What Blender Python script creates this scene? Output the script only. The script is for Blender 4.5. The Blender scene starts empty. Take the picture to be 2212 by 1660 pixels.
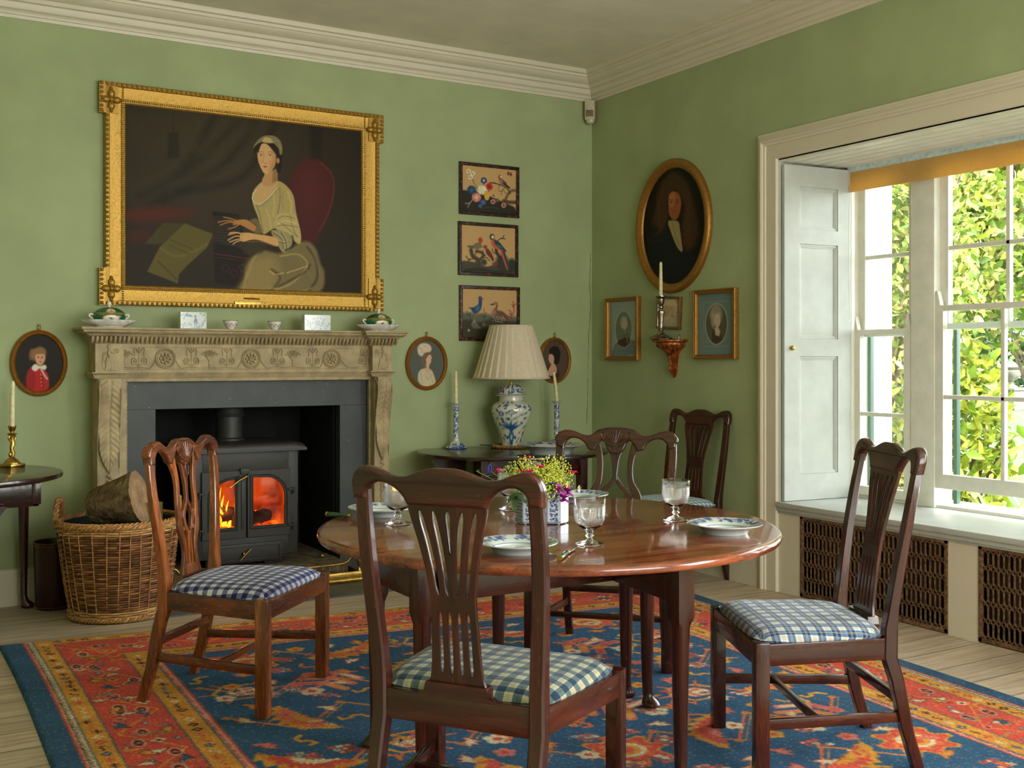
import bpy, bmesh, math, random
import numpy as np
from mathutils import Vector, Matrix, noise
PI = math.pi
rnd = random.Random(7)
SC = bpy.context.scene
COL = SC.collection

# ------------------------------------------------------------------ camera
FPX, CX, HY, EYE = 2367.0, 1106.0, 778.0, 1.27
YAW = math.atan((1106+305)/FPX)
cd = bpy.data.cameras.new('camera'); cam = bpy.data.objects.new('camera', cd); COL.objects.link(cam)
cam.location = (0, 0, EYE); cam.rotation_euler = (PI/2, 0, -YAW)
cd.sensor_width = 36; cd.lens = FPX/2212*36; cd.shift_y = (HY-830)/2212; cd.clip_start = .05; cd.clip_end = 300
SC.camera = cam
# ------------------------------------------------------------------ world, sun, added fill lights
SC.view_settings.view_transform = 'Standard'; SC.view_settings.look = 'None'
SC.view_settings.gamma = 1; SC.view_settings.use_curve_mapping = False
SC.view_settings.exposure = 0.9
w = bpy.data.worlds.new('world'); SC.world = w; w.use_nodes = True
bg = w.node_tree.nodes['Background']; bg.inputs[0].default_value = (.93, .97, 1, 1); bg.inputs[1].default_value = 8.5
sd = bpy.data.lights.new('sun', 'SUN'); sd.energy = 9; sd.angle = .02; sd.color = (1, .93, .78)
so = bpy.data.objects.new('sun', sd); COL.objects.link(so)
so.rotation_euler = Vector((.12, 1, -1.25)).to_track_quat('-Z', 'Y').to_euler()
def area(name, loc, direction, sx, sy, energy, color):
    l = bpy.data.lights.new(name, 'AREA'); l.shape = 'RECTANGLE'; l.size = sx; l.size_y = sy; l.energy = energy; l.color = color
    o = bpy.data.objects.new(name, l); COL.objects.link(o); o.location = loc
    o.rotation_euler = Vector(direction).to_track_quat('-Z', 'Z').to_euler(); return o
area('fill_light_rear', (2.3, -1.52, 1.75), (0, 1, .1), 2.2, 2.1, 82, (1, 1, 1))  # added interior fill lamp behind the camera; the rear wall has no opening
area('fill_light_side', (4.26, -.15, 1.7), (-1, .1, -.1), 1.7, 1.9, 88, (1, 1, 1))  # second added fill lamp, out of view against the closed right wall

# ------------------------------------------------------------------ projection helpers (pixel of the photo -> point on a real plane)
FX, FY, RX, RY = math.sin(YAW), math.cos(YAW), math.cos(YAW), -math.sin(YAW)
def ray(u, v):
    r = (u-CX)/FPX
    return FX+r*RX, FY+r*RY, (HY-v)/FPX
def onY(u, v, y): d = ray(u, v); t = y/d[1]; return (d[0]*t, y, EYE+d[2]*t)
def onX(u, v, x): d = ray(u, v); t = x/d[0]; return (x, d[1]*t, EYE+d[2]*t)
def onZ(u, v, z): d = ray(u, v); t = (z-EYE)/d[2]; return (d[0]*t, d[1]*t, z)
YB, XR, ZC = 6.19, 4.33, 3.215       # back wall, right wall, ceiling

# ------------------------------------------------------------------ colours and materials
def lin(c):
    out = []
    for v in c[:3]:
        v = v/255
        out.append(v/12.92 if v <= .04045 else ((v+.055)/1.055)**2.4)
    return tuple(out)+(1,)
class NT:
    def __init__(s, name):
        s.m = bpy.data.materials.new(name); s.m.use_nodes = True; s.t = s.m.node_tree; s.b = s.t.nodes['Principled BSDF']
        s.out = s.t.nodes['Material Output']
    def n(s, ty, ins=None, **kw):
        nd = s.t.nodes.new('ShaderNode'+ty)
        for k, v in kw.items(): setattr(nd, k, v)
        for k, v in (ins or {}).items(): s.set(nd, k, v)
        return nd
    def set(s, nd, k, v):
        i = nd.inputs[k]
        if hasattr(v, 'is_output') or isinstance(v, bpy.types.NodeSocket): s.t.links.new(v, i)
        else: i.default_value = v
    def coord(s, kind='Object', scale=(1, 1, 1), rot=(0, 0, 0)):
        c = s.n('TexCoord'); mp = s.n('Mapping'); s.t.links.new(c.outputs[kind], mp.inputs[0])
        mp.inputs['Scale'].default_value = scale; mp.inputs['Rotation'].default_value = rot; return mp.outputs[0]
    def noise(s, vec, scale, detail=4, rough=.55, dist=0):
        nd = s.n('TexNoise', {'Vector': vec, 'Scale': scale, 'Detail': detail, 'Roughness': rough, 'Distortion': dist}); return nd.outputs[0]
    def ramp(s, fac, stops):
        r = s.n('ValToRGB', {0: fac}); e = r.color_ramp.elements
        while len(e) < len(stops): e.new(.5)
        for el, (p, c) in zip(e, stops): el.position = p; el.color = c if len(c) == 4 else lin(c)
        return r.outputs[0]
    def mix(s, f, a, b, mode='MIX'):
        x = s.n('MixRGB', {0: f, 1: a, 2: b}); x.blend_type = mode; return x.outputs[0]
    def math(s, op, a, b=0.0, c=None):
        x = s.n('Math', {0: a, 1: b}); x.operation = op
        if c is not None: s.set(x, 2, c)
        return x.outputs[0]
    def bump(s, h, strength=.3, dist=.01):
        b = s.n('Bump', {'Height': h, 'Strength': strength, 'Distance': dist}); s.t.links.new(b.outputs[0], s.b.inputs['Normal'])
    def p(s, **kw):
        for k, v in kw.items(): s.set(s.b, k.replace('_', ' '), v)
        return s
def plain(name, c, rough=.5, metal=0, nscale=40, var=.06, bump=.1, bdist=.002, **kw):
    t = NT(name); v = t.coord(); nz = t.noise(v, nscale)
    a = lin([x*(1-var*2) for x in c]); b = lin([min(255, x*(1+var)) for x in c])
    t.p(Base_Color=t.ramp(nz, [(.3, a), (.7, b)]), Roughness=rough, Metallic=metal); t.p(**kw)
    if bump: t.bump(nz, bump, bdist)
    return t.m
def wood(name, dark, light, axis='z', rough=.28, coat=.3, fine=1.0):
    t = NT(name); sc = {'x': (1.2, 14, 14), 'y': (14, 1.2, 14), 'z': (14, 14, 1.2)}[axis]
    v = t.coord(scale=sc); n1 = t.noise(v, 1.6*fine, 4, .5, .5); v2 = t.coord(scale=tuple(q*5 for q in sc)); n2 = t.noise(v2, 2.5, 3)
    f = t.math('ADD', t.math('MULTIPLY', n1, .7), t.math('MULTIPLY', n2, .3))
    t.p(Base_Color=t.ramp(f, [(.36, lin(dark)), (.52, lin([(a+b)/2 for a, b in zip(dark, light)])), (.66, lin(light))]), Roughness=t.math('ADD', t.math('MULTIPLY', n2, .18), rough-.09))
    t.p(Coat_Weight=coat, Coat_Roughness=.07); t.bump(n2, .025, .001); return t.m
def vcol(name, rough=.5, bump=0, bscale=200, coat=0, spec=.5, metal=0, bdist=.002):
    t = NT(name); a = t.n('VertexColor'); a.layer_name = 'Col'
    t.p(Base_Color=a.outputs[0], Roughness=rough, Metallic=metal, Coat_Weight=coat, Coat_Roughness=.08, Specular_IOR_Level=spec)
    if bump: t.bump(t.noise(t.coord(), bscale, 3), bump, bdist)
    return t.m
M = {}
M['wall'] = plain('green_wall_paint', (163, 175, 132), .75, nscale=3, var=.025, bump=.25, bdist=.004, Specular_IOR_Level=.25)
M['trim'] = plain('cream_trim_paint', (214, 205, 184), .45, nscale=8, var=.006, bump=0)
M['ceiling'] = plain('ceiling_paint', (228, 222, 202), .8, nscale=4, var=.02, bump=.05)
M['shutter'] = plain('white_shutter_paint', (186, 190, 184), .42, nscale=10, var=.02, bump=.08)
M['sash'] = plain('white_sash_paint', (226, 224, 210), .4, nscale=12, var=.02, bump=.05)
M['stone'] = plain('drab_mantel_paint', (172, 154, 116), .62, nscale=14, var=.07, bump=.2)
M['black'] = plain('black_stove_iron', (44, 44, 41), .5, nscale=90, var=.08, bump=.15, Metallic=0)
M['soot'] = plain('sooty_brick', (16, 15, 14), .9, nscale=12, var=.3, bump=.6, bdist=.01)
M['brass'] = plain('aged_brass', (200, 160, 80), .3, 1, nscale=30, var=.1, bump=.05)
M['silver'] = plain('tarnished_silver', (150, 140, 122), .28, 1, nscale=40, var=.25, bump=.1)
M['iron'] = plain('rusty_iron_grille', (122, 92, 66), .6, .3, nscale=60, var=.25, bump=.3)
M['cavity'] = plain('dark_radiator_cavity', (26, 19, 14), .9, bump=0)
M['radiator'] = plain('dusty_radiator_iron', (84, 62, 46), .7, bump=.1)
M['mahog'] = wood('dark_mahogany', (34, 12, 7), (76, 30, 17), 'z', .24, .3)
M['mahog_x'] = wood('dark_mahogany_rail', (36, 13, 8), (82, 33, 19), 'x', .24, .3)
M['mahog_y'] = wood('dark_mahogany_side_rail', (36, 13, 8), (84, 34, 19), 'y', .24, .3)
M['walnut'] = wood('golden_mahogany', (74, 34, 12), (168, 92, 36), 'z', .25, .4)
M['walnut_x'] = wood('golden_mahogany_rail', (62, 28, 12), (140, 74, 32), 'x', .25, .4)
M['walnut_y'] = wood('golden_mahogany_side_rail', (60, 24, 11), (128, 62, 28), 'y', .25, .4)
M['tabletop'] = wood('polished_tabletop', (78, 34, 18), (152, 80, 46), 'x', .2, .6)
M['darktable'] = wood('dark_side_table_wood', (28, 14, 9), (62, 34, 22), 'x', .24, .4)
M['candle'] = plain('ivory_wax', (232, 218, 170), .4, bump=0, Subsurface_Weight=.2)
M['wick'] = plain('charred_wick', (30, 24, 20), .9, bump=0)
M['china'] = plain('white_glazed_china', (225, 222, 212), .15, bump=0, Coat_Weight=.5)
M['rope'] = plain('straw_rope', (170, 128, 72), .8, nscale=120, var=.2, bump=.4)
M['leather'] = plain('oxblood_leather', (48, 16, 14), .35, nscale=60, var=.15, bump=.2)
M['navycloth'] = plain('dark_blue_lining', (22, 30, 44), .8, bump=.1)
M['bluegrey'] = plain('bluish_lit_blind_rail', (206, 226, 226), .5, bump=0)  # bluish light falling on the pale rail is put into its colour
M['outside_white'] = plain('white_limewash', (206, 202, 190), .9, nscale=20, var=.04, bump=.3)
M['green_paint'] = plain('green_exterior_paint', (16, 58, 36), .5, bump=0)
M['urnstone'] = plain('pale_garden_stone', (112, 108, 96), .9, nscale=10, var=.1, bump=.2)
M['plastic'] = plain('cream_plastic', (200, 188, 160), .4, bump=0)
M['plastic_dark'] = plain('grey_sensor_lens', (120, 110, 92), .3, bump=0)
M['black_lacquer'] = plain('black_frame_lacquer', (26, 18, 14), .3, nscale=30, var=.1, bump=.1)
M['gilt_bracket'] = plain('worn_gilt_wood', (150, 82, 34), .4, .5, nscale=50, var=.3, bump=.2)
M['redwood'] = wood('worn_frame_wood', (80, 50, 24), (130, 88, 44), 'z')
M['greenhandle'] = plain('green_stained_handle', (22, 66, 40), .25, bump=0, Coat_Weight=.5)
M['steel'] = plain('worn_knife_steel', (190, 188, 180), .25, 1, bump=.05)
def gold(name, c, r=.34):
    t = NT(name); v = t.coord(); nz = t.noise(v, 90, 3); n2 = t.noise(v, 260, 3)
    t.p(Base_Color=t.ramp(nz, [(.25, lin([q*.8 for q in c])), (.5, lin(c)), (.8, lin([min(255, q*1.08) for q in c]))]), Metallic=.7, Roughness=t.math('ADD', t.math('MULTIPLY', n2, .25), r-.1))
    t.bump(n2, .35, .002); return t.m
M['gold'] = gold('gilded_carving', (176, 138, 62), .4)
M['gold_dark'] = gold('aged_gilding', (160, 114, 50), .4)
def slate(name, c):
    t = NT(name); v = t.coord(); nz = t.noise(v, 5, 6, .6); sc = t.noise(t.coord(scale=(1, 1, 1)), 28, 2)
    base = t.ramp(nz, [(.3, lin([q*.82 for q in c])), (.7, lin([q*1.15 for q in c]))])
    t.p(Base_Color=base, Roughness=.5); t.bump(nz, .1, .003); return t.m
M['slate'] = slate('honed_slate', (54, 60, 60)); M['slate_floor'] = slate('hearth_slate', (78, 84, 88))
def floorm():
    t = NT('scrubbed_floorboards'); v = t.coord()
    br = t.n('TexBrick', {'Vector': v, 'Scale': 1.0, 'Mortar Size': .0022, 'Brick Width': 4.3, 'Row Height': .185, 'Mortar Smooth': .1})
    br.offset = .37; br.inputs['Color1'].default_value = (.35, .35, .35, 1); br.inputs['Color2'].default_value = (.65, .65, .65, 1); br.inputs['Mortar'].default_value = (0, 0, 0, 1)
    g = t.noise(t.coord(scale=(1, 12, 1)), 3.2, 6, .6, .5)
    c = t.ramp(g, [(.3, (160, 140, 116)), (.7, (206, 188, 162))])
    c2 = t.mix(.35, c, br.outputs[0], 'OVERLAY'); c3 = t.mix(br.outputs[1], c2, lin((52, 40, 28)))
    t.p(Base_Color=c3, Roughness=.55); t.bump(t.math('SUBTRACT', g, t.math('MULTIPLY', br.outputs[1], 2)), .15, .004); return t.m
M['floor'] = floorm()
def fabric(name, p, dark, mid, light, kind='gingham', line=None):
    t = NT(name); uv = t.n('UVMap'); uv.uv_map = 'UVMap'; sp = t.n('SeparateXYZ', {0: uv.outputs[0]})
    def band(sock, period, lo, hi, off=0):
        f = t.math('FRACT', t.math('ADD', t.math('DIVIDE', sock, period), off+50))
        return t.math('MULTIPLY', t.math('GREATER_THAN', f, lo), t.math('LESS_THAN', f, hi))
    a = band(sp.outputs[0], p, 0, .5); b = band(sp.outputs[1], p, 0, .5)
    s = t.math('MULTIPLY', t.math('ADD', a, b), .5)
    c = t.mix(s, lin(light), lin(dark))
    c = t.mix(t.math('LESS_THAN', t.math('ABSOLUTE', t.math('SUBTRACT', s, .5)), .1), c, lin(mid))
    if kind != 'gingham':
        l1 = lin(line); dk = lin(dark)
        for so_ in (0, 1):
            for (lo, hi, cc) in (((.70, .715, dk), (.78, .795, dk), (.22, .24, l1), (.28, .295, l1), (.6, .612, dk)) if kind == 'plaid' else ((.2, .22, l1), (.28, .30, l1), (.66, .675, dk), (.74, .755, dk), (.82, .835, dk))):
                c = t.mix(t.math('MULTIPLY', band(sp.outputs[so_], p, lo, hi), .75), c, cc)
    wv = t.noise(t.coord('UV', (700, 700, 1)), 1, 2)
    wr = t.noise(t.coord(), 9, 4, .6)
    c = t.mix(.18, c, t.ramp(wv, [(.3, (.3, .3, .3, 1)), (.7, (.7, .7, .7, 1))]), 'OVERLAY')
    t.p(Base_Color=c, Roughness=.85, Sheen_Weight=.2, Specular_IOR_Level=.2); t.bump(t.math('ADD', wr, t.math('MULTIPLY', wv, .06)), .5, .012); return t.m
M['fab_navy'] = fabric('navy_gingham', .042, (28, 34, 86), (108, 112, 160), (212, 212, 214))
M['fab_plaid'] = fabric('blue_green_plaid', .046, (20, 48, 74), (84, 104, 108), (178, 172, 140), 'plaid', (30, 60, 70))
M['fab_blue'] = fabric('blue_yellow_line_plaid', .048, (24, 58, 104), (92, 116, 148), (206, 202, 186), 'plaid2', (206, 196, 120))
M['fab_light'] = fabric('light_blue_gingham', .036, (60, 104, 132), (128, 158, 172), (210, 214, 206))
def glassm(name):
    t = NT(name); t.p(Base_Color=(1, 1, 1, 1), Roughness=.0, Transmission_Weight=1, IOR=1.48); return t
M['glass'] = glassm('clear_glass').m
g = glassm('cut_glass'); uv = g.n('UVMap'); uv.uv_map = 'UVMap'; sp = g.n('SeparateXYZ', {0: uv.outputs[0]})
d1 = g.math('PINGPONG', g.math('ADD', g.math('MULTIPLY', sp.outputs[0], 34.0), g.math('MULTIPLY', sp.outputs[1], 170.0)), .5)
d2 = g.math('PINGPONG', g.math('SUBTRACT', g.math('MULTIPLY', sp.outputs[0], 34.0), g.math('MULTIPLY', sp.outputs[1], 170.0)), .5)
msk = g.math('MULTIPLY', g.math('GREATER_THAN', sp.outputs[1], .062), g.math('LESS_THAN', sp.outputs[1], .114))
g.bump(g.math('MULTIPLY', g.math('ADD', d1, d2), msk), .35, .003); M['cutglass'] = g.m
def pane(nm='window_glass', k=.8):
    t = NT(nm); t.t.nodes.remove(t.b)
    gl = t.n('BsdfGlossy', {'Roughness': .02}); tr = t.n('BsdfTransparent', {'Color': (.97, .99, .98, 1)}); fr = t.n('Fresnel', {'IOR': 1.45})
    mx = t.n('MixShader', {0: t.math('MULTIPLY', fr.outputs[0], k)}); t.t.links.new(tr.outputs[0], mx.inputs[1]); t.t.links.new(gl.outputs[0], mx.inputs[2])
    t.t.links.new(mx.outputs[0], t.out.inputs[0]); return t.m
M['pane'] = pane()
M['picglass'] = pane('picture_glass', .25)
def stoveglass():
    t = NT('stove_door_glass'); t.t.nodes.remove(t.b)
    gl = t.n('BsdfGlossy', {'Roughness': .05}); tr = t.n('BsdfTransparent', {'Color': (.82, .66, .5, 1)})
    mx = t.n('MixShader', {0: .09}); t.t.links.new(tr.outputs[0], mx.inputs[1]); t.t.links.new(gl.outputs[0], mx.inputs[2]); t.t.links.new(mx.outputs[0], t.out.inputs[0]); return t.m
M['stoveglass'] = stoveglass()
def shade():
    t = NT('pleated_silk'); v = t.coord(); nz = t.noise(v, 60)
    t.p(Base_Color=t.ramp(nz, [(.3, (226, 212, 186)), (.7, (240, 228, 204))]), Roughness=.7)
    tl = t.n('BsdfTranslucent', {'Color': lin((226, 205, 170))}); mx = t.n('MixShader', {0: .3})
    t.t.links.new(t.b.outputs[0], mx.inputs[1]); t.t.links.new(tl.outputs[0], mx.inputs[2]); t.t.links.new(mx.outputs[0], t.out.inputs[0]); return t.m
M['shade'] = shade()
def blindm():
    t = NT('ochre_blind_cloth'); nz = t.noise(t.coord(), 300, 2)
    t.p(Base_Color=t.ramp(nz, [(.3, (206, 164, 92)), (.7, (232, 194, 122))]), Roughness=.8)
    tl = t.n('BsdfTranslucent', {'Color': lin((240, 200, 110))}); mx = t.n('MixShader', {0: .35})
    t.t.links.new(t.b.outputs[0], mx.inputs[1]); t.t.links.new(tl.outputs[0], mx.inputs[2]); t.t.links.new(mx.outputs[0], t.out.inputs[0]); return t.m
M['blind'] = blindm()
def emis(name, stops, scale, strength):
    t = NT(name); v = t.coord(scale=scale); nz = t.noise(v, 1, 5, .6, .6); c = t.ramp(nz, stops)
    t.p(Base_Color=(0, 0, 0, 1), Emission_Color=c, Emission_Strength=strength, Roughness=.9); return t.m
M['flame'] = emis('flame', [(.3, (255, 120, 16)), (.6, (255, 200, 60))], (30, 30, 12), 3.0)
M['ember'] = emis('glowing_fire_bed', [(.35, (90, 14, 4)), (.5, (235, 84, 14)), (.66, (255, 160, 40))], (14, 14, 9), 1.1)
M['hotbrick'] = emis('glowing_firebrick', [(.35, (120, 34, 12)), (.55, (214, 84, 20)), (.7, (250, 150, 40))], (5, 5, 3.5), 1.0)
M['leaf'] = vcol('leaf_surface', .55); M['petal'] = vcol('petal_surface', .6)
def leafm(name):
    t = NT(name); a = t.n('VertexColor'); a.layer_name = 'Col'
    t.p(Base_Color=a.outputs[0], Roughness=.5)
    tl = t.n('BsdfTranslucent', {'Color': a.outputs[0]}); mx = t.n('MixShader', {0: .35})
    t.t.links.new(t.b.outputs[0], mx.inputs[1]); t.t.links.new(tl.outputs[0], mx.inputs[2]); t.t.links.new(mx.outputs[0], t.out.inputs[0]); return t.m
M['garden_leaf'] = leafm('garden_leaf')
M['bark'] = plain('tree_bark', (92, 76, 58), .9, nscale=20, var=.3, bump=.6, bdist=.01)
M['grass'] = plain('mown_grass', (44, 64, 16), .9, nscale=6, var=.15, bump=.4)
M['stem'] = plain('green_stem', (86, 122, 52), .6, bump=0)
M['twig'] = plain('dark_twig', (66, 36, 34), .7, bump=0)
M['oil'] = vcol('oil_painting', .5, .25, 500, 0, .16, 0, .001)
M['print'] = vcol('paper_print', .8); M['tile'] = vcol('tin_glazed_tile', .18, 0, coat=.4)
M['porcelain'] = vcol('blue_white_porcelain', .16, 0, coat=.6); M['green_china'] = vcol('green_gilt_china', .16, coat=.5)
M['rug'] = vcol('knotted_wool', .95, .9, 330, 0, .1, 0, .006)
M['log'] = vcol('log_bark', .9, .9, 60, 0, .2, 0, .012)
M['wicker'] = vcol('woven_willow', .55, .3, 250, 0, .4, 0, .001)
M['frame_vc'] = vcol('painted_black_frame', .35, .1, 80, .1)

# ------------------------------------------------------------------ mesh builder
class MB:
    def __init__(s): s.v = []; s.f = []; s.c = None
    def add(s, vs, fs, T=None):
        o = len(s.v)
        if T is not None: vs = [tuple(T @ Vector(p)) for p in vs]
        s.v.extend(vs); s.f.extend([tuple(i+o for i in f) for f in fs]); return s
    def box(s, a, b, bev=0, T=None):
        a, b = [min(p, q) for p, q in zip(a, b)], [max(p, q) for p, q in zip(a, b)]
        if bev:
            bm = bmesh.new(); bmesh.ops.create_cube(bm, size=1)
            for v in bm.verts: v.co = Vector([(a[i]+b[i])/2+v.co[i]*(b[i]-a[i]) for i in range(3)])
            bmesh.ops.bevel(bm, geom=bm.edges[:], offset=min(bev, .45*min(b[i]-a[i] for i in range(3))), segments=2, affect='EDGES', profile=.6)
            bm.verts.index_update(); s.add([tuple(v.co) for v in bm.verts], [[v.index for v in f.verts] for f in bm.faces], T); bm.free(); return s
        x0, y0, z0 = a; x1, y1, z1 = b
        return s.add([(x0, y0, z0), (x1, y0, z0), (x1, y1, z0), (x0, y1, z0), (x0, y0, z1), (x1, y0, z1), (x1, y1, z1), (x0, y1, z1)],
                     [(0, 3, 2, 1), (4, 5, 6, 7), (0, 1, 5, 4), (1, 2, 6, 5), (2, 3, 7, 6), (3, 0, 4, 7)], T)
    def loft(s, rings, cap=True, closed=True, T=None):
        n = len(rings[0]); vs = [tuple(p) for r in rings for p in r]; fs = []
        for i in range(len(rings)-1):
            for j in range(n if closed else n-1):
                k = (j+1) % n; fs.append((i*n+j, i*n+k, (i+1)*n+k, (i+1)*n+j))
        if cap: fs.append(tuple(range(n))[::-1]); fs.append(tuple((len(rings)-1)*n+j for j in range(n)))
        return s.add(vs, fs, T)
    def lathe(s, prof, seg=32, o=(0, 0, 0), sx=1, sy=1, T=None, rf=None):
        rings = []
        for r, z in prof:
            r = max(r, 1e-4)
            rings.append([(o[0]+r*(rf(2*PI*j/seg, z) if rf else 1)*math.cos(2*PI*j/seg)*sx, o[1]+r*(rf(2*PI*j/seg, z) if rf else 1)*math.sin(2*PI*j/seg)*sy, o[2]+z) for j in range(seg)])
        return s.loft(rings, True, True, T)
    def tube(s, pts, r, seg=8, cap=True, flat=1, T=None):
        pts = [Vector(p) for p in pts]; rings = []; up = None
        for i, p in enumerate(pts):
            t = (pts[min(i+1, len(pts)-1)]-pts[max(i-1, 0)]).normalized()
            if up is None: up = Vector((0, 0, 1)) if abs(t.z) < .9 else Vector((1, 0, 0))
            a = t.cross(up).normalized(); b = a.cross(t).normalized(); up = b
            rr = r[i] if isinstance(r, (list, tuple)) else r
            rings.append([tuple(p+a*rr*math.cos(2*PI*j/seg)+b*rr*flat*math.sin(2*PI*j/seg)) for j in range(seg)])
        return s.loft(rings, cap, True, T)
    def ball(s, c, r, seg=10, rings=6, T=None):
        rx, ry, rz = r if isinstance(r, (tuple, list)) else (r, r, r)
        R = []
        for i in range(rings+1):
            a = PI*i/rings; q = max(math.sin(a), .001)
            R.append([(c[0]+rx*q*math.cos(2*PI*j/seg), c[1]+ry*q*math.sin(2*PI*j/seg), c[2]-rz*math.cos(a)) for j in range(seg)])
        return s.loft(R, True, True, T)
    def prism(s, poly, fn, t0, t1):
        """poly in 2D, fn(a,b,t)->3D"""
        n = len(poly)
        return s.add([fn(a, b, t0) for a, b in poly]+[fn(a, b, t1) for a, b in poly], [tuple(range(n))[::-1], tuple(range(n, 2*n))]+[(i, (i+1) % n, n+(i+1) % n, n+i) for i in range(n)])
    def build(s, name, mat, parent=None, smooth=40, colors=None, uv=None):
        me = bpy.data.meshes.new(name); me.from_pydata(s.v, [], s.f); me.validate()
        return finish(me, name, mat, parent, smooth, colors, uv)
def finish(me, name, mat, parent=None, smooth=40, colors=None, uv=None, recalc=True):
    if recalc:
        bm = bmesh.new(); bm.from_mesh(me); bmesh.ops.recalc_face_normals(bm, faces=bm.faces[:]); bm.to_mesh(me); bm.free()
    if isinstance(mat, (list, tuple)):
        for m in mat: me.materials.append(m)
    else: me.materials.append(mat)
    if smooth:
        me.polygons.foreach_set('use_smooth', [True]*len(me.polygons)); me.set_sharp_from_angle(angle=math.radians(smooth))
    if colors is not None:
        ca = me.color_attributes.new('Col', 'FLOAT_COLOR', 'POINT'); ca.data.foreach_set('color', np.asarray(colors, dtype=np.float32).ravel())
    if uv is not None:
        ul = me.uv_layers.new(name='UVMap'); li = np.zeros(len(me.loops), dtype=np.int32); me.loops.foreach_get('vertex_index', li)
        ul.data.foreach_set('uv', np.asarray(uv, dtype=np.float32)[li].ravel())
    o = bpy.data.objects.new(name, me); COL.objects.link(o)
    if parent: o.parent = parent
    return o
def tag(o, label, cat=None, group=None, kind=None):
    if label: o['label'] = label
    if cat: o['category'] = cat
    if group: o['group'] = group
    if kind: o['kind'] = kind
    return o
def thing(name, label, cat, loc=(0, 0, 0), rz=0, group=None):
    o = bpy.data.objects.new(name, None); COL.objects.link(o); o.empty_display_size = .05
    o.location = loc; o.rotation_euler = (0, 0, rz); return tag(o, label, cat, group)
def struct(o): o['kind'] = 'structure'; return o
def dup(root, loc, rz=None, label=None, group=None):
    def cp(o, par):
        c = o.copy(); COL.objects.link(c); c.parent = par
        for k in o.children: cp(k, c)
        return c
    c = cp(root, None); c.location = loc
    if rz is not None: c.rotation_euler = (0, 0, rz)
    if label: c['label'] = label
    if group: c['group'] = group
    return c
def cr(pts, n=8, closed=False):
    """Catmull-Rom through points"""
    P_ = [np.array(p, float) for p in pts]; out = []; m = len(P_)
    rng_ = range(m) if closed else range(m-1)
    for i in rng_:
        g = (lambda k: P_[k % m]) if closed else (lambda k: P_[min(max(k, 0), m-1)])
        p0, p1, p2, p3 = g(i-1), g(i), g(i+1), g(i+2)
        for j in range(n):
            t = j/n; out.append(tuple(.5*((2*p1)+(-p0+p2)*t+(2*p0-5*p1+4*p2-p3)*t*t+(-p0+3*p1-3*p2+p3)*t**3)))
    if not closed: out.append(tuple(P_[-1]))
    return out
def plate(loops, thick, bev=.002, br=1):
    """flat plate with holes -> (verts, faces) in (x, y) with thickness along z"""
    cu = bpy.data.curves.new('tmp', 'CURVE'); cu.dimensions = '2D'; cu.fill_mode = 'BOTH'
    cu.extrude = max(thick/2-bev, .0002); cu.bevel_depth = bev; cu.bevel_resolution = br; cu.offset = -bev
    for lp in loops:
        sp_ = cu.splines.new('POLY'); sp_.points.add(len(lp)-1)
        for p_, q in zip(sp_.points, lp): p_.co = (q[0], q[1], 0, 1)
        sp_.use_cyclic_u = True
    o = bpy.data.objects.new('tmp', cu); COL.objects.link(o); dg = bpy.context.evaluated_depsgraph_get(); dg.update()
    me = bpy.data.meshes.new_from_object(o.evaluated_get(dg))
    vs = [tuple(v.co) for v in me.vertices]; fs = [tuple(p.vertices) for p in me.polygons]
    bpy.data.objects.remove(o); bpy.data.curves.remove(cu); bpy.data.meshes.remove(me); return vs, fs

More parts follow.
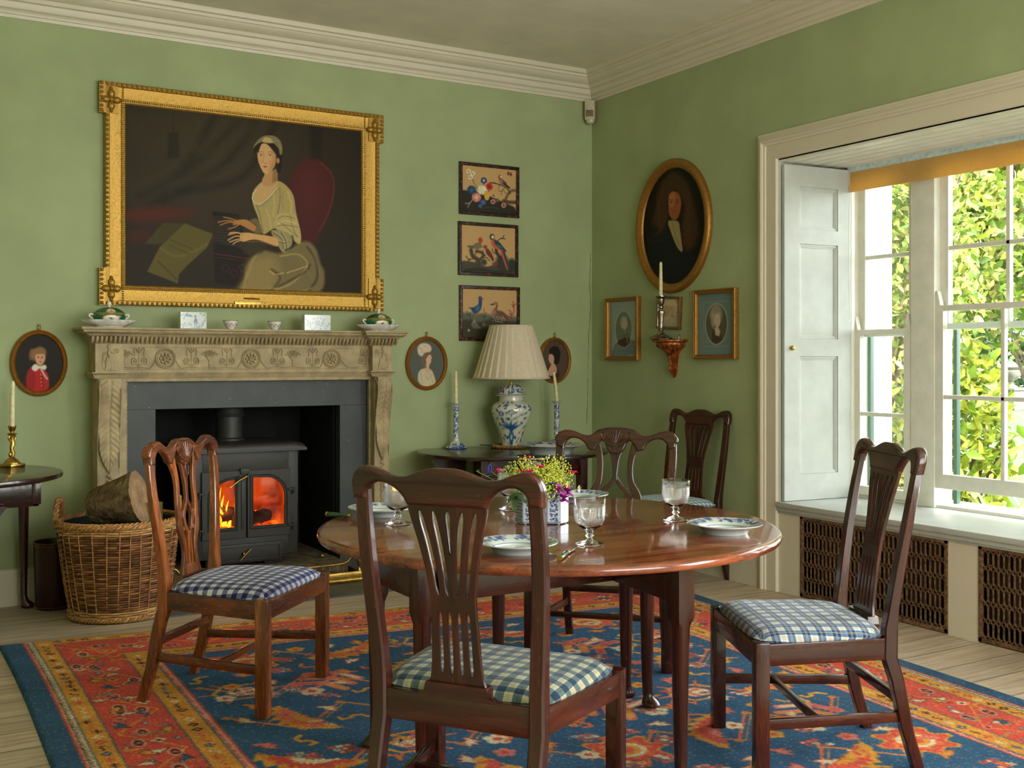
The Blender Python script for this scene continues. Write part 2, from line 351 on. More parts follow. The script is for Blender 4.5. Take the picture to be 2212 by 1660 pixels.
# ------------------------------------------------------------------ painter: colour at mesh vertices
class Paint:
    def __init__(s, X, Y, bgc):
        s.X = np.asarray(X, float).ravel(); s.Y = np.asarray(Y, float).ravel(); s.C = np.tile(np.array(bgc, float), (len(s.X), 1))
    def _blend(s, idx, al, c):
        al = al[:, None]; s.C[idx] = s.C[idx]*(1-al)+np.array(c, float)*al
    def poly(s, pts, c, soft=.002, a=1):
        pts = np.array(pts, float); lo = pts.min(0)-soft; hi = pts.max(0)+soft
        idx = np.where((s.X > lo[0]) & (s.X < hi[0]) & (s.Y > lo[1]) & (s.Y < hi[1]))[0]
        if len(idx) == 0: return s
        x = s.X[idx]; y = s.Y[idx]; ins = np.zeros(len(idx), bool); d = np.full(len(idx), 1e9); n = len(pts)
        for i in range(n):
            x0, y0 = pts[i]; x1, y1 = pts[(i+1) % n]
            cond = ((y0 > y) != (y1 > y))
            with np.errstate(divide='ignore', invalid='ignore'): xi = (x1-x0)*(y-y0)/((y1-y0) if y1 != y0 else 1e-12)+x0
            ins ^= cond & (x < xi)
            L = (x1-x0)**2+(y1-y0)**2+1e-14; t = np.clip(((x-x0)*(x1-x0)+(y-y0)*(y1-y0))/L, 0, 1)
            d = np.minimum(d, np.hypot(x-x0-t*(x1-x0), y-y0-t*(y1-y0)))
        sd_ = np.where(ins, d, -d); s._blend(idx, np.clip(sd_/soft*.5+.5, 0, 1)*a, c); return s
    def line(s, pts, wd, c, soft=None, a=1, taper=False):
        pts = np.array(pts, float); soft = soft or wd*.5; m = wd+soft; lo = pts.min(0)-m; hi = pts.max(0)+m
        idx = np.where((s.X > lo[0]) & (s.X < hi[0]) & (s.Y > lo[1]) & (s.Y < hi[1]))[0]
        if len(idx) == 0: return s
        x = s.X[idx]; y = s.Y[idx]; best = np.full(len(idx), -1e9); n = len(pts)-1
        for i in range(n):
            x0, y0 = pts[i]; x1, y1 = pts[i+1]; L = (x1-x0)**2+(y1-y0)**2+1e-14
            t = np.clip(((x-x0)*(x1-x0)+(y-y0)*(y1-y0))/L, 0, 1); d = np.hypot(x-x0-t*(x1-x0), y-y0-t*(y1-y0))
            ww = wd/2*((1-(i+t)/n)*.85+.15 if taper else 1); best = np.maximum(best, ww-d)
        s._blend(idx, np.clip(best/soft+.5, 0, 1)*a, c); return s
    def ell(s, cx, cy, rx, ry, c, soft=.15, rot=0, a=1):
        R = max(rx, ry)*(1+soft); idx = np.where((abs(s.X-cx) < R) & (abs(s.Y-cy) < R))[0]
        if len(idx) == 0: return s
        x = s.X[idx]-cx; y = s.Y[idx]-cy; co, si = math.cos(rot), math.sin(rot)
        d = np.hypot((x*co+y*si)/rx, (-x*si+y*co)/ry); s._blend(idx, np.clip((1-d)/soft*.5+.5, 0, 1)*a, c); return s
    def grain(s, amt, sx=60, sy=60, seed=0):
        r = np.random.RandomState(seed); v = r.normal(0, 1, len(s.X))[:, None]*amt; s.C = s.C*(1+v); return s
    def lin(s):
        c = np.clip(s.C, 0, 255)/255; c = np.where(c <= .04045, c/12.92, ((c+.055)/1.055)**2.4); return np.concatenate([c, np.ones((len(c), 1))], 1)
def grid(nx, ny, fn):
    """fn(u,v) vectorised -> x,y,z arrays; returns mesh"""
    u, v = np.meshgrid(np.linspace(0, 1, nx), np.linspace(0, 1, ny)); x, y, z = fn(u, v)
    co = np.stack([x, y, z], -1).reshape(-1, 3)
    i = np.arange(nx*ny).reshape(ny, nx); q = np.stack([i[:-1, :-1], i[:-1, 1:], i[1:, 1:], i[1:, :-1]], -1).reshape(-1, 4)
    me = bpy.data.meshes.new('grid'); me.vertices.add(len(co)); me.vertices.foreach_set('co', co.astype(np.float32).ravel())
    me.loops.add(len(q)*4); me.loops.foreach_set('vertex_index', q.astype(np.int32).ravel())
    me.polygons.add(len(q)); me.polygons.foreach_set('loop_start', (np.arange(len(q))*4).astype(np.int32)); me.polygons.foreach_set('loop_total', np.full(len(q), 4, np.int32))
    me.update(calc_edges=True); return me, u, v
# wall frames: a along the wall, b up, c out of the wall
def back(a, b, c): return (a, YB-c, b)
def right(a, b, c): return (XR-c, a, b)
exec_order = []

# ================================================================== ROOM
XL, YR = -1.0, -1.6
WZ0, WZ1, WY0, WY1, XO = .495, 2.365, 1.72, 4.41, 4.95     # window opening in the right wall
struct(MB().box((XL-.2, YR-.2, -.1), (XO, YB+.75, 0)).build('floor', M['floor'], smooth=0))
struct(MB().box((XL-.2, YR-.2, ZC), (XO+.1, YB+.75, ZC+.15)).build('ceiling', M['ceiling'], smooth=0))
# back wall with the fireplace hole
FX0, FX1, FZ1 = onY(335, 884, 6.13)[0], onY(733, 878, 6.13)[0], 1.0
b = MB(); b.box((XL, YB, 0), (FX0, YB+.6, ZC)); b.box((FX1, YB, 0), (XO, YB+.6, ZC)); b.box((FX0, YB, FZ1), (FX1, YB+.6, ZC))
wb = struct(b.build('wall_back', M['wall'], smooth=0))
b = MB()
b.box((FX0-.05, YB+.6, -.02), (FX1+.05, YB+.65, 1.1)); b.box((FX0-.002, YB+.021, 0), (FX0+.006, YB+.605, 1.0)); b.box((FX1-.006, YB+.021, 0), (FX1+.002, YB+.605, 1.0)); b.box((FX0, YB+.021, FZ1-.006), (FX1, YB+.605, FZ1+.002)); b.box((FX0, YB+.03, .0), (FX1, YB+.6, .0045))
o = b.build('fireplace_recess', M['soot'], wb, smooth=0)
b = MB(); b.box((XR, WY1, 0), (XO, YB, ZC)); b.box((XR, YR, 0), (XO, WY0, ZC)); b.box((XR, WY0, WZ1), (XO, WY1, ZC)); b.box((XR+.33, WY0, 0), (XO, WY1, WZ0-.03))
wr_ = struct(b.build('wall_right', M['wall'], smooth=0))
struct(MB().box((XL-.2, YR, 0), (XL, YB+.6, ZC)).build('wall_left', M['wall'], smooth=0))
struct(MB().box((XL, YR-.2, 0), (XO, YR, ZC)).build('wall_front', M['wall'], smooth=0))
# wall crack near the corner
pts = [onY(u, v, YB) for u, v in ((1276, 548), (1274, 610), (1276, 660), (1272, 720), (1270, 800), (1269, 860), (1267, 925))]
pp = []
for i in range(len(pts)-1):
    for k in range(8):
        t = k/8; pp.append(tuple(pts[i][q]*(1-t)+pts[i+1][q]*t+(rnd.uniform(-.003, .003) if q == 0 else 0) for q in range(3)))
MB().tube(pp, [rnd.uniform(.0006, .002) for _ in pp], 5).build('wall_crack', M['soot'], wb)
# cornice profile: (out from wall, down from ceiling)
prof = [(0, .176), (.008, .176), (.012, .160), (.020, .158), (.022, .148), (.030, .140), (.045, .135), (.052, .120), (.054, .105), (.070, .100), (.074, .09), (.078, .082), (.095, .076), (.118, .060), (.124, .048), (.132, .046), (.134, .03), (.150, .026), (.155, .012), (.155, 0), (0, 0)]
def run(profile, fn, a0, a1, miter=1):
    """profile (out, z) swept between a0 and a1, mitred: fn(a,out,z)"""
    r0 = [fn(a0[0]+a0[1]*c, c, z) for c, z in profile]; r1 = [fn(a1[0]+a1[1]*c, c, z) for c, z in profile]
    return r0, r1
pz = [(c, ZC-z*1.0) for c, z in prof]
m = MB(); m.loft(run(pz, lambda a, c, z: (a, YB-c, z), (XL, 0), (XR, -1))); struct(m.build('trim_1', M['trim'], smooth=35))
m = MB(); m.loft(run(pz, lambda a, c, z: (XR-c, a, z), (YB, -1), (YR, 0))); struct(m.build('trim_2', M['trim'], smooth=35))
bp = [(0, 0), (.022, 0), (.022, .145), (.018, .15), (.016, .165), (.009, .175), (.009, .183), (0, .19)]
m = MB(); m.loft(run(bp, lambda a, c, z: (a, YB-c, z), (XL, 0), (1.05, 0))); m.loft(run(bp, lambda a, c, z: (a, YB-c, z), (2.80, 0), (XR, -1))); struct(m.build('baseboard_back', M['trim'], smooth=35))
m = MB(); m.loft(run(bp, lambda a, c, z: (XR-c, a, z), (YB, -1), (4.56, 0))); struct(m.build('baseboard_right', M['trim'], smooth=35))
# alarm sensor in the corner
s = thing('motion_sensor', 'small cream plastic motion sensor fixed high in the corner below the cornice', 'sensor', (XR-.045, YB-.045, 2.885), -PI/4)
m = MB(); m.box((-.034, -.03, .02), (.034, .02, .15), .005); m.build('housing', M['plastic'], s)
m = MB(); m.lathe([(.001, -.01), (.026, 0), (.032, .022)], 16, (0, -.005, 0), 1, .8); m.box((-.026, -.034, .02), (.026, -.026, .034), .002); m.build('lower_cap', M['plastic'], s)
MB().box((-.025, -.034, .04), (.025, -.029, .085), .002).build('lens', M['plastic_dark'], s)

# ---------------------------------------------------------------- window bay
arch = [(0, .012), (.012, .012), (.016, .02), (.034, .022), (.036, .034), (.046, .04), (.056, .036), (.058, .028), (.07, .026), (.072, .018), (.145, .018), (.15, .012), (.15, 0), (0, 0)]  # (distance in from the outer edge, out)
oy, oz = 4.56, 2.522
y1_ = 1.57
m = MB()
# outer loop: left side up, head, right side down
R0 = [(XR-c, oy-w_, 0) for w_, c in arch]; R1 = [(XR-c, oy-w_, oz-w_) for w_, c in arch]; R2 = [(XR-c, y1_+w_, oz-w_) for w_, c in arch]; R3 = [(XR-c, y1_+w_, 0) for w_, c in arch]
m.loft([R0, R1, R2, R3]); struct(m.build('trim_3', M['trim'], smooth=30))
win = struct(thing('window_1', None, None)); 
# soffit boards
m = MB(); n = 6
for i in range(n):
    x0 = XR+.0+i*(XO-.12-XR)/n; x1 = XR+(i+1)*(XO-.12-XR)/n-.010
    m.box((x0, WY0, WZ1-.012+.0*i), (x1, WY1, WZ1+.01), .002)
m.box((XR+.001, WY0+.001, WZ1-.001), (XO-.1, WY1-.001, WZ1+.012)); m.build('beaded_soffit', M['sash'], win, smooth=0)
# reveal lining (left, right)
m = MB(); m.box((XR, WY1-.004, WZ0), (XO-.12, WY1+.02, WZ1)); m.box((XR, WY0-.02, WZ0), (XO-.12, WY0+.004, WZ1)); m.build('reveal_lining', M['shutter'], win, smooth=0)
# seat board and front
m = MB(); m.box((XR-.028, WY0-.0, WZ0-.028), (XO-.08, WY1, WZ0), .006); m.box((XR-.018, WY0, WZ0-.05), (XR+.02, WY1, WZ0-.027), .004); m.box((XR-.008, WY0, WZ0-.062), (XR+.02, WY1, WZ0-.049), .003)
m.build('window_seat_board', M['shutter'], win)
gy = [(4.248, 3.322), (3.161, 2.23), (2.07, 1.80)]
m = MB(); ztop = .437; e = WY1
for (ga, gb) in gy:
    m.box((XR, ga, 0), (XR+.02, e, WZ0-.05)); e = gb
m.box((XR, WY0, 0), (XR+.02, e, WZ0-.05)); m.box((XR, WY0, ztop), (XR+.02, WY1, WZ0-.05)); m.build('seat_front_panel', M['trim'], win, smooth=0)
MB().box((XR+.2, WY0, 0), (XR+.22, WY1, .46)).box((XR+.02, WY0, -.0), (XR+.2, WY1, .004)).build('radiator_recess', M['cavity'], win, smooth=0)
m = MB(); y = WY1-.2
while y > WY0+.1: m.box((XR+.07, y-.03, .08), (XR+.16, y, .42), .008); y -= .045
tag(m.build('radiator', M['radiator']), 'dusty brown iron radiator hidden in the recess behind the window seat grilles', 'radiator')
def grille(y0, y1, z0, z1, label):
    g_ = thing('radiator_grille', label, 'grille', (XR, (y0+y1)/2, 0), 0, 'iron radiator grilles under the window seat'); W = y0-y1; c = (y0+y1)/2
    m = MB(); f = .02
    for a, b_ in (((-.004, -W/2, z0), (.01, W/2, z0+f)), ((-.004, -W/2, z1-f), (.01, W/2, z1)), ((-.004, -W/2, z0), (.01, -W/2+f, z1)), ((-.004, W/2-f, z0), (.01, W/2, z1))): m.box(a, b_, .002)
    m.build('grille_border', M['iron'], g_)
    m = MB(); nc = max(4, round((W-2*f)/.0265)); p = (W-2*f)/nc; nr = 5; hh = (z1-z0-2*f)/nr; dz = .014; t = .0022
    def bar(ya, za, yb, zb):
        d = Vector((0, yb-ya, zb-za)); n_ = Vector((0, -d.z, d.y)).normalized()*t; A = Vector((0, ya, za)); B = Vector((0, yb, zb)); X0 = Vector((-.002, 0, 0)); X1 = Vector((.008, 0, 0))
        m.loft([[A+n_+X0, A-n_+X0, A-n_+X1, A+n_+X1], [B+n_+X0, B-n_+X0, B-n_+X1, B+n_+X1]])
    for i in range(nc+1):
        ya = -W/2+f+i*p
        for r in range(nr):
            a_ = z0+f+r*hh; bz = a_+hh
            if 0 < i < nc: bar(ya, a_+dz, ya, bz-dz)
            for s_ in (-1, 1):
                if -W/2+f-1e-4 <= ya+s_*p/2 <= W/2-f+1e-4:
                    bar(ya, a_+dz, ya+s_*p/2, a_); bar(ya, bz-dz, ya+s_*p/2, bz)
    m.build('hexagonal_lattice', M['iron'], g_, smooth=0)
    for ya in (W/2-.07, -W/2+.04): MB().box((-.006, ya, z1-.085), (-.001, ya+.02, z1-.079)).build('catch', M['brass'], g_, smooth=0)
grille(4.248, 3.322, .004, .437, 'rusty iron lattice grille under the window seat behind the right-hand dining chair')
grille(3.161, 2.23, .004, .437, 'rusty iron lattice grille under the window seat cut by the right edge of the photo')
# splayed panelled shutter on the left reveal
sh = thing('folding_shutter', 'tall white panelled window shutter folded against the reveal with a small knob', 'shutter')
A = Vector((XR+.012, 4.398, 0)); B = Vector((XO-.14, 4.352, 0)); dv = (B-A); Ls = dv.length; dv.normalize(); nv = Vector((-dv.y, dv.x, 0))*-1
T = Matrix(((dv.x, nv.x, 0, A.x), (dv.y, nv.y, 0, A.y), (0, 0, 1, 0), (0, 0, 0, 1)))
pn = [(.105, Ls-.095, 1.99, 2.225), (.105, Ls-.095, 1.385, 1.93 if 0 else 1.91), (.105, Ls-.095, .64, 1.29)]
m = MB(); z0, z1 = WZ0+.002, 2.34
m.box((0, 0, z0), (pn[0][0], .022, z1), .002, T=T); m.box((pn[0][1], 0, z0), (Ls, .022, z1), .002, T=T)
zz = [z0]+[q for p_ in reversed(pn) for q in (p_[2], p_[3])]+[z1]
for i in range(0, len(zz), 2): m.box((pn[0][0]-.002, 0, zz[i]), (pn[0][1]+.002, .022, zz[i+1]), .001, T=T)
for (x0, x1, a_, b_) in pn:
    m.box((x0, -.002, a_), (x1, .008, b_), T=T)
    for k, (w_, h_) in enumerate(((.012, .016), (.02, .012))):
        m.box((x0-.001, 0, a_), (x0+w_, h_, b_), .002, T=T); m.box((x1-w_, 0, a_), (x1+.001, h_, b_), .002, T=T); m.box((x0, 0, a_), (x1, h_, a_+w_), .002, T=T); m.box((x0, 0, b_-w_), (x1, h_, b_), .002, T=T)
m.build('shutter_leaf', M['shutter'], sh, smooth=0)
m = MB(); kp = T @ Vector((.045, .022, 1.335)); m.ball((kp.x, kp.y-.012, kp.z), .014, 14, 8); m.tube([kp, kp+Vector((0, -.012, 0))], .006); m.build('knob', M['brass'], sh)
# sash window
XW = 4.87
m = MB()   # outer box frame, mullions, sill
for (a, b_) in ((WY1+.0, 4.345), (3.945, 3.795), (2.325, 2.17), (1.80, WY0)): m.box((XW-.035, b_, WZ0), (XO+.03, a, WZ1), .004)
m.box((XW-.035, WY0, WZ1-.05), (XO+.03, WY1, WZ1), .003); m.box((XW-.02, WY0, WZ0-.03), (XO+.12, WY1, WZ0+.018), .004)
m.box((XW-.06, 4.33, WZ0), (XW-.03, 4.37, WZ1), .004)
m.build('window_frame', M['sash'], win)
def sash(y0, y1, z0, z1, nc, rows, x, horn, name, stile=.05, top=.03, bot=.05):
    """y0>y1; rows = bar heights"""
    m = MB(); t = .036
    m.box((x, y0-stile, z0), (x+t, y0, z1), .002); m.box((x, y1, z0), (x+t, y1+stile, z1), .002); m.box((x, y1+stile, z1-top), (x+t, y0-stile, z1), .002); m.box((x, y1+stile, z0), (x+t, y0-stile, z0+bot), .002)
    for r in rows: m.box((x+.004, y1+stile, r-.011), (x+t-.004, y0-stile, r+.011), .003)
    for i in range(1, nc): q = y0-stile+(y1-y0+2*stile)*i/nc; m.box((x+.004, q-.011, z0+bot), (x+t-.005, q+.011, z1-top), .003)
    if horn:
        for yy in (y0-.032, y1+.002): m.prism([(yy, z1+.0005), (yy+.03, z1+.0005), (yy+.03, z1+.075), (yy+.018, z1+.075), (yy+.004, z1+.02)], lambda a, b_, c: (c, a, b_), x+.002, x+.03)
    o = m.build(name, M['sash'], win, smooth=0)
    MB().box((x+.016, y1+stile*.6, z0+bot*.6), (x+.019, y0-stile*.6, z1-top*.5)).build('glass_pane', M['pane'], o, smooth=0)
xi, xo_ = XW-.03, XW+.012
for (a, b_) in ((4.345, 3.945), (2.17, 1.80)):
    sash(a, b_, WZ0+.018, 1.44, 1, [.967], xi, True, 'lower_sash'); sash(a, b_, 1.40, WZ1-.045, 1, [1.846], xo_, False, 'upper_sash', bot=.03)
sash(3.795, 2.325, .60, 1.555, 4, [1.077], xi, True, 'lower_sash', bot=.075); sash(3.795, 2.325, 1.43, WZ1-.045, 4, [1.855], xo_, False, 'upper_sash', bot=.032)
m = MB()
for a in (4.345, 3.775, 3.965-.02, 2.345): m.box((XO+.0, a-.03, WZ0), (XO+.03, a-.008, 1.43), .002)
m.build('green_outer_bead', M['green_paint'], win)
# blind
bl = thing('roller_blind', 'ochre cloth blind rolled up at the top of the window with a pale rail', 'blind')
m = MB(); 
prf = [(XW-.075, 2.335), (XW-.068, 2.335), (XW-.066, 2.26), (XW-.06, 2.235), (XW-.067, 2.215), (XW-.076, 2.216), (XW-.082, 2.24), (XW-.075, 2.262)]
m.loft([[(x, 4.338, z) for x, z in prf], [(x, 1.78, z) for x, z in prf]]); m.build('cloth', M['blind'], bl)
MB().box((XW-.085, 1.78, 2.325), (XW-.045, 4.338, 2.36), .003).build('head_rail', M['bluegrey'], bl)
m = MB(); m.tube([(XW-.085, 4.32, 2.33), (XW-.09, 4.325, 1.8), (XW-.085, 4.32, 1.5)], .0012, 5); m.build('pull_cord', M['trim'], bl)

# ================================================================== RUG
def build_rug():
    FLc, FRc, NLc, NRc = (.53, 5.30), (3.90, 4.90), (.50, 1.45), (3.62, 1.45); W, L = 3.35, 3.75
    nx, ny = 760, 760
    def fn(u, v):
        # v=0 far, v=1 near
        a = (1-u)*(1-v); b_ = u*(1-v); c = (1-u)*v; d = u*v
        x = a*FLc[0]+b_*FRc[0]+c*NLc[0]+d*NRc[0]; y = a*FLc[1]+b_*FRc[1]+c*NLc[1]+d*NRc[1]
        x = x+.012*np.sin(v*9)*(1-2*u)*.6; y = y+.010*np.sin(u*21)*(1-v)
        e = np.minimum(np.minimum(u, 1-u)*W, np.minimum(v, 1-v)*L)
        return x, y, .0145*np.clip(e/.012, 0, 1)**.5+.0005
    me, u, v = grid(nx, ny, fn)
    S = (u*W); Tt = (v*L)
    r = np.random.RandomState(3)
    # weave jitter
    Sj = S+r.normal(0, .0016, S.shape); Tj = Tt+r.normal(0, .0016, S.shape)
    RED, GOLD, BLUE, CREAM, DK, ORG, PINK = (204, 76, 58), (210, 144, 48), (42, 84, 116), (214, 194, 154), (66, 24, 30), (212, 106, 56), (206, 112, 96)
    p = Paint(Sj, Tj, BLUE)
    def rect(i, c, a0=0, top=None):
        tp = top if top is not None else i
        p.poly([(i, tp), (W-i, tp), (W-i, L-i), (i, L-i)], c, .004)
    rect(.09, RED, top=.0); rect(.10, CREAM, top=.008); 
    # barber edge
    k = .02
    while k < L:
        for x in (.104, W-.104): p.poly([(x, k), (x+(.02 if x < 1 else -.02), k+.004), (x, k+.011)], DK, .002)
        k += .014
    rect(.128, BLUE, top=.014); rect(.133, GOLD, top=.018); rect(.205, BLUE, top=.095); rect(.210, RED, top=.1); rect(.435, BLUE, top=.36); rect(.440, GOLD, top=.365); rect(.525, BLUE, top=.455); rect(.530, PINK, top=.46)
    rect(.545, CREAM, top=.475); rect(.55, RED, top=.48); rect(.56, BLUE, top=.49)
    R = random.Random(11)
    def diamond(x, y, a, c): p.poly([(x-a, y), (x, y-a), (x+a, y), (x, y+a)], c, .003)
    def flower(x, y, a, c1, c2, n=4, rot=0):
        for i in range(n):
            q = rot+2*PI*i/n; p.ell(x+a*.6*math.cos(q), y+a*.6*math.sin(q), a*.42, a*.42, c1, .2)
        p.ell(x, y, a*.33, a*.33, c2, .2)
    def hook(x, y, a, c, ang):
        q = [(-1, 0), (-.5, .5), (.1, .45), (.3, -.1), (.9, -.3), (1.1, .2)]
        co, si = math.cos(ang), math.sin(ang); p.line([(x+a*(i*co-j*si), y+a*(i*si+j*co)) for i, j in q], a*.34, c, .004)
    def bird(x, y, a, c, c2, ang):
        q = [(-1.2, .1), (-.6, -.3), (0, -.45), (.5, -.2), (.8, -.6), (1.1, -.5), (.9, -.1), (.5, .3), (.2, .9), (0, .35), (-.5, .8), (-.5, .25)]
        co, si = math.cos(ang), math.sin(ang); P2 = [(x+a*(i*co-j*si), y+a*(i*si+j*co)) for i, j in q]; p.poly([(x+(i-x)*1.25, y+(j-y)*1.25) for i, j in P2], c2, .004); p.poly(P2, c, .004)
    def beetle(x, y, a, c, ang):
        co, si = math.cos(ang), math.sin(ang)
        for t in (-1, 0, 1): p.line([(x+a*(t*.5*co-.8*-si*-1*0-(-.8)*si), y+a*(t*.5*si+(-.8)*co)), (x+a*(t*.5*co-.8*si), y+a*(t*.5*si+.8*co))], a*.22, c, .003)
        p.line([(x-a*co, y-a*si), (x+a*co, y+a*si)], a*.4, c, .003)
    # guard motifs along each guard band
    def along(off, top, fnc, step):
        y = top+.03
        while y < L-.1:
            fnc(off, y, PI/2); fnc(W-off, y, PI/2); y += step
        x = off+step
        while x < W-off: fnc(x, top, 0); x += step
    def guard(x, y, a):
        k_ = R.random(); c = R.choice([DK, DK, BLUE, RED, CREAM])
        if k_ < .4: beetle(x+R.uniform(-.01, .01), y, .02, c, a)
        elif k_ < .7: flower(x, y, .02, c, GOLD)
        else: hook(x, y, .02, c, a+R.uniform(-.6, .6))
    along(.169, .055, guard, .058); along(.483, .41, guard, .058)
    def ticks(x, y, a): diamond(x, y, .005, R.choice([CREAM, BLUE, RED]))
    along(.537, .467, ticks, .018)
    # main border vine
    for x_ in (.3225, W-.3225):
        p.line([(x_+.09*(1 if i % 2 else -1), .1+i*.22) for i in range(int(L/.22)+1)], .007, GOLD, .003)
        p.line([(x_-.08*(1 if i % 2 else -1), .1+i*.22) for i in range(int(L/.22)+1)], .005, ORG, .003)
    p.line([(.2+i*.2, .235+.085*(1 if i % 2 else -1)) for i in range(int(W/.2)+1)], .008, GOLD, .003)
    def bord(x, y, a):
        for _ in range(2):
            xx = x+R.uniform(-.095, .095)*(1 if a else .4); yy = y+R.uniform(-.03, .03)*(1 if a else 2.8); k_ = R.random()
            if k_ < .10: p.line([(xx-.05, yy-.01), (xx-.02, yy+.012), (xx+.02, yy-.006), (xx+.05, yy+.014)], .011, GOLD, .004); p.line([(xx-.05, yy-.01), (xx-.02, yy+.012), (xx+.02, yy-.006), (xx+.05, yy+.014)], .004, BLUE, .003)
            elif k_ < .30: flower(xx, yy, .024, R.choice([CREAM, CREAM, GOLD, PINK]), DK)
            elif k_ < .5: bird(xx, yy, .029, R.choice([CREAM, GOLD, BLUE, CREAM]), DK, R.uniform(0, 6))
            elif k_ < .7: p.ell(xx, yy, .036, .022, CREAM, .2, a); p.ell(xx, yy, .029, .016, DK, .2, a); diamond(xx, yy, .012, RED); diamond(xx, yy, .005, GOLD)
            elif k_ < .85: hook(xx, yy, .034, R.choice([GOLD, BLUE, GOLD]), R.uniform(0, 6))
            else: diamond(xx, yy, .016, BLUE); diamond(xx, yy, .008, CREAM)
    along(.3225, .235, bord, .05)
    # field
    def serr(x, y, a, ang, c1=ORG, c2=RED):
        """serrated leaf"""
        n = 7; up = []; dn = []
        for i in range(n+1):
            t = i/n; cx_ = (t-.5)*2.2; cy_ = .35*math.sin(t*PI)
            w_ = .42*math.sin(PI*min(1, t*.9+.12))**.7
            up += [(cx_, cy_+w_), (cx_+.17, cy_+w_*.55)]; dn += [(cx_, cy_-w_), (cx_+.17, cy_-w_*.55)]
        q = up+dn[::-1]; co, si = math.cos(ang), math.sin(ang)
        f = lambda s_: [(x+a*s_*(i*co-j*si), y+a*s_*(i*si+j*co)) for i, j in q]
        p.poly(f(1.12), GOLD, .004); p.poly(f(.86), c1 if R.random() < .5 else c2, .004); p.poly([(x+(i-x)*.45, y+(j-y)*.45) for i, j in f(1)], R.choice([CREAM, ORG, PINK, GOLD]), .004)
        for i in range(3): diamond(x+a*(i-1)*.5*co, y+a*(i-1)*.5*si, .010, R.choice([RED, BLUE, CREAM]))
    def palm(x, y, a):
        for (s_, c) in ((1.12, GOLD), (1, RED), (.72, ORG), (.5, CREAM), (.36, GOLD), (.2, RED)):
            n = 8; q = []
            for i in range(n*4):
                t = 2*PI*i/(n*4); rr = a*s_*(1 if (i % 4) in (0, 1) else .74) if s_ > .6 else a*s_; q.append((x+rr*math.cos(t)*1.12, y+rr*math.sin(t)))
            p.poly(q, c, .004)
    def cluster(x, y, a):
        for i in range(3):
            for j in range(3):
                if R.random() < .85:
                    xx = x+(i-1)*a*.62+(j-1)*a*.2; yy = y+(j-1)*a*.6; s_ = a*.27
                    p.poly([(xx-s_, yy-s_), (xx+s_, yy-s_*.8), (xx+s_, yy+s_), (xx-s_, yy+s_*.8)], R.choice([RED, RED, PINK, CREAM]), .003); p.poly([(xx-s_*.45, yy-s_*.45), (xx+s_*.45, yy-s_*.45), (xx+s_*.45, yy+s_*.45), (xx-s_*.45, yy+s_*.45)], R.choice([CREAM, BLUE, ORG]), .003)
    def tree(x, y, a, ang):
        co, si = math.cos(ang), math.sin(ang); Fq = lambda i, j: (x+a*(i*co-j*si), y+a*(i*si+j*co))
        p.line([Fq(0, -1), Fq(0, 1)], a*.14, R.choice([PINK, GOLD]), .004)
        for j in (-.6, -.1, .4):
            for s_ in (-1, 1):
                p.line([Fq(0, j-.1), Fq(s_*.75, j+.25)], a*.3, PINK, .004, taper=False); p.line([Fq(s_*.15, j), Fq(s_*.7, j+.22)], a*.16, R.choice([CREAM, CREAM, GOLD, RED]), .004)
        flower(*Fq(0, 1.1), a*.35, CREAM, RED, 5)
    def cartouche(x, y, a, ang):
        q = [(-1, 0), (-.55, .75), (.55, .75), (1, 0), (.55, -.75), (-.55, -.75)]
        co, si = math.cos(ang), math.sin(ang); Fq = [(x+a*(i*co-j*si), y+a*(i*si+j*co)) for i, j in q]
        p.line(Fq+[Fq[0]], a*.13, GOLD, .004)
        for i in range(6):
            xx, yy = Fq[i]; p.line([(xx, yy), (x+(xx-x)*1.45, y+(yy-y)*1.45)], a*.1, ORG, .004)
        p.poly([(x+(i-x)*.6, y+(j-y)*.6) for i, j in Fq], PINK, .004); p.poly([(x+(i-x)*.52, y+(j-y)*.52) for i, j in Fq], CREAM, .004)
        for t in range(4):
            qx = x+a*.28*math.cos(ang+t*PI/2+.7); qy = y+a*.28*math.sin(ang+t*PI/2+.7); beetle(qx, qy, a*.17, RED if t % 2 else DK, t)
    # lattice lines with barbs
    for j in range(9):
        y = .72+.4*j
        pts_ = [(.6+i*.21, y+(.11 if i % 2 else -.11)) for i in range(11)]
        p.line(pts_, .011, ORG, .004); p.line([(a_+.02, b_+.012) for a_, b_ in pts_], .004, GOLD, .003)
        for (a_, b_) in pts_: diamond(a_, b_, .020, GOLD); diamond(a_, b_, .011, RED)
        for i in range(10):
            a_, b_ = (pts_[i][0]+pts_[i+1][0])/2, (pts_[i][1]+pts_[i+1][1])/2; p.line([(a_-.02, b_+.03), (a_, b_), (a_+.03, b_-.02)], .007, ORG, .003)
    # long lattice
    rows = [.72, 1.12, 1.52, 1.92, 2.32, 2.72, 3.12]
    for j, y in enumerate(rows):
        xs = [.86, 1.28, 1.675, 2.07, 2.49] if j % 2 == 0 else [.74, 1.08, 1.46, 1.89, 2.27, 2.61]
        for i, x in enumerate(xs):
            k_ = (min(i, len(xs)-1-i)+j*2) % 5; sgn = 1 if x < W/2 else -1; ang = (.5 if j % 2 else -.45)*sgn
            if k_ == 0: palm(x, y, .128)
            elif k_ == 1: serr(x, y, .15, ang)
            elif k_ == 2: cartouche(x, y, .115, 0)
            elif k_ == 3: tree(x, y, .145, ang*1.5)
            else: serr(x, y, .145, ang+PI/2)
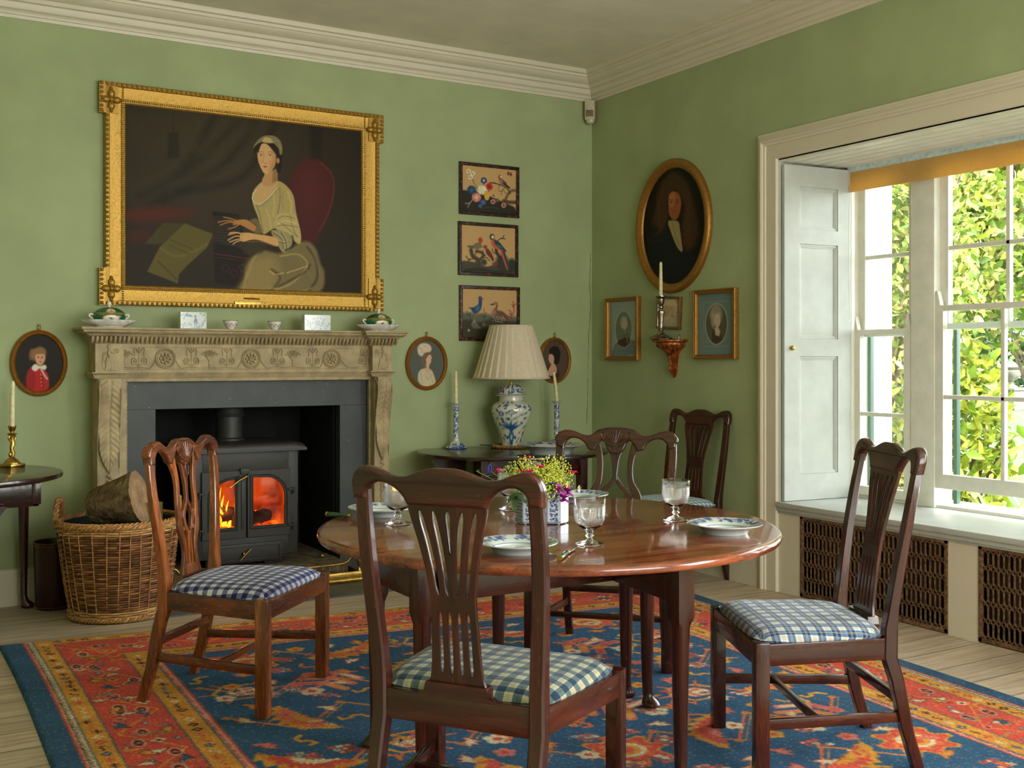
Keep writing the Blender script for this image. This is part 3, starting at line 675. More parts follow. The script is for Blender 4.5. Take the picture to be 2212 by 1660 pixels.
    for j, y in enumerate([.62+.14*k for k in range(20)]):
        for i in range(15):
            x = .64+i*.15+(.075 if j % 2 else 0)+R.uniform(-.02, .02)
            if x > W-.62: continue
            k_ = R.random()
            if k_ < .28: cluster(x, y, .045)
            elif k_ < .52: bird(x, y, .036, R.choice([PINK, CREAM, GOLD]), RED, R.uniform(0, 6))
            elif k_ < .70: hook(x, y, .05, R.choice([GOLD, ORG]), R.uniform(0, 6))
            elif k_ < .92: flower(x, y, .04, R.choice([CREAM, PINK, GOLD]), RED, 5)
    # wear: pale flecks, abrash
    n1 = np.sin(Tt*23+np.sin(S*3)*1.5)*.5+np.sin(Tt*7.3)*.5
    p.C *= (1+.07*n1.ravel())[:, None]
    fl = r.rand(len(p.X)); idx = np.where(fl < .03)[0]; p.C[idx] = p.C[idx]*.5+np.array([200, 190, 160])*.5
    p.C *= (1+r.normal(0, .09, len(p.X)))[:, None]
    rug = finish(me, 'oriental_rug', M['rug'], None, 0, p.lin(), recalc=False)
    tag(rug, 'worn wool oriental rug with blue field and red and gold borders on the floorboards', 'rug')
    # fringe at the far end
    m = MB()
    for i in range(420):
        t = i/419; x = FLc[0]*(1-t)+FRc[0]*t; y = FLc[1]*(1-t)+FRc[1]*t+.010*math.sin(t*21); l = rnd.uniform(.005, .022); q = rnd.uniform(-.008, .008)
        m.tube([(x, y-.004, .01), (x+q*.5, y+l*.6, .008), (x+q, y+l, .003)], .0022, 4)
    m.build('fringe', plain('dark_wool_fringe', (90, 48, 44), .95, bump=0), rug, smooth=0)
M['rug'].node_tree.nodes['Principled BSDF'].inputs['Sheen Weight'].default_value = .05
build_rug()

# hearth slab
h0, h1 = onY(262, 815, 6.13)[0]-.16, 2.78
struct(MB().box((h0, 5.50, .0), (h1, YB+.0, .007), .002).build('trim_4', M['slate_floor'], smooth=0))

# ================================================================== CHAIRS
def ribbon(pts, wds, n=8):
    c = cr([(x, y, w_) for (x, y), w_ in zip(pts, wds)], n); L_, R_ = [], []
    for i, (x, y, w_) in enumerate(c):
        a = c[max(i-1, 0)]; b_ = c[min(i+1, len(c)-1)]; dx, dy = b_[0]-a[0], b_[1]-a[1]; l = math.hypot(dx, dy) or 1; nx_, ny_ = -dy/l, dx/l
        L_.append((x+nx_*w_/2, y+ny_*w_/2)); R_.append((x-nx_*w_/2, y-ny_*w_/2))
    return L_+R_[::-1]
def chair(name, label, x, y, rz, P_, wd, fabric, style, group=None):
    wf, wr, d, zs, zt, rake, wt = P_; W, WX, WY = wd
    t = thing(name, label, 'chair', (x, y, RUGZ(x, y)), rz, group)
    zs -= .012; zt -= .012
    ztp = zt-.075
    def by(z): return -d/2+.018-rake*max(0, (z-zs)/(zt-zs))**1.25
    # rear leg + upright, one piece each
    for s_ in (-1, 1):
        ks = [(0, wr/2-.022, -d/2-.075, .032, .036), (.12, wr/2-.021, -d/2-.038, .034, .038), (.28, wr/2-.02, -d/2-.004, .037, .042), (zs-.06, wr/2-.02, -d/2+.018, .04, .044), (zs+.03, wr/2-.02, -d/2+.016, .04, .042)]
        for k in range(1, 9):
            z = zs+.03+(ztp-zs-.03)*k/8; q = k/8; sq = .5-.5*math.cos(PI*q)
            ks.append((z, (wr/2-.02)*(1-sq)+(wt/2-.024)*sq+.006*math.sin(PI*q*1), by(z), .04-.004*q, .036-.014*q))
        ks.append((ztp+.02, wt/2-.026, by(ztp+.02), .035, .022))
        rings = [[(s_*cx+a*hx/2*sx, cy+b_*hy/2, z) for a, b_ in ((-.72, -1), (.72, -1), (1, -.7), (1, .8), (.8, 1), (-.8, 1), (-1, .8), (-1, -.7))] for (z, cx, cy, hx, hy) in ks for sx in (1,)]
        m = MB(); m.loft(rings); m.build('back_post', W, t, smooth=30)
    # front legs
    lw = .044
    for s_ in (-1, 1):
        m = MB(); cx, cy = s_*(wf/2-lw/2), d/2-lw/2
        m.box((cx-lw/2, cy-lw/2, 0), (cx+lw/2, cy+lw/2, zs+.004), .004); m.build('leg', W, t)
    # seat rails
    rh = .066
    def rail(p0, p1, z0, z1, th, nm, mt):
        m = MB(); d_ = Vector((p1[0]-p0[0], p1[1]-p0[1], 0)); l = d_.length; a = math.atan2(d_.y, d_.x)
        T = Matrix.Translation((p0[0], p0[1], 0)) @ Matrix.Rotation(a, 4, 'Z'); m.box((0, -th/2, z0), (l, th/2, z1), .003, T=T); return m.build(nm, mt, t)
    rail((-wf/2+.03, d/2-.014), (wf/2-.03, d/2-.014), zs-rh, zs, .026, 'seat_rail', WX)
    for s_ in (-1, 1): rail((s_*(wf/2-.015), d/2-.03), (s_*(wr/2-.017), -d/2+.03), zs-rh, zs, .026, 'seat_rail', WY)
    rail((-wr/2+.03, -d/2+.016), (wr/2-.03, -d/2+.016), zs-rh-.004, zs+.004, .026, 'seat_rail', WX)
    # shoe at the splat foot
    m = MB(); sh_ = [(-.135, zs), (-.11, zs+.002), (-.088, zs+.012), (-.082, zs+.034), (.082, zs+.034), (.088, zs+.012), (.11, zs+.002), (.135, zs)]
    m.prism(sh_, lambda a, b_, c: (a, c, b_), -d/2+.002, -d/2+.036); m.build('splat_shoe', WX, t, smooth=50)
    # stretchers
    zst = .165
    for s_ in (-1, 1): rail((s_*(wf/2-.022), d/2-.03), (s_*(wr/2-.022), -d/2-.012), zst-.016, zst+.016, .018, 'stretcher', WY)
    xm = (wf+wr)/4-.02
    rail((-xm, 0.02), (xm, 0.02), zst-.012, zst+.012, .018, 'stretcher', WX)
    rail((-wr/2+.03, -d/2-.006), (wr/2-.03, -d/2-.006), zst+.045, zst+.075, .018, 'stretcher', WX)
    # crest rail
    k = wt/.509
    def m3(a, b_, c): z = b_; return (a, by(z)+c, z)
    if style == 'slat':
        top = [(0, 0), (.035, -.001), (.075, -.012), (.105, -.023), (.14, -.022), (.175, -.009), (.205, -.001), (.228, -.003), (.246, -.017), (.2545, -.04), (.2545, -.06), (.2535, -.082)]
    elif style == 'carver':
        top = [(0, 0), (.04, -.002), (.075, -.011), (.088, -.022), (.11, -.036), (.14, -.034), (.18, -.018), (.21, -.014), (.235, -.022), (.248, -.036), (.2545, -.046), (.2545, -.062), (.247, -.07), (.244, -.085)]
    else:
        top = [(0, -.002), (.03, 0), (.06, -.008), (.085, -.026), (.11, -.03), (.14, -.016), (.17, -.001), (.2, 0), (.222, -.012), (.235, -.014), (.25, -.032), (.2545, -.05), (.249, -.062), (.248, -.082)]
    inn = [(.2155, -.082), (.2135, -.066), (.205, -.05), (.185, -.04), (.16, -.042), (.135, -.054), (.115, -.074), (.106, -.092)]
    if style != 'slat': inn = [(.2135, -.085), (.2115, -.066), (.20, -.046), (.18, -.036), (.155, -.040), (.135, -.053), (.122, -.070), (.113, -.086), (.090, -.090), (.081, -.076), (.070, -.058), (.058, -.046), (.046, -.056), (.038, -.078), (.028, -.095), (.012, -.105)]
    if style == 'carver': inn = [(a, b_-.014) for a, b_ in inn]
    hf = cr(top, 5)+cr(inn, 5)
    ol = [(a*k, zt+b_) for a, b_ in hf]+[(-a*k, zt+b_) for a, b_ in hf[::-1][:-1]]
    vs, fs = plate([ol], .030, .010 if style == 'slat' else .008, 3)
    m = MB(); m.add([m3(a, b_, c*(1+.2*min(1, max(0, (abs(a)/k-.14)/.05)))) for a, b_, c in vs], fs)
    crest = m.build('crest_rail', WX, t, smooth=55)
    sw = 1.0
    if style == 'slat':
        hws = [(zt-.10, .1055), (zt-.13, .098), (zt-.18, .084), (zt-.25, .069), (zt-.31, .0605), (zt-.36, .0605), (zs+.09, .066), (zs+.05, .070), (zs+.03, .078)]
        hw = lambda z: float(np.interp(-z, [-a for a, _ in hws], [b_ for _, b_ in hws]))*sw
        zl = [zt-.085-i*(zt-.085-zs-.03)/30 for i in range(31)]
        side = [(hw(z), z) for z in zl]
        ol = side+[(-a, z) for a, z in side[::-1]]; loops = [ol]
        zu0, zu1, zv = zt-.105, zs+.25, zs+.35
        def slot(f0, f1, za, zb, w0, w1):
            L_, R_ = [], []
            for i in range(13):
                q = i/12; z = za+(zb-za)*q; f = f0+(f1-f0)*q; h = hw(z); w_ = w0+(w1-w0)*q
                e = .45 if i in (0, 12) else (.9 if i in (1, 11) else 1)
                L_.append((f*h-w_*e, z)); R_.append((f*h+w_*e, z))
            return L_+R_[::-1]
        for f0, f1 in ((-.72, -.62), (-.37, -.21), (.37, .21), (.72, .62)): loops.append(slot(f0, f1, zu0, zu1, .0072, .0058))
        loops.append(slot(0, 0, zu0, zv, .0072, .0015))
        for f in (-.62, -.21, .21, .62): loops.append(slot(f, f*.95, zu1-.04, zs+.055, .0058, .0058))
        vs, fs = plate(loops, .013, .002)
        m = MB(); m.add([m3(a, b_, c) for a, b_, c in vs], fs); m.build('splat', W, t, smooth=35)
    else:
        m = MB(); H = zt-zs-.03; q = 1.0 if style == 'carver' else .92
        if style == 'carver':
            outer = ([(.098, -.06), (.072, -.11), (.062, -.17), (.066, -.24), (.088, -.29), (.094, -.325), (.07, -.37), (.056, -.42), (.066, -H)], [.06, .034, .026, .026, .034, .034, .03, .03, .045])
            stem = ([(0, -.04), (0, -.09), (0, -.14), (0, -.20), (0, -.235)], [.10, .075, .038, .022, .024])
            loop = ([(.004, -.225), (.022, -.255), (.048, -.285), (.05, -.305), (.03, -.34), (.016, -.375), (.008, -.42), (.02, -H)], [.018, .02, .022, .022, .02, .018, .018, .026])
            extra = [([(.05, -.29), (.075, -.315)], [.02, .02])]
        else:
            outer = ([(.096, -.06), (.070, -.12), (.060, -.18), (.064, -.25), (.06, -.30), (.058, -.34), (.04, -.40), (.038, -.45), (.052, -H)], [.055, .03, .024, .024, .026, .03, .024, .024, .04])
            stem = ([(0, -.03), (0, -.09), (0, -.15), (0, -.21), (0, -.245)], [.09, .062, .03, .018, .02])
            loop = ([(.004, -.235), (.020, -.262), (.032, -.295), (.026, -.33), (.010, -.36), (.012, -.42), (.014, -.46), (.014, -H)], [.016, .018, .018, .018, .016, .013, .013, .02])
            extra = [([(.03, -.275), (.055, -.30)], [.02, .02]), ([(.024, -.335), (.05, -.35)], [.018, .018]), ([(.0, -.355), (.0, -.345)], [.03, .02])]
        def strap(pts, wds, s_, dz):
            pl = ribbon([(a*s_*k, zt+b_) for a, b_ in pts], wds); vs, fs = plate([pl], .015, .003)
            m.add([m3(a, b_, c+dz) for a, b_, c in vs], fs)
        strap(*stem, 1, .001)
        for s_ in (-1, 1):
            strap(*outer, s_, 0); strap(*loop, s_, .0015*s_)
            for e in extra: strap(*e, s_, -.001)
        strap([(0, -H+.04), (0, -H-.01)], [.11, .13], 1, 0)
        sp_ = m.build('splat', W, t, smooth=45)
        m = MB()   # carved shell
        for i in range(9):
            a = (i-4)*.24; r0, r1 = .012, .066-.012*abs(i-4)/4
            pts = [(math.sin(a)*r*k, zt-.078+math.cos(a)*r) for r in (r0, (r0+r1)/2, r1)]
            m.tube([m3(px, pz_, .0155) for px, pz_ in pts], [.003, .0045, .0035], 6)
        for s_ in (-1, 1):
            m.tube([m3(s_*a*k, zt+b_, .0155) for a, b_ in cr([(.01, -.085), (.03, -.075), (.055, -.05), (.06, -.03), (.05, -.022)], 5)], .003, 6)
            m.tube([m3(s_*a*k, zt+b_, .0145) for a, b_ in cr([(.004, -.09), (.012, -.11), (.004, -.14)], 4)], .0025, 6)
        m.build('carved_shell', WX, crest, smooth=60)
    # seat cushion
    n = 40; hf_, hr_ = wf/2-.008, wr/2-.004; dep = d-.03; puff = .036
    V, U = np.meshgrid(np.linspace(-1, 1, n), np.linspace(-1, 1, n), indexing='ij')
    def sq(q): return np.sign(q)*(1-(1-np.abs(q))**1.0)
    hx = (hr_+(hf_-hr_)*(V+1)/2)
    X = U*hx; Y_ = V*dep/2+.008; e = np.maximum(np.abs(U), np.abs(V)); rr_ = (np.abs(U)**5+np.abs(V)**5)**.2
    Zc = puff*np.clip(1-np.minimum(rr_, 1)**5, 0, 1)**.55
    # corner rounding
    cf = np.where(rr_ > 1, 1/rr_, 1); X = X*(1-(1-cf)*.6); Y_ = .008+(Y_-.008)*(1-(1-cf)*.6)
    wk = np.vectorize(lambda a, b_: noise.noise((a*9+x*7, b_*9, 1.7)))(X, Y_)*.004*np.clip(1.3-rr_, 0, 1)
    wk2 = np.vectorize(lambda a, b_: noise.noise((a*28+x*7, b_*28, 4.7)))(X, Y_)*.003*np.clip(rr_-.55, 0, 1)
    Zc = Zc+wk+wk2+zs+.006
    # notches at the back posts
    co = np.stack([X, Y_, Zc], -1).reshape(-1, 3); uvs = np.stack([X+0*U*.02, Y_], -1).reshape(-1, 2)
    uvs[:, 0] += (np.clip(rr_.ravel()-.86, 0, 1))*np.sign(U.ravel())*.12*(np.abs(U.ravel()) >= np.abs(V.ravel())); uvs[:, 1] += (np.clip(rr_.ravel()-.86, 0, 1))*np.sign(V.ravel())*.12*(np.abs(V.ravel()) > np.abs(U.ravel()))
    fs = [(i*n+j, i*n+j+1, (i+1)*n+j+1, (i+1)*n+j) for i in range(n-1) for j in range(n-1)]
    brd = [i for i in range(n)]+[i*n+n-1 for i in range(1, n)]+[(n-1)*n+j for j in range(n-2, -1, -1)]+[i*n for i in range(n-2, 0, -1)]
    vs = [tuple(p_) for p_ in co]; uvl = [tuple(q) for q in uvs]; o0 = len(vs)
    for b_ in brd: px, py, pz_ = vs[b_]; vs.append((px*.985, py*.985, zs-.004)); uvl.append((uvl[b_][0]*1.03, uvl[b_][1]*1.03))
    for i in range(len(brd)): j = (i+1) % len(brd); fs.append((brd[i], brd[j], o0+j, o0+i))
    fs.append(tuple(range(o0, len(vs))))
    m = MB(); m.add(vs, fs); m.build('seat_cushion', fabric, t, smooth=80, uv=uvl)
    return t
def RUGZ(x, y): return .015
MW = (M['mahog'], M['mahog_x'], M['mahog_y']); WW = (M['walnut'], M['walnut_x'], M['walnut_y'])
chair('dining_chair', 'nearest dark mahogany chair, seen from behind, with blue and green plaid seat', 1.405, 2.454, -.962, (.582, .465, .424, .45, 1.011, .072, .509), MW, M['fab_plaid'], 'slat')
chair('dining_chair', 'dark mahogany dining chair with blue and white plaid seat in front of the window grilles', 2.602, 2.554, 1.112, (.523, .436, .452, .421, 1.001, .094, .483), MW, M['fab_blue'], 'slat')
chair('dining_chair', 'golden brown carved dining chair with navy gingham seat in front of the stove', 1.245, 4.076, -2.348, (.555, .405, .469, .422, .967, .043, .504), WW, M['fab_navy'], 'pierced')
chair('dining_chair', 'wide dark carved dining chair on the far side of the table by the lamp table', 2.737, 3.81, 2.361, (.608, .477, .471, .44, .961, .09, .56), MW, M['fab_light'], 'carver')
_c = chair('dining_chair', 'dark slatted dining chair with light blue gingham seat standing against the window wall', 4.0, 4.946, 1.729, (.54, .432, .43, .45, .99, .081, .457), MW, M['fab_light'], 'slat')
_c.location.z = .0

# ================================================================== DINING TABLE
tb = thing('dining_table', 'large round polished mahogany drop-leaf dining table in the middle of the rug', 'table', (1.95, 3.04, .0155))
TR = .75; TZ = .73-.0155
def disc_part(ya, yb, nm):
    m = MB(); n = 60; edge = [(0, 0), (0, .006), (-.004, .012), (-.0, .0), ]
    def chord(y): return math.sqrt(max(TR*TR-y*y, 0))
    prof_ = [(-.016, -.030), (-.004, -.027), (.0, -.018), (-.002, -.008), (-.009, -.002), (-.02, 0)]
    rings = []
    for dr, dz in prof_:
        R_ = TR+dr; pts = []
        a0 = math.asin(max(-1, min(1, ya/R_))); a1 = math.asin(max(-1, min(1, yb/R_)))
        if abs(yb) < TR and abs(ya) < TR:
            for i in range(25): a = a0+(a1-a0)*i/24; pts.append((R_*math.cos(a), R_*math.sin(a), TZ+dz))
            for i in range(25): a = a1+(a0-a1)*i/24; pts.append((-R_*math.cos(a), R_*math.sin(a), TZ+dz))
        elif ya <= -TR:   # near leaf
            a1 = math.asin(yb/R_)
            for i in range(73): a = a1-(PI+2*a1)*i/72; pts.append((R_*math.cos(a), R_*math.sin(a), TZ+dz))
        else:
            a0 = math.asin(ya/R_)
            for i in range(73): a = a0+(PI-2*a0)*i/72; pts.append((R_*math.cos(a), R_*math.sin(a), TZ+dz))
        rings.append(pts)
    m.loft(rings); return m.build(nm, M['tabletop'], tb, smooth=50)
disc_part(-.2, .29, 'centre_board'); disc_part(-9, -.2032, 'drop_leaf'); disc_part(.2932, 9, 'drop_leaf')
m = MB()
fx0, fx1, fy0, fy1 = -.53, .52, -.12, .26
for (a, b_) in (((fx0, fy0), (fx1, fy0+.022)), ((fx0, fy1-.022), (fx1, fy1)), ((fx0, fy0), (fx0+.022, fy1)), ((fx1-.022, fy0), (fx1, fy1))): m.box((a[0], a[1], .54), (b_[0], b_[1], TZ-.03), .002)
m.build('apron', M['mahog_x'], tb, smooth=30)
def table_leg(x, y, nm, dx=0, dy=-1, par=None):
    m = MB(); zt_ = TZ-.031; rings = []
    sqr = [(-1, -1), (-.3, -1), (.3, -1), (1, -1), (1, -.3), (1, .3), (1, 1), (.3, 1), (-.3, 1), (-1, 1), (-1, .3), (-1, -.3)]
    for z, r, rd, ox in ((zt_, .029, 0, 0), (.50, .029, 0, 0), (.47, .028, 1, 0), (.3, .0245, 1, 0), (.12, .0205, 1, 0), (.055, .019, 1, .002), (.035, .021, 1, .006), (.022, .03, 1, .012), (.012, .035, 1, .014), (.003, .031, 1, .014), (0, .024, 1, .014)):
        ring = []
        for a, b_ in sqr:
            q = math.hypot(a, b_); ring.append((x+dx*ox+(a/q if rd else a)*r, y+dy*ox+(b_/q if rd else b_)*r, z))
        rings.append(ring)
    m.loft(rings); return m.build(nm, M['mahog'], par or tb, smooth=50)
for (x, y, dx, dy) in ((-.508, -.098, -.7, -.7), (-.508, .238, -.7, .7), (.50, .115, .7, -.7), (.498, .24, .7, .7)): table_leg(x, y, 'leg', dx, dy)
for (x, y, hx) in ((.13, -.52, .17), (.13, .55, .17), ): table_leg(x, y, 'gate_leg', 0, -1 if y < 0 else 1)
for (x0, y0, x1, y1) in ((.17, fy0-.004, .13, -.49), (.17, fy1+.004, .13, .52), (-.47, fy0-.014, .17, fy0-.014)):
    m = MB(); d_ = Vector((x1-x0, y1-y0, 0)); T = Matrix.Translation((x0, y0, 0)) @ Matrix.Rotation(math.atan2(d_.y, d_.x), 4, 'Z'); m.box((0, -.011, .535), (d_.length, .011, TZ-.032), .002, T=T); m.build('gate_rail', M['mahog_x'], tb)

# ================================================================== TABLEWARE
BW, BD = (200, 208, 206), (44, 74, 132)
def plate_thing(name, label, cat, x, y, z, R_, hgt, seed, rim_brown=False, floor_r=.6, group=None):
    t = thing(name, label, cat, (x, y, z), 0, group)
    prof_ = [(.0, .006), (R_*.3, .006), (R_*floor_r*.92, .007), (R_*floor_r, hgt*.45), (R_*.72, hgt*.72), (R_*.97, hgt*.98), (R_, hgt)]
    seg = 96; rs = [(r, z_) for r, z_ in [(a, b_) for a, b_ in cr(prof_, 5)]]
    pts = [(r*math.cos(2*PI*j/seg), r*math.sin(2*PI*j/seg), z_) for r, z_ in rs for j in range(seg)]
    X = np.array([p_[0] for p_ in pts]); Y = np.array([p_[1] for p_ in pts]); p = Paint(X, Y, BW); R2 = random.Random(seed)
    nt = 26
    for i in range(nt):
        a = 2*PI*i/nt; rr_ = R_*.84
        if (i % 6) < 5: 
            for _ in range(9):
                q = a+R2.uniform(-.12, .12); r2 = rr_+R2.uniform(-.1, .1)*R_; p.ell(r2*math.cos(q), r2*math.sin(q), R_*R2.uniform(.03, .07), R_*R2.uniform(.02, .045), BD, .4, R2.uniform(0, 3), .85)
    for i in range(60): a = 2*PI*i/60; p.line([(R_*.955*math.cos(a), R_*.955*math.sin(a)), (R_*.985*math.cos(a+.05), R_*.985*math.sin(a+.05))], R_*.018, BD, a=.8)
    for i in range(60):
        q, r2 = R2.uniform(0, 6.28), R_*R2.uniform(0, .5); p.ell(r2*math.cos(q), r2*math.sin(q)*.8, R_*R2.uniform(.03, .1), R_*R2.uniform(.015, .05), BD, .5, R2.uniform(0, 3), .8)
    for k in range(3): p.line([(R_*.5*math.cos(a_+k*2), R_*.45*math.sin(a_+k)) for a_ in np.linspace(0, 2, 8)], R_*.02, BD, a=.7)
    p.line([(R_*.6*math.cos(a), R_*.6*math.sin(a)) for a in np.linspace(0, 6.3, 60)], R_*.015, BD, a=.8)
    if rim_brown: p.line([(R_*.99*math.cos(a), R_*.99*math.sin(a)) for a in np.linspace(0, 6.3, 90)], R_*.025, (150, 96, 58))
    n0 = len(pts); m = MB(); fs = [(i*seg+j, i*seg+(j+1) % seg, (i+1)*seg+(j+1) % seg, (i+1)*seg+j) for i in range(len(rs)-1) for j in range(seg)]
    under = [(R_*.995, hgt-.003), (R_*.72, hgt*.6), (R_*.62, hgt*.25), (R_*.60, .0), (R_*.56, .0), (R_*.55, .003), (0.0005, .003)]
    allp = pts+[(r*math.cos(2*PI*j/seg), r*math.sin(2*PI*j/seg), z_) for r, z_ in under for j in range(seg)]
    for i in range(len(rs)-1, len(rs)-1+len(under)): fs += [(i*seg+j, i*seg+(j+1) % seg, (i+1)*seg+(j+1) % seg, (i+1)*seg+j) for j in range(seg)]
    m.add(allp, fs); cols = np.concatenate([p.lin(), np.tile(np.array(lin((176, 184, 182))), (len(allp)-n0, 1))])
    m.build('dish_body', M['porcelain'], t, smooth=50, colors=cols); return t
TT = .7305
plate_thing('dinner_plate', 'blue and white plate behind the nearest chair back', 'plate', 1.592, 2.640, TT, .115, .03, 1)
plate_thing('dinner_plate', 'blue and white plate on the right edge of the dining table', 'plate', 2.322, 2.596, TT, .115, .032, 2)
plate_thing('dinner_plate', 'blue and white plate on the left edge of the dining table', 'plate', 1.560, 3.505, TT, .115, .03, 3)
plate_thing('dinner_plate', 'blue and white plate on the far edge of the table behind the flowers', 'plate', 2.365, 3.47, TT, .115, .03, 4)
def goblet(label, x, y):
    t = thing('cut_glass_goblet', label, 'glass', (x, y, TT)); k = 1.0
    out = [(.001, 0), (.036, 0), (.0405, .002), (.0405, .004), (.03, .008), (.012, .013), (.0075, .018), (.0075, .022), (.0125, .0255), (.0125, .028), (.008, .031), (.008, .034), (.012, .037), (.009, .040), (.014, .044), (.026, .050), (.037, .060), (.044, .074), (.0465, .09), (.0465, .108), (.047, .114), (.0465, .118), (.0475, .135), (.0475, .1365)]
    inn = [(.0463, .1365), (.0455, .118), (.0454, .09), (.0428, .0745), (.0354, .0615), (.0235, .0525), (.001, .047)]
    seg = 64
    def lath(pr, nm, mt, rf=None, scale=1):
        m = MB(); m.lathe(pr, seg, rf=rf); uvs = []
        for r, z_ in pr:
            for j in range(seg): q = j/seg; uvs.append((min(q, 1-q)*2, z_))
        return m.build(nm, mt, t, smooth=60, uv=uvs)
    bowl_o = out[12:]; lath([(.001, .040)]+bowl_o+inn, 'bowl', M['cutglass'])
    lath(out[:14]+[(.001, .0405)], 'stem_and_foot', M['glass'], rf=lambda a, z_: 1+(.03*math.cos(a*16) if z_ < .012 else .02*math.cos(a*8)))
    return t
goblet('cut glass goblet in front of the flower pot beside the nearest plate', 1.831, 2.629)
goblet('cut glass goblet on the right side of the table near the right-hand plate', 2.359, 2.882)
goblet('cut glass goblet on the left side of the table beside the left plate', 1.521, 3.285)
goblet('cut glass goblet mostly hidden behind the blue and white flower pot', 2.02, 3.40)
def knife(label, a, b_, z=TT):
    d_ = Vector((b_[0]-a[0], b_[1]-a[1], 0)); L = d_.length; t = thing('table_knife', label, 'knife', (a[0], a[1], z), math.atan2(d_.y, d_.x))
    m = MB(); m.tube([(0, 0, .009), (.006, 0, .009), (.03, 0, .009), (.085, 0, .0085), (.09, 0, .0085)], [.005, .0085, .009, .0075, .006], 12, flat=.8); m.build('handle', M['greenhandle'], t, smooth=60)
    m = MB(); m.tube([(.088, 0, .0085), (.1, 0, .008)], .0068, 12); m.tube([(-.002, 0, .009), (.004, 0, .009)], .0078, 12); m.build('ferrule', M['brass'], t, smooth=60)
    m = MB(); bl_ = cr([(.098, -.005), (.13, -.007), (.16, -.009), (L-.03, -.011), (L-.005, -.006), (L, .002), (L-.02, .007), (.16, .007), (.13, .006), (.098, .005)], 4)
    vs, fs = plate([bl_], .0024, .0008); m.add([(p_[0], p_[1], p_[2]+.0065) for p_ in vs], fs); m.build('blade', M['steel'], t, smooth=60)
knife('green-handled knife on the left edge of the table beside the left plate', onZ(706, 1111, .739)[:2], onZ(846, 1121, .739)[:2])
knife('green-handled knife between the nearest plate and the goblet', onZ(1209, 1206, .739)[:2], onZ(1240, 1181, .739)[:2])

# ---- flower pot (hexagonal brick) and bouquet
pot = thing('flower_pot', 'hexagonal blue and white patterned china flower pot in the middle of the dining table', 'pot', (1.945, 3.07, TT), -.56)
hexp = [(-.088, .0), (-.062, -.045), (.062, -.045), (.088, .0), (.062, .045), (-.062, .045)]
m = MB(); V_, F_, C_ = [], [], []
ph = .098; nu = 26; nv = 30; per = []
for i in range(6):
    a, b_ = hexp[i], hexp[(i+1) % 6]; l = math.hypot(b_[0]-a[0], b_[1]-a[1]); o0 = len(V_); nn = max(8, int(l/.0022))
    U_, Z_ = [], []
    for r_ in range(nv+1):
        for c_ in range(nn+1):
            q = c_/nn; V_.append((a[0]+(b_[0]-a[0])*q, a[1]+(b_[1]-a[1])*q, .004+ph*r_/nv)); U_.append(q*l); Z_.append(ph*r_/nv)
    p = Paint(U_, Z_, (190, 198, 204)); NB = (26, 46, 108)
    segs = [(0, l)] if l < .1 else [(0, l*.36), (l*.36, l*.64), (l*.64, l)]
    for si_, (u0, u1) in enumerate(segs):
        if (i+si_) % 2 == 0:
            for a_ in np.arange(u0+.006, u1-.003, .0105):
                for jj, z_ in enumerate(np.arange(.010, ph-.006, .0105)):
                    uu = a_+(.00525 if jj % 2 else 0)
                    if uu < u1-.004: p.poly([(uu-.0048, z_), (uu, z_-.0048), (uu+.0048, z_), (uu, z_+.0048)], NB, .0012)
        else:
            for k_ in range(6):
                z_ = .012+k_*.015; [p.ell((u0+u1)/2+.011*math.sin(k_*2.3+e_*1.7), z_+.004*math.cos(e_*2.6), .0042, .0022, NB, .4, k_+e_) for e_ in range(6)]; p.line([((u0+u1)/2-.010, z_-.004), ((u0+u1)/2+.010, z_+.007)], .0012, NB)
        for e_ in (u0+.0012, u1-.0012): p.line([(e_, 0), (e_, ph)], .0016, NB)
        p.line([(u0, .004), (u1, .004)], .002, NB); p.line([(u0, ph-.003), (u1, ph-.003)], .002, NB)
    C_.append(p.lin()); F_ += [(o0+r_*(nn+1)+c_, o0+r_*(nn+1)+c_+1, o0+(r_+1)*(nn+1)+c_+1, o0+(r_+1)*(nn+1)+c_) for r_ in range(nv) for c_ in range(nn)]
o0 = len(V_); V_ += [(x, y, .004) for x, y in hexp]; F_.append(tuple(range(o0, o0+6))[::-1])
o1 = len(V_); V_ += [(x, y, .004+ph) for x, y in hexp]+[(x*.9, y*.86, .004+ph) for x, y in hexp]+[(x*.9, y*.86, .06) for x, y in hexp]
for i in range(6): j = (i+1) % 6; F_ += [(o1+i, o1+j, o1+6+j, o1+6+i), (o1+6+i, o1+6+j, o1+12+j, o1+12+i)]
F_.append(tuple(range(o1+12, o1+18))); C_.append(np.tile(np.array(lin((214, 216, 214))), (6+18, 1)))
m.add(V_, F_); m.build('pot_body', M['porcelain'], pot, smooth=20, colors=np.concatenate(C_))
m = MB()
for x, y in hexp: m.ball((x*.88, y*.8, .003), (.006, .006, .004), 8, 4)
m.build('foot', M['china'], pot)
PB = Vector((1.945, 3.07, TT+.085))
def leafshape(m, base, d_, L, Wd, cols, c, curl=.2, n=5):
    d_ = Vector(d_).normalized(); s_ = d_.cross(Vector((0, 0, 1))); s_ = s_.normalized() if s_.length > .01 else Vector((1, 0, 0)); up = s_.cross(d_)
    vs = []; o = len(m.v)
    for i in range(n+1):
        q = i/n; w_ = Wd*math.sin(PI*min(.97, q*.92+.05))**.8; pt = Vector(base)+d_*L*q-up*curl*L*q*q
        vs += [tuple(pt-s_*w_/2+up*w_*.15), tuple(pt), tuple(pt+s_*w_/2+up*w_*.15)]
        cols += [lin(c)]*3
    fs = []
    for i in range(n):
        for k in range(2): fs.append((i*3+k, i*3+k+1, (i+1)*3+k+1, (i+1)*3+k))
    m.add(vs, fs)
def px(u, v, y=3.05): return Vector(onY(u, v, y))
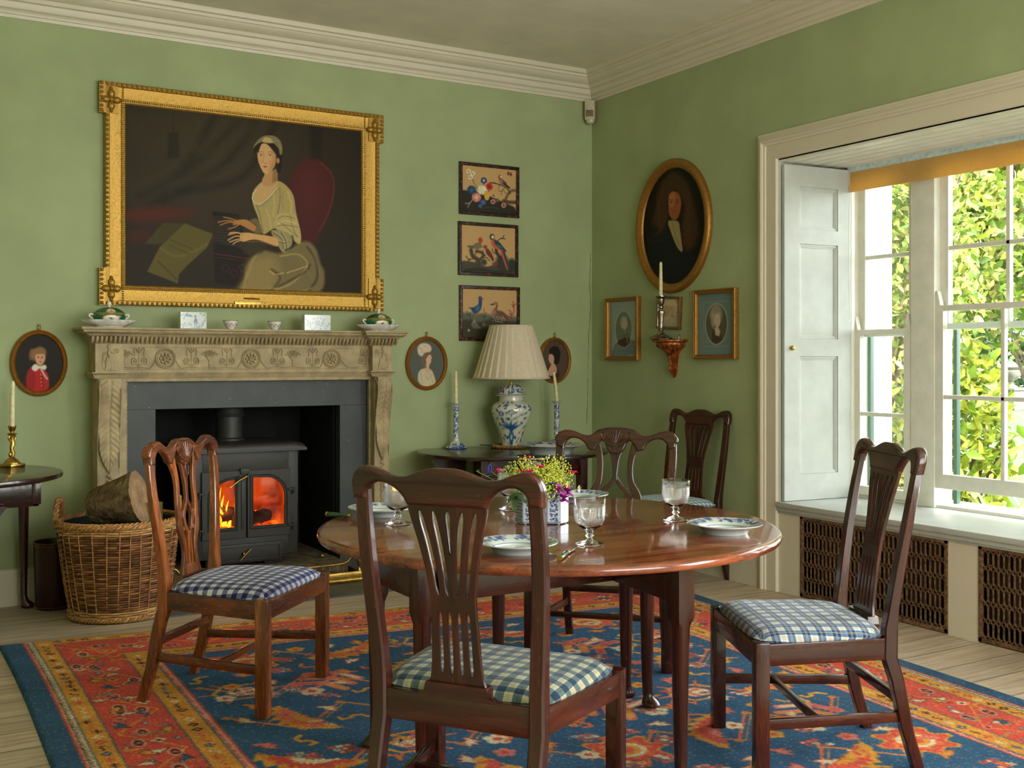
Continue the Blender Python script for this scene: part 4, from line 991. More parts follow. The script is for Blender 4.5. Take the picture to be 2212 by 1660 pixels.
def stem(top, name, label, kind, group=None, seed=0, base=None):
    R2 = random.Random(seed); top = Vector(top); bx = PB+Vector((max(-.06, min(.06, (top.x-PB.x)*.35)), max(-.025, min(.025, (top.y-PB.y)*.35)), -.02)) if base is None else base
    t = thing(name, label, 'flower', tuple(bx), 0, group); e = top-bx
    mid = e*.5+Vector((0, 0, .02*R2.random())); path = cr([(0, 0, 0), tuple(mid), tuple(e)], 6)
    MB().tube(path, .0011, 5).build('stem', M['stem'] if kind != 'fuchsia' else M['twig'], t)
    m = MB(); cols = []
    def pet(c0, d_, L, Wd, c, curl=.25): leafshape(m, c0, d_, L, Wd, cols, c, curl, 4)
    def ball(c0, r, c): 
        k = len(m.v); m.ball(tuple(c0), r, 6, 4); cols.extend([lin(c)]*(len(m.v)-k))
    if kind == 'alchemilla':
        for _ in range(120):
            q = Vector((R2.gauss(0, 1), R2.gauss(0, 1), R2.gauss(0, .8))); q = q.normalized()*.040*R2.random()**.5
            ball(e+q, R2.uniform(.0016, .003), R2.choice([(206, 206, 58), (188, 196, 50), (222, 218, 96), (160, 176, 52)]))
    elif kind == 'sweetpea':
        c = R2.choice([(140, 20, 120), (158, 36, 138), (120, 16, 100)])
        for a in (.3, 1.5, 2.6, 3.9, 5.1): pet(e, (math.cos(a), -.6, math.sin(a)), .024, .024, c, -.3)
        ball(e+Vector((0, -.004, 0)), .005, (90, 12, 80))
    elif kind == 'pink':
        for i in range(11): a = i*2.4; pet(e+Vector((0, 0, .004*R2.random())), (math.cos(a), math.sin(a), R2.uniform(.2, 1.2)), .019, .014, R2.choice([(232, 30, 110), (214, 24, 92), (240, 70, 140)]), .2)
    elif kind == 'fuchsia':
        for i in range(6): a = i*1.05; pet(e, (math.cos(a), math.sin(a)*.6, .6), .020, .007, R2.choice([(230, 30, 80), (200, 16, 70)]), .3)
    elif kind == 'blue':
        for i in range(5): a = i*1.26; pet(e, (math.cos(a)*.6, math.sin(a)*.6, .8), .024, .013, R2.choice([(48, 44, 150), (70, 66, 180)]), .35)
    elif kind == 'bluebud':
        for i in range(4): a = i*1.57; pet(e-Vector((0, 0, .012)), (math.cos(a)*.18, math.sin(a)*.18, 1), .032, .015, (44, 38, 140), -.1)
    elif kind == 'agapanthus_petal': pet(e-Vector((.02, 0, .012)), (.75, 0, .65), .045, .014, (52, 44, 160), .5)
    elif kind == 'daisy':
        for i in range(14): a = i*2*PI/14; pet(e, (math.sin(a)*.4+.3, -.5, math.cos(a)), .014, .005, (240, 240, 232), .05)
        ball(e+Vector((.002, -.004, 0)), .005, (226, 180, 40))
    elif kind == 'green':
        for i in range(14): a = i*2.4; q = .55+.45*i/13; pet(Vector(path[int(q*(len(path)-1))]), (math.cos(a), math.sin(a), .5), .016, .006, R2.choice([(96, 140, 60), (150, 180, 110), (70, 112, 48)]), .2)
    elif kind == 'white':
        for i in range(8): a = i*2.4; pet(e+Vector((R2.uniform(-.008, .008), 0, R2.uniform(-.006, .006))), (math.cos(a), math.sin(a), .5), .014, .011, R2.choice([(240, 226, 222), (236, 200, 206)]), .2)
    m.build('blossom', M['petal'], t, smooth=70, colors=cols); return t
GA = 'frothy yellow-green flower sprays in the pot'
for i, (u, v, y) in enumerate([(1112, 1018, 3.05), (1135, 1008, 3.02), (1150, 1030, 2.99), (1172, 1032, 3.06), (1186, 1010, 3.05), (1205, 1004, 3.08), (1215, 1024, 3.03), (1196, 1040, 2.98), (1166, 1052, 2.97), (1215, 1045, 3.05), (1130, 1036, 3.12), (1160, 1012, 3.14), (1192, 1030, 3.14), (1180, 1058, 2.96)]):
    stem(px(u, v, y), 'lady_mantle_spray', 'frothy yellow-green flower spray in the blue and white pot', 'alchemilla', GA, i)
for (nm, lb, kd, u, v, y) in [
    ('fuchsia_flower', 'red-pink fuchsia on a dark twig, topmost bloom of the bouquet', 'fuchsia', 1143, 990, 3.04), ('fuchsia_flower', 'small pink fuchsia just left of the topmost bloom', 'fuchsia', 1132, 994, 3.05),
    ('pink_flower', 'magenta frilled flower at the upper right of the bouquet', 'pink', 1238, 1026, 3.02), ('pink_flower', 'pink frilled flower in the middle of the yellow-green froth', 'pink', 1168, 1012, 3.0), ('pink_flower', 'pink and white frilled flower at the left of the bouquet', 'pink', 1076, 1022, 3.05),
    ('white_flower', 'small blush white flower beside the pink one at the left of the bouquet', 'white', 1084, 1018, 3.04), ('crimson_flower', 'crimson flower peeping above the chair back', 'fuchsia', 1128, 1022, 2.96), ('crimson_flower', 'magenta flower right of the crimson one above the chair back', 'pink', 1144, 1024, 2.95),
    ('sweet_pea', 'large purple sweet pea at the right rim of the flower pot', 'sweetpea', 1206, 1060, 2.95), ('sweet_pea', 'purple sweet pea drooping furthest right below the daisy', 'sweetpea', 1226, 1064, 2.97), ('sweet_pea', 'purple sweet pea hanging lowest over the pot side', 'sweetpea', 1218, 1078, 2.96),
    ('blue_flower', 'violet-blue flower above the purple sweet peas', 'blue', 1194, 1052, 2.95), ('blue_flower', 'dark blue bud standing at the far left of the bouquet', 'bluebud', 1058, 1016, 3.04), ('blue_flower', 'curved deep blue petal rising at the upper left of the bouquet', 'agapanthus_petal', 1114, 1003, 3.05),
    ('daisy', 'white daisy furthest right in the bouquet', 'daisy', 1248, 1056, 3.0), ('daisy', 'white and yellow daisy between the sweet peas', 'daisy', 1222, 1050, 2.97),
    ('leafy_sprig', 'pale green leafy sprig reaching out at the far left of the bouquet', 'green', 1028, 1018, 3.04), ('leafy_sprig', 'green sprig standing up left of the yellow-green froth', 'green', 1092, 1008, 3.06), ('leafy_sprig', 'short green sprig low in the middle of the pot', 'green', 1180, 1070, 3.0), ('leafy_sprig', 'short green sprig low at the left of the pot', 'green', 1110, 1060, 3.0)]:
    stem(px(u, v, y), nm, lb, kd, None, u)
m = MB(); cols = []
for k in range(34):
    a = rnd.uniform(0, 6.28); leafshape(m, (rnd.uniform(-.06, .06), rnd.uniform(-.03, .03), 0), (math.cos(a)*.6, math.sin(a)*.6, .9), rnd.uniform(.04, .08), .014, cols, rnd.choice([(60, 104, 40), (92, 140, 58), (48, 84, 38)]), .3)
lf = m.build('foliage_tuft', M['petal'], None, smooth=70, colors=cols); lf.location = tuple(PB); lf.rotation_euler = (0, 0, -.56)
tag(lf, 'tuft of thin green leaves filling the mouth of the flower pot', 'leaves', kind='stuff')
lv = thing('rose_leaf', 'green leaves drooping over the left rim of the flower pot', 'leaf', tuple(PB+Vector((-.06, .03, 0)))); m = MB(); cols = []
leafshape(m, (0, 0, .012), (-.75, -.15, .1), .06, .028, cols, (62, 98, 48), .6); leafshape(m, (-.02, 0, .01), (-.5, -.5, -.4), .055, .022, cols, (70, 104, 52), .5)
m.build('leaflets', M['petal'], lv, smooth=70, colors=cols)

# ================================================================== FIREPLACE
fp = thing('chimneypiece', 'carved drab-painted chimneypiece with frieze of scrolls and roundels around the stove', 'fireplace', (0, 0, 0))
SX0, SX1 = .975, 2.825; BLX0, BLX1 = onY(206, 780, 6.0)[0], onY(267, 780, 6.0)[0]; BRX0, BRX1 = onY(805, 780, 6.0)[0], onY(846, 780, 6.0)[0]
ZS = 1.44
def molding(m, profile, x0, x1, ybase, ends=(1, 1)):
    """profile (out, z) in front of plane ybase, returns at the ends"""
    rs = []
    if ends[0]: rs.append([(x0-c, YB, z) for c, z in profile])
    rs.append([(x0-(c if ends[0] else 0), ybase-c, z) for c, z in profile]); rs.append([(x1+(c if ends[1] else 0), ybase-c, z) for c, z in profile])
    if ends[1]: rs.append([(x1+c, YB, z) for c, z in profile])
    m.loft(rs)
YF, YBK = 6.06, 6.0
m = MB()
sp_ = [(0, ZS-.038), (.05, ZS-.036), (.056, ZS-.03), (.066, ZS-.026), (.07, ZS-.014), (.078, ZS-.010), (.078, ZS), (0, ZS)]
for (x0, x1, yb_, en) in ((BLX0, BLX1, YBK, (1, 1)), (BLX1-.01, BRX0+.01, YF, (0, 0)), (BRX0, BRX1, YBK, (1, 1))):
    molding(m, sp_, x0-(0 if yb_ == YF else .0), x1, yb_, en)
m.box((BLX0, YF-.02, ZS-.03), (BRX1, YB, ZS)); shelf = m.build('mantel_shelf', M['stone'], fp, smooth=35)
m = MB()
bd_ = [(0, 1.352), (.004, 1.352), (.006, 1.36), (.012, 1.364), (.018, 1.378), (.03, 1.392), (.036, 1.396), (.04, 1.404), (0, 1.404)]
for (x0, x1, yb_, en) in ((BLX0, BLX1, YBK, (1, 1)), (BLX1-.005, BRX0+.005, YF, (0, 0)), (BRX0, BRX1, YBK, (1, 1))): molding(m, bd_, x0, x1, yb_, en)
def leaves(x0, x1, yb_):
    n = int((x1-x0)/.0235)
    for i in range(n+1):
        x = x0+(x1-x0)*(i+.5)/(n+1)
        m.tube([(x, yb_-.010, 1.36), (x, yb_-.026, 1.372), (x, yb_-.037, 1.386), (x, yb_-.04, 1.394)], [.0055, .0085, .0075, .003], 6)
leaves(BLX0-.03, BLX1+.03, YBK); leaves(BLX1+.02, BRX0-.02, YF); leaves(BRX0-.03, BRX1+.03, YBK)
# dart rows on shelf edge and bead rows
def beads(m, x0, x1, y, z, r, step):
    n = int((x1-x0)/step)
    for i in range(n+1): m.ball((x0+(x1-x0)*i/max(n, 1), y, z), r, 6, 4)
for (x0, x1, yb_) in ((BLX0-.06, BLX1+.06, YBK), (BLX1+.06, BRX0-.06, YF), (BRX0-.06, BRX1+.06, YBK)):
    beads(m, x0, x1, yb_-.066, ZS-.020, (.0045, .004, .006), .0125)
m.build('carved_cornice', M['stone'], fp, smooth=50)
m = MB()
m.box((BLX0, YBK, 1.20), (BLX1, YB, 1.353)); m.box((BRX0, YBK, 1.20), (BRX1, YB, 1.353)); m.box((BLX1-.01, YF, 1.19), (BRX0+.01, YB, 1.353))
m.build('frieze_board', M['stone'], fp, smooth=0)
# frieze ornament
m = MB(); fa, fb = BLX1+.008, BRX0-.008; FYs = YF-.001
beads(m, fa, fb, FYs, 1.338, .0022, .0072); beads(m, fa, fb, FYs, 1.219, .0022, .0072)
for x in (fa, fb): 
    for k in range(16): m.ball((x, FYs, 1.222+k*.0076), .0022, 6, 4)
FYs = YF-.003
def fu(u, v): q = onY(u, v, FYs); return (q[0], FYs-.001, q[2])
roses = [358, 543, 717]; lamps = [301, 414, 491, 600, 676, 789]; palms = [453, 633]
for u in roses:
    x, _, z = fu(u, 769); z = 1.278
    for r, tk in ((.052, .0045), (.044, .0032)): m.tube([(x+r*math.cos(2*PI*i/40), FYs-.001, z+r*math.sin(2*PI*i/40)) for i in range(41)], tk, 6, False)
    for i in range(8): a = 2*PI*i/8; m.ball((x+.026*math.cos(a), FYs-.002, z+.026*math.sin(a)), (.009, .009, .009), 8, 5)
    for i in range(5): a = 2*PI*i/5+.3; m.ball((x+.011*math.cos(a), FYs-.007, z+.011*math.sin(a)), (.007, .007, .007), 8, 5)
    m.ball((x, FYs-.008, z), .005, 8, 5)
for u in lamps:
    x = fu(u, 770)[0]; z = 1.226
    m.tube([(x, FYs-.001, z), (x, FYs-.001, z+.10)], .0016, 6); m.ball((x, FYs-.001, z+.105), (.003, .003, .008), 6, 4); m.ball((x, FYs-.001, z+.004), (.010, .003, .003), 6, 4)
    for s_ in (-1, 1):
        c = [(x, z+.012), (x+s_*.014, z+.022), (x+s_*.033, z+.022), (x+s_*.040, z+.036), (x+s_*.034, z+.052), (x+s_*.020, z+.052), (x+s_*.013, z+.040), (x+s_*.02, z+.030), (x+s_*.028, z+.036), (x+s_*.024, z+.042)]
        m.tube([(a, FYs-.001, b_) for a, b_ in cr(c, 5)], .0026, 6)
        c = [(x, z+.086), (x+s_*.008, z+.09), (x+s_*.016, z+.106), (x+s_*.026, z+.104), (x+s_*.027, z+.09)]
        m.tube([(a, FYs-.001, b_) for a, b_ in cr(c, 4)], .0026, 6)
        for k in range(4): m.ball((x+s_*.025, FYs-.001, z+.088-k*.007), (.0035-.0005*k, .003, .0036), 6, 4)
for u in palms+[262, 804]:
    x = fu(u, 770)[0]; z = 1.245; full = u in palms
    if u == 262: x = fa+.004
    if u == 804: x = fb-.004
    for i in range(-3, 4):
        if not full and ((u == 262 and i < 0) or (u == 804 and i > 0)): continue
        a = i*.28; c = [(x, z+.02), (x+math.sin(a)*.03, z+.03+.028*math.cos(a)), (x+math.sin(a)*.052, z+.022+.058*math.cos(a)), (x+math.sin(a)*.060+.0*i, z+.014+.058*math.cos(a))]
        m.tube([(q, FYs-.001, w_) for q, w_ in cr(c, 4)], [.002, .0022]+[.0032]*11, 6) if len(cr(c, 4)) == 13 else None
    m.ball((x, FYs-.001, z+.008), (.007, .004, .014), 6, 5); m.ball((x, FYs-.001, z-.012), (.004, .003, .012), 6, 4)
# swags linking
nodes = sorted([(fu(u, 770)[0], 'r') for u in roses]+[(fu(u, 770)[0], 'l') for u in lamps]+[(fu(u, 770)[0], 'p') for u in palms]+[(fa, 'p'), (fb, 'p')])
for (xa, ka), (xb, kb) in zip(nodes[:-1], nodes[1:]):
    za = {'r': 1.272, 'l': 1.236, 'p': 1.236}; xa2 = xa+(.053 if ka == 'r' else 0); xb2 = xb-(.053 if kb == 'r' else 0)
    c = [(xa2, za[ka]), (xa2+(xb2-xa2)*.3, 1.2285), (xa2+(xb2-xa2)*.7, 1.2285), (xb2, za[kb])]; m.tube([(a, FYs-.001, b_) for a, b_ in cr(c, 6)], .0022, 6)
m.build('frieze_ornament', M['stone'], fp, smooth=60)
# block figures
def figure(x, flip, name):
    m = MB(); y = YBK-.001; s_ = -1 if flip else 1; zb = 1.208
    P_ = lambda a, b_: (x+s_*a, y, zb+b_)
    m.ball(P_(-.004, .128), (.0085, .007, .010), 10, 6); m.ball(P_(-.002, .137), (.009, .006, .006), 8, 5)
    m.tube([P_(-.004, .116), P_(-.006, .10), P_(-.002, .085), P_(.0, .07)], [.007, .014, .012, .013], 10, flat=.6)
    for a, tw in ((-.018, .5), (-.010, .2), (-.002, 0), (.008, -.2), (.016, -.3)): m.tube([P_(a*.5, .078), P_(a*.8, .05), P_(a+.004, .025), P_(a*1.2, .004)], [.006, .0075, .007, .005], 8)
    m.tube([P_(-.012, .105), P_(-.026, .088), P_(-.030, .07), P_(-.022, .05)], [.005, .0045, .004, .004], 8)
    m.tube([P_(.008, .106), (x+s_*.022, y, zb+.098), (x+s_*.032, y, zb+.11)], [.005, .0045, .004], 8)
    for i in range(7): m.ball(P_(.036+.009*math.cos(i*1.3), .112+.009*math.sin(i*1.3)), (.006, .004, .005), 6, 4)
    m.tube(cr([P_(-.014, .104), P_(-.03, .10), P_(-.034, .07), P_(-.036, .03), P_(-.028, .012)], 5), .003, 6)
    m.tube([P_(.012, .03), P_(.02, .012), P_(.03, .006)], [.005, .004, .004], 8)
    m.box((x-.04, y-.004, zb-.004), (x+.04, YBK, zb+.001)); return m.build(name, M['stone'], fp, smooth=70)
figure((BLX0+BLX1)/2, False, 'carved_figure'); figure((BRX0+BRX1)/2, True, 'carved_figure')
# ledge under frieze + architrave
m = MB(); lp = [(0, 1.172), (.004, 1.172), (.008, 1.18), (.012, 1.186), (.014, 1.196), (.020, 1.2), (.020, 1.206), (0, 1.206)]
for (x0, x1, yb_, en) in ((BLX0, BLX1, YBK, (1, 1)), (BLX1-.01, BRX0+.01, YF, (0, 0)), (BRX0, BRX1, YBK, (1, 1))): molding(m, lp, x0, x1, yb_, en)
for (x0, x1, yb_) in ((BLX0-.01, BLX1+.01, YBK), (BLX1+.015, BRX0-.015, YF), (BRX0-.01, BRX1+.01, YBK)): beads(m, x0, x1, yb_-.012, 1.190, (.004, .004, .004), .0115)
SLX0, SLX1 = 1.222, 2.632
# inner architrave: steps back to the slate
def jamb(x0, x1, side):
    m.box((x0, YF+.003, 0), (x1, YB, 1.1545))
    e = x1 if side < 0 else x0
    m.tube([(e, YF+.02, .01), (e, YF+.02, 1.176)], .009, 8)
    for k in range(76): z = .02+k*.0152; m.tube([(e-.008, YF+.014, z-.004), (e, YF+.009, z), (e+.008, YF+.014, z+.004)], .0035, 5)
m.box((BLX0+.01, YF+.003, 1.155), (BRX1-.01, YB, 1.192))
jamb(BLX0+.02, SLX0, -1); jamb(SLX1, BRX1-.02, 1)
m.tube([(SLX0, YF+.02, 1.160), (SLX1, YF+.02, 1.160)], .009, 8)
n = int((SLX1-SLX0)/.0152)
for k in range(n): x = SLX0+(k+.5)*.0152; m.tube([(x-.004, YF+.014, 1.152), (x, YF+.009, 1.160), (x+.004, YF+.014, 1.168)], .0035, 5)
m.build('architrave', M['stone'], fp, smooth=50)
# pilasters with leaf drop consoles
def pilaster(x0, x1):
    m = MB(); m.box((x0+.012, YBK+.012, 0), (x1-.012, YB, 1.174)); m.box((x0+.004, YBK-.004, 0), (x1-.004, YB, .12), .003)
    for k in range(110):
        z = .14+k*.0092
        for x in (x0+.018, x1-.018): m.ball((x, YBK+.012, z), .0026, 5, 4)
    o = m.build('pilaster', M['stone'], fp, smooth=40)
    # console leaf: bulging surface with ribs
    cx = (x0+x1)/2; hw_ = (x1-x0)/2-.014; ny_, nx_ = 90, 28
    def fn(u, v):
        z = 1.172-v*.50; w_ = hw_*np.where(v < .72, 1-.12*v, (1-.086)*np.clip(1-((v-.72)/.28)**1.6, 0.02, 1))
        a = (u-.5)*2; bul = .050*np.exp(-((v-.10)/.22)**2)+.012+.012*np.exp(-((v-.75)/.2)**2)
        rib = .0045*np.abs(np.sin((v*26-np.abs(a)**1.5*1.9)*PI/1.0*.62))*np.clip(np.abs(a)*4, 0, 1)
        c = bul*(1-.25*a*a)+rib-.006*np.exp(-(a/.06)**2)+.006*np.exp(-(a/.03)**2)
        return cx+a*w_, YBK+.012-c, z
    me, u, v = grid(nx_*2, ny_*2, fn); finish(me, 'acanthus_leaf', M['stone'], o, 70)
    m = MB()
    for k in range(26):
        z = .66-k*.0115; a = math.sin(k*1.7)*.011*(1-k/40); m.ball((cx+a, YBK+.009, z), (.0085-.0001*k, .006, .0065), 7, 5)
        if k % 4 == 0: m.ball((cx, YBK+.007, z), (.012, .007, .008), 8, 5)
    for side in (x0+.014, x1-.014): m.tube(cr([(side, YBK+.01, 1.165), (side, YBK-.035, 1.13), (side, YBK-.045, 1.08), (side, YBK-.02, .98), (side, YBK+.005, .85), (side, YBK+.01, .7)], 6), .004, 6)
    m.build('flower_drop', M['stone'], o, smooth=70)
pilaster(BLX0, BLX1-.004); pilaster(BRX0+.004, BRX1)
# slate slips with fossils
m = MB(); m.box((SLX0, 6.12, .0), (FX0, YB+.02, 1.0)); m.box((FX1, 6.12, 0), (SLX1, YB+.02, 1.0)); m.box((SLX0, 6.12, 1.0015), (SLX1, YB+.02, 1.17)); sl = m.build('slate_slip', M['slate'], fp, smooth=0)
m = MB()
for (u, v, r, a0, a1) in [(595, 862, 9, 3.4, 5.8), (580, 858, 6, -.8, 1.2), (615, 834, 5, 3.4, 4.9), (665, 840, 4, 4.4, 6.0), (700, 848, 5, 2.4, 3.6), (711, 829, 5, 2.4, 4.2), (724, 828, 5, 3.0, 5.2), (776, 852, 5, 4.5, 6.0), (662, 857, 4, 3.0, 4.2), (496, 866, 4, .5, 2.2), (719, 815, 4, 3.5, 5.9), (754, 948, 4, 3.4, 5.9), (293, 838, 3, 1, 2.8), (322, 884, 3, .5, 2)]:
    q = onY(u, v, 6.119); k = 1/355
    m.tube([(q[0]+r*k*math.cos(a0+(a1-a0)*i/10), 6.1195, q[2]+r*k*math.sin(a0+(a1-a0)*i/10)) for i in range(11)], [.0008+.0028*math.sin(PI*i/10) for i in range(11)], 5, flat=.4)
m.build('fossil_mark', plain('pale_fossil', (196, 198, 188), .6, bump=0), sl)

# ---------------------------------------------------------------- STOVE
XS0, XS1 = 1.575, 2.19; SY = 6.10; ZB = .30
st = thing('wood_stove', 'black iron twin-door wood stove with fire burning behind its glass', 'stove', ((XS0+XS1)/2, SY+.2, .1))
W2 = (XS1-XS0)/2
def L_(m, name, mat, par=st, **k): return m.build(name, M[mat] if isinstance(mat, str) else mat, par, **k)
# local: x centred, y front = -.2, z from base .1
def zz_(v): return EYE+(HY-v)/FPX*(SY*1.0)  # unused
m = MB(); fy = -.2; H_ = .655
bt = .055
# body as open box with front opening for doors
dx0, dx1, dz0, dz1 = -W2+.055, W2-.05, .165, .545
m.box((-W2, fy, bt), (dx0+.008, fy+.02, H_), .003); m.box((dx1-.008, fy, bt), (W2, fy+.02, H_), .003); m.box((dx0+.008, fy, dz1-.008), (dx1-.008, fy+.02, H_), .001); m.box((dx0+.008, fy, bt), (dx1-.008, fy+.02, dz0+.008), .001); m.box((-.018, fy+.004, dz0), (.018, fy+.016, dz1))
m.box((-W2, fy+.018, bt), (-W2+.012, .2, H_)); m.box((W2-.012, fy+.018, bt), (W2, .2, H_)); m.box((-W2, .188, bt), (W2, .2, H_)); m.box((-W2, fy+.018, bt), (W2, .2, bt+.012)); m.box((-W2, fy+.018, H_-.01), (W2, .2, H_))
L_(m, 'body', 'black', smooth=30)
m = MB(); tp = [(-W2-.035, H_-.005), (-W2-.04, H_+.012), (-W2-.02, H_+.036), (-W2+.03, H_+.046), (W2-.03, H_+.046), (W2+.02, H_+.036), (W2+.04, H_+.012), (W2+.035, H_-.005)]
yy = [(-.25, .4), (-.245, .8), (-.22, 1.0), (.22, 1.0)]
rings = []
for y, k in ((fy-.045, .0), (fy-.043, .5), (fy-.03, .85), (fy, 1.0), (.21, 1.0)): rings.append([(a, y, H_-.005+(b_-H_+.005)*(.35+.65*k)) for a, b_ in tp])
m.loft(rings); L_(m, 'top_plate', 'black', smooth=45)
m = MB(); m.lathe([(.062, 0), (.088, .0), (.088, .012), (.078, .02), (.075, .14), (.084, .142), (.088, .152), (.084, .16), (.081, .165), (.081, .30)], 32, (-.02+.0, .06, H_+.044)); L_(m, 'flue_pipe', 'black', smooth=40)
for s_ in (-1, 1):
    m = MB(); m.box((s_*(W2-.14)-.05, fy+.03, 0), (s_*(W2-.14)+.05, fy+.06, bt+.003), .004); m.box((s_*(W2-.14)-.05, .12, 0), (s_*(W2-.14)+.05, .15, bt+.003), .004); L_(m, 'foot', 'black')
# doors
for s_ in (-1, 1):
    x0, x1 = (dx0, -.004+.0) if s_ < 0 else (.004, dx1); z0, z1 = dz0, dz1
    if s_ < 0: ax0, ax1 = x0+.045, x1-.062
    else: ax0, ax1 = x0+.03, x1-.035
    az0, az1 = z0+.062, z1-.04; rx = (ax1-ax0); r_ = .11
    arc = []
    if s_ < 0: arc = [(ax1, az0), (ax1, az1), (ax0+r_*1.4, az1-.004)]+[(ax0+r_*1.4-r_*1.4*math.sin(t), az1-.004-r_*.9*(1-math.cos(t))) for t in np.linspace(.15, PI/2, 9)]+[(ax0, az0)]
    else: arc = [(ax0, az0), (ax0, az1), (ax1-r_, az1-.0)]+[(ax1-r_+r_*math.sin(t), az1-r_*(1-math.cos(t))) for t in np.linspace(.15, PI/2, 9)]+[(ax1, az0)]
    vs, fs = plate([[(x0, z0), (x1, z0), (x1, z1), (x0, z1)], arc], .02, .003)
    m = MB(); m.add([(a, fy-.008+c*1.0, b_) for a, b_, c in vs], fs)
    big = [((a-(ax0+ax1)/2)*1.14+(ax0+ax1)/2, (b_-(az0+az1)/2)*1.09+(az0+az1)/2) for a, b_ in arc]
    m.tube([(a, fy-.018, b_) for a, b_ in big]+[(big[0][0], fy-.018, big[0][1])], .005, 6)
    m.tube([(a, fy-.018, b_) for a, b_ in arc]+[(arc[0][0], fy-.018, arc[0][1])], .0035, 6)
    if s_ < 0: m.box((x1-.028, fy-.024, z0+.05), (x1-.012, fy-.012, z1-.06), .003)
    d_ = L_(m, 'stove_door', 'black', smooth=40)
    vs, fs = plate([arc], .004, .0005); m = MB(); m.add([(a, fy-.004+c, b_) for a, b_, c in vs], fs); m.build('door_glass', M['stoveglass'], d_, smooth=0)
    hx_ = x0-.008 if s_ < 0 else x1-.004
    for hz in (z0+.055, z1-.12):
        m = MB(); m.box((hx_-.012, fy-.032, hz-.004), (hx_+.026, fy-.012, hz+.006), .002); m.tube([(hx_+.014*s_+.006, fy-.028, hz-.026), (hx_+.014*s_+.006, fy-.028, hz+.012)], .008, 8); m.build('hinge', M['black'], d_)
    if s_ < 0:
        m = MB(); m.tube([(x1-.012, fy-.02, z1-.035), (x1-.012, fy-.045, z1-.035)], .009, 10); m.box((x1-.035, fy-.03, z1-.02), (x1+.02, fy-.01, z1+.012), .003); m.build('latch_boss', M['black'], d_)
        m = MB(); m.tube([(x1-.006, fy-.048, z1-.028), (x1-.05, fy-.05, z1-.05), (x1-.098, fy-.052, z1-.085)], [.011, .009, .007], 10, flat=.6); m.build('door_handle', M['brass'], d_, smooth=60)
# ash door
m = MB(); ax0, ax1, az0, az1 = -W2+.10, W2-.10, bt+.0-.03, bt+.075; m.box((ax0, fy-.014, az0), (ax1, fy+.004, az1), .003)
for a, b_ in (((ax0+.012, az0+.012), (ax1-.012, az0+.018)), ((ax0+.012, az1-.018), (ax1-.012, az1-.012)), ((ax0+.012, az0+.012), (ax0+.018, az1-.012)), ((ax1-.018, az0+.012), (ax1-.012, az1-.012))): m.box((a[0], fy-.02, a[1]), (b_[0], fy-.012, b_[1]), .002)
ad = L_(m, 'ash_door', 'black')
m = MB(); m.ball((-.02, fy-.028, .078), .009, 8, 5); m.tube([(.018, fy-.036, .104), (-.012, fy-.036, .076), (-.042, fy-.036, .045)], [.009, .008, .007], 10, flat=.6); m.build('ash_door_handle', M['brass'], ad, smooth=60)
# firebox contents
m = MB(); m.box((dx0-.02, .10, dz0-.02), (dx1+.02, .115, dz1+.03)); m.box((dx0-.03, -.12, dz0-.02), (dx0-.015, .11, dz1+.02)); m.box((dx1+.015, -.12, dz0-.02), (dx1+.03, .11, dz1+.02)); L_(m, 'firebrick_lining', 'hotbrick', smooth=0)
m = MB()
for i in range(26):
    x = dx0+.02+i*(dx1-dx0-.04)/25; m.ball((x, -.04+.07*math.sin(i*2.3), dz0+.02+.02*rnd.random()), (.026, .03, .022), 7, 5)
L_(m, 'ember_bed', 'ember', smooth=60)
for (x0, y0, z0, x1, y1, z1, r) in ((-.22, -.02, .235, .02, .02, .275, .034), (-.02, -.03, .235, .21, .03, .25, .038), (-.12, .03, .31, .12, .0, .245, .030)):
    m = MB(); m.tube([(x0+(x1-x0)*i/8, y0+(y1-y0)*i/8, z0+(z1-z0)*i/8+.004*math.sin(i*3)) for i in range(9)], [r*(1+.1*math.sin(i*2.1)) for i in range(9)], 10); tag(m.build('burning_log', plain('charred_log', (44, 24, 18), .9, nscale=40, var=.4, bump=.6), None), 'charred log burning behind the stove glass', 'log', 'logs burning inside the stove').location = st.location
m = MB()
for (x, h, r) in ((-.15, .17, .034), (-.115, .21, .03), (-.07, .20, .03), (-.17, .22, .03), (-.13, .30, .036), (-.09, .25, .03), (-.045, .17, .025), (-.2, .14, .022), (.04, .12, .02), (.13, .10, .018)):
    y = rnd.uniform(-.05, .05); m.tube(cr([(x, y, dz0+.02), (x+.012, y, dz0+.02+h*.3), (x-.010, y, dz0+.02+h*.6), (x+.006, y, dz0+.02+h)], 6), [r*(1-(i/18))**.8*(1+.15*math.sin(i))+.001 for i in range(19)], 8, flat=.5)
tag(m.build('flames', M['flame'], None, smooth=70), 'orange flames rising behind the left stove door', 'fire', kind='stuff').location = st.location
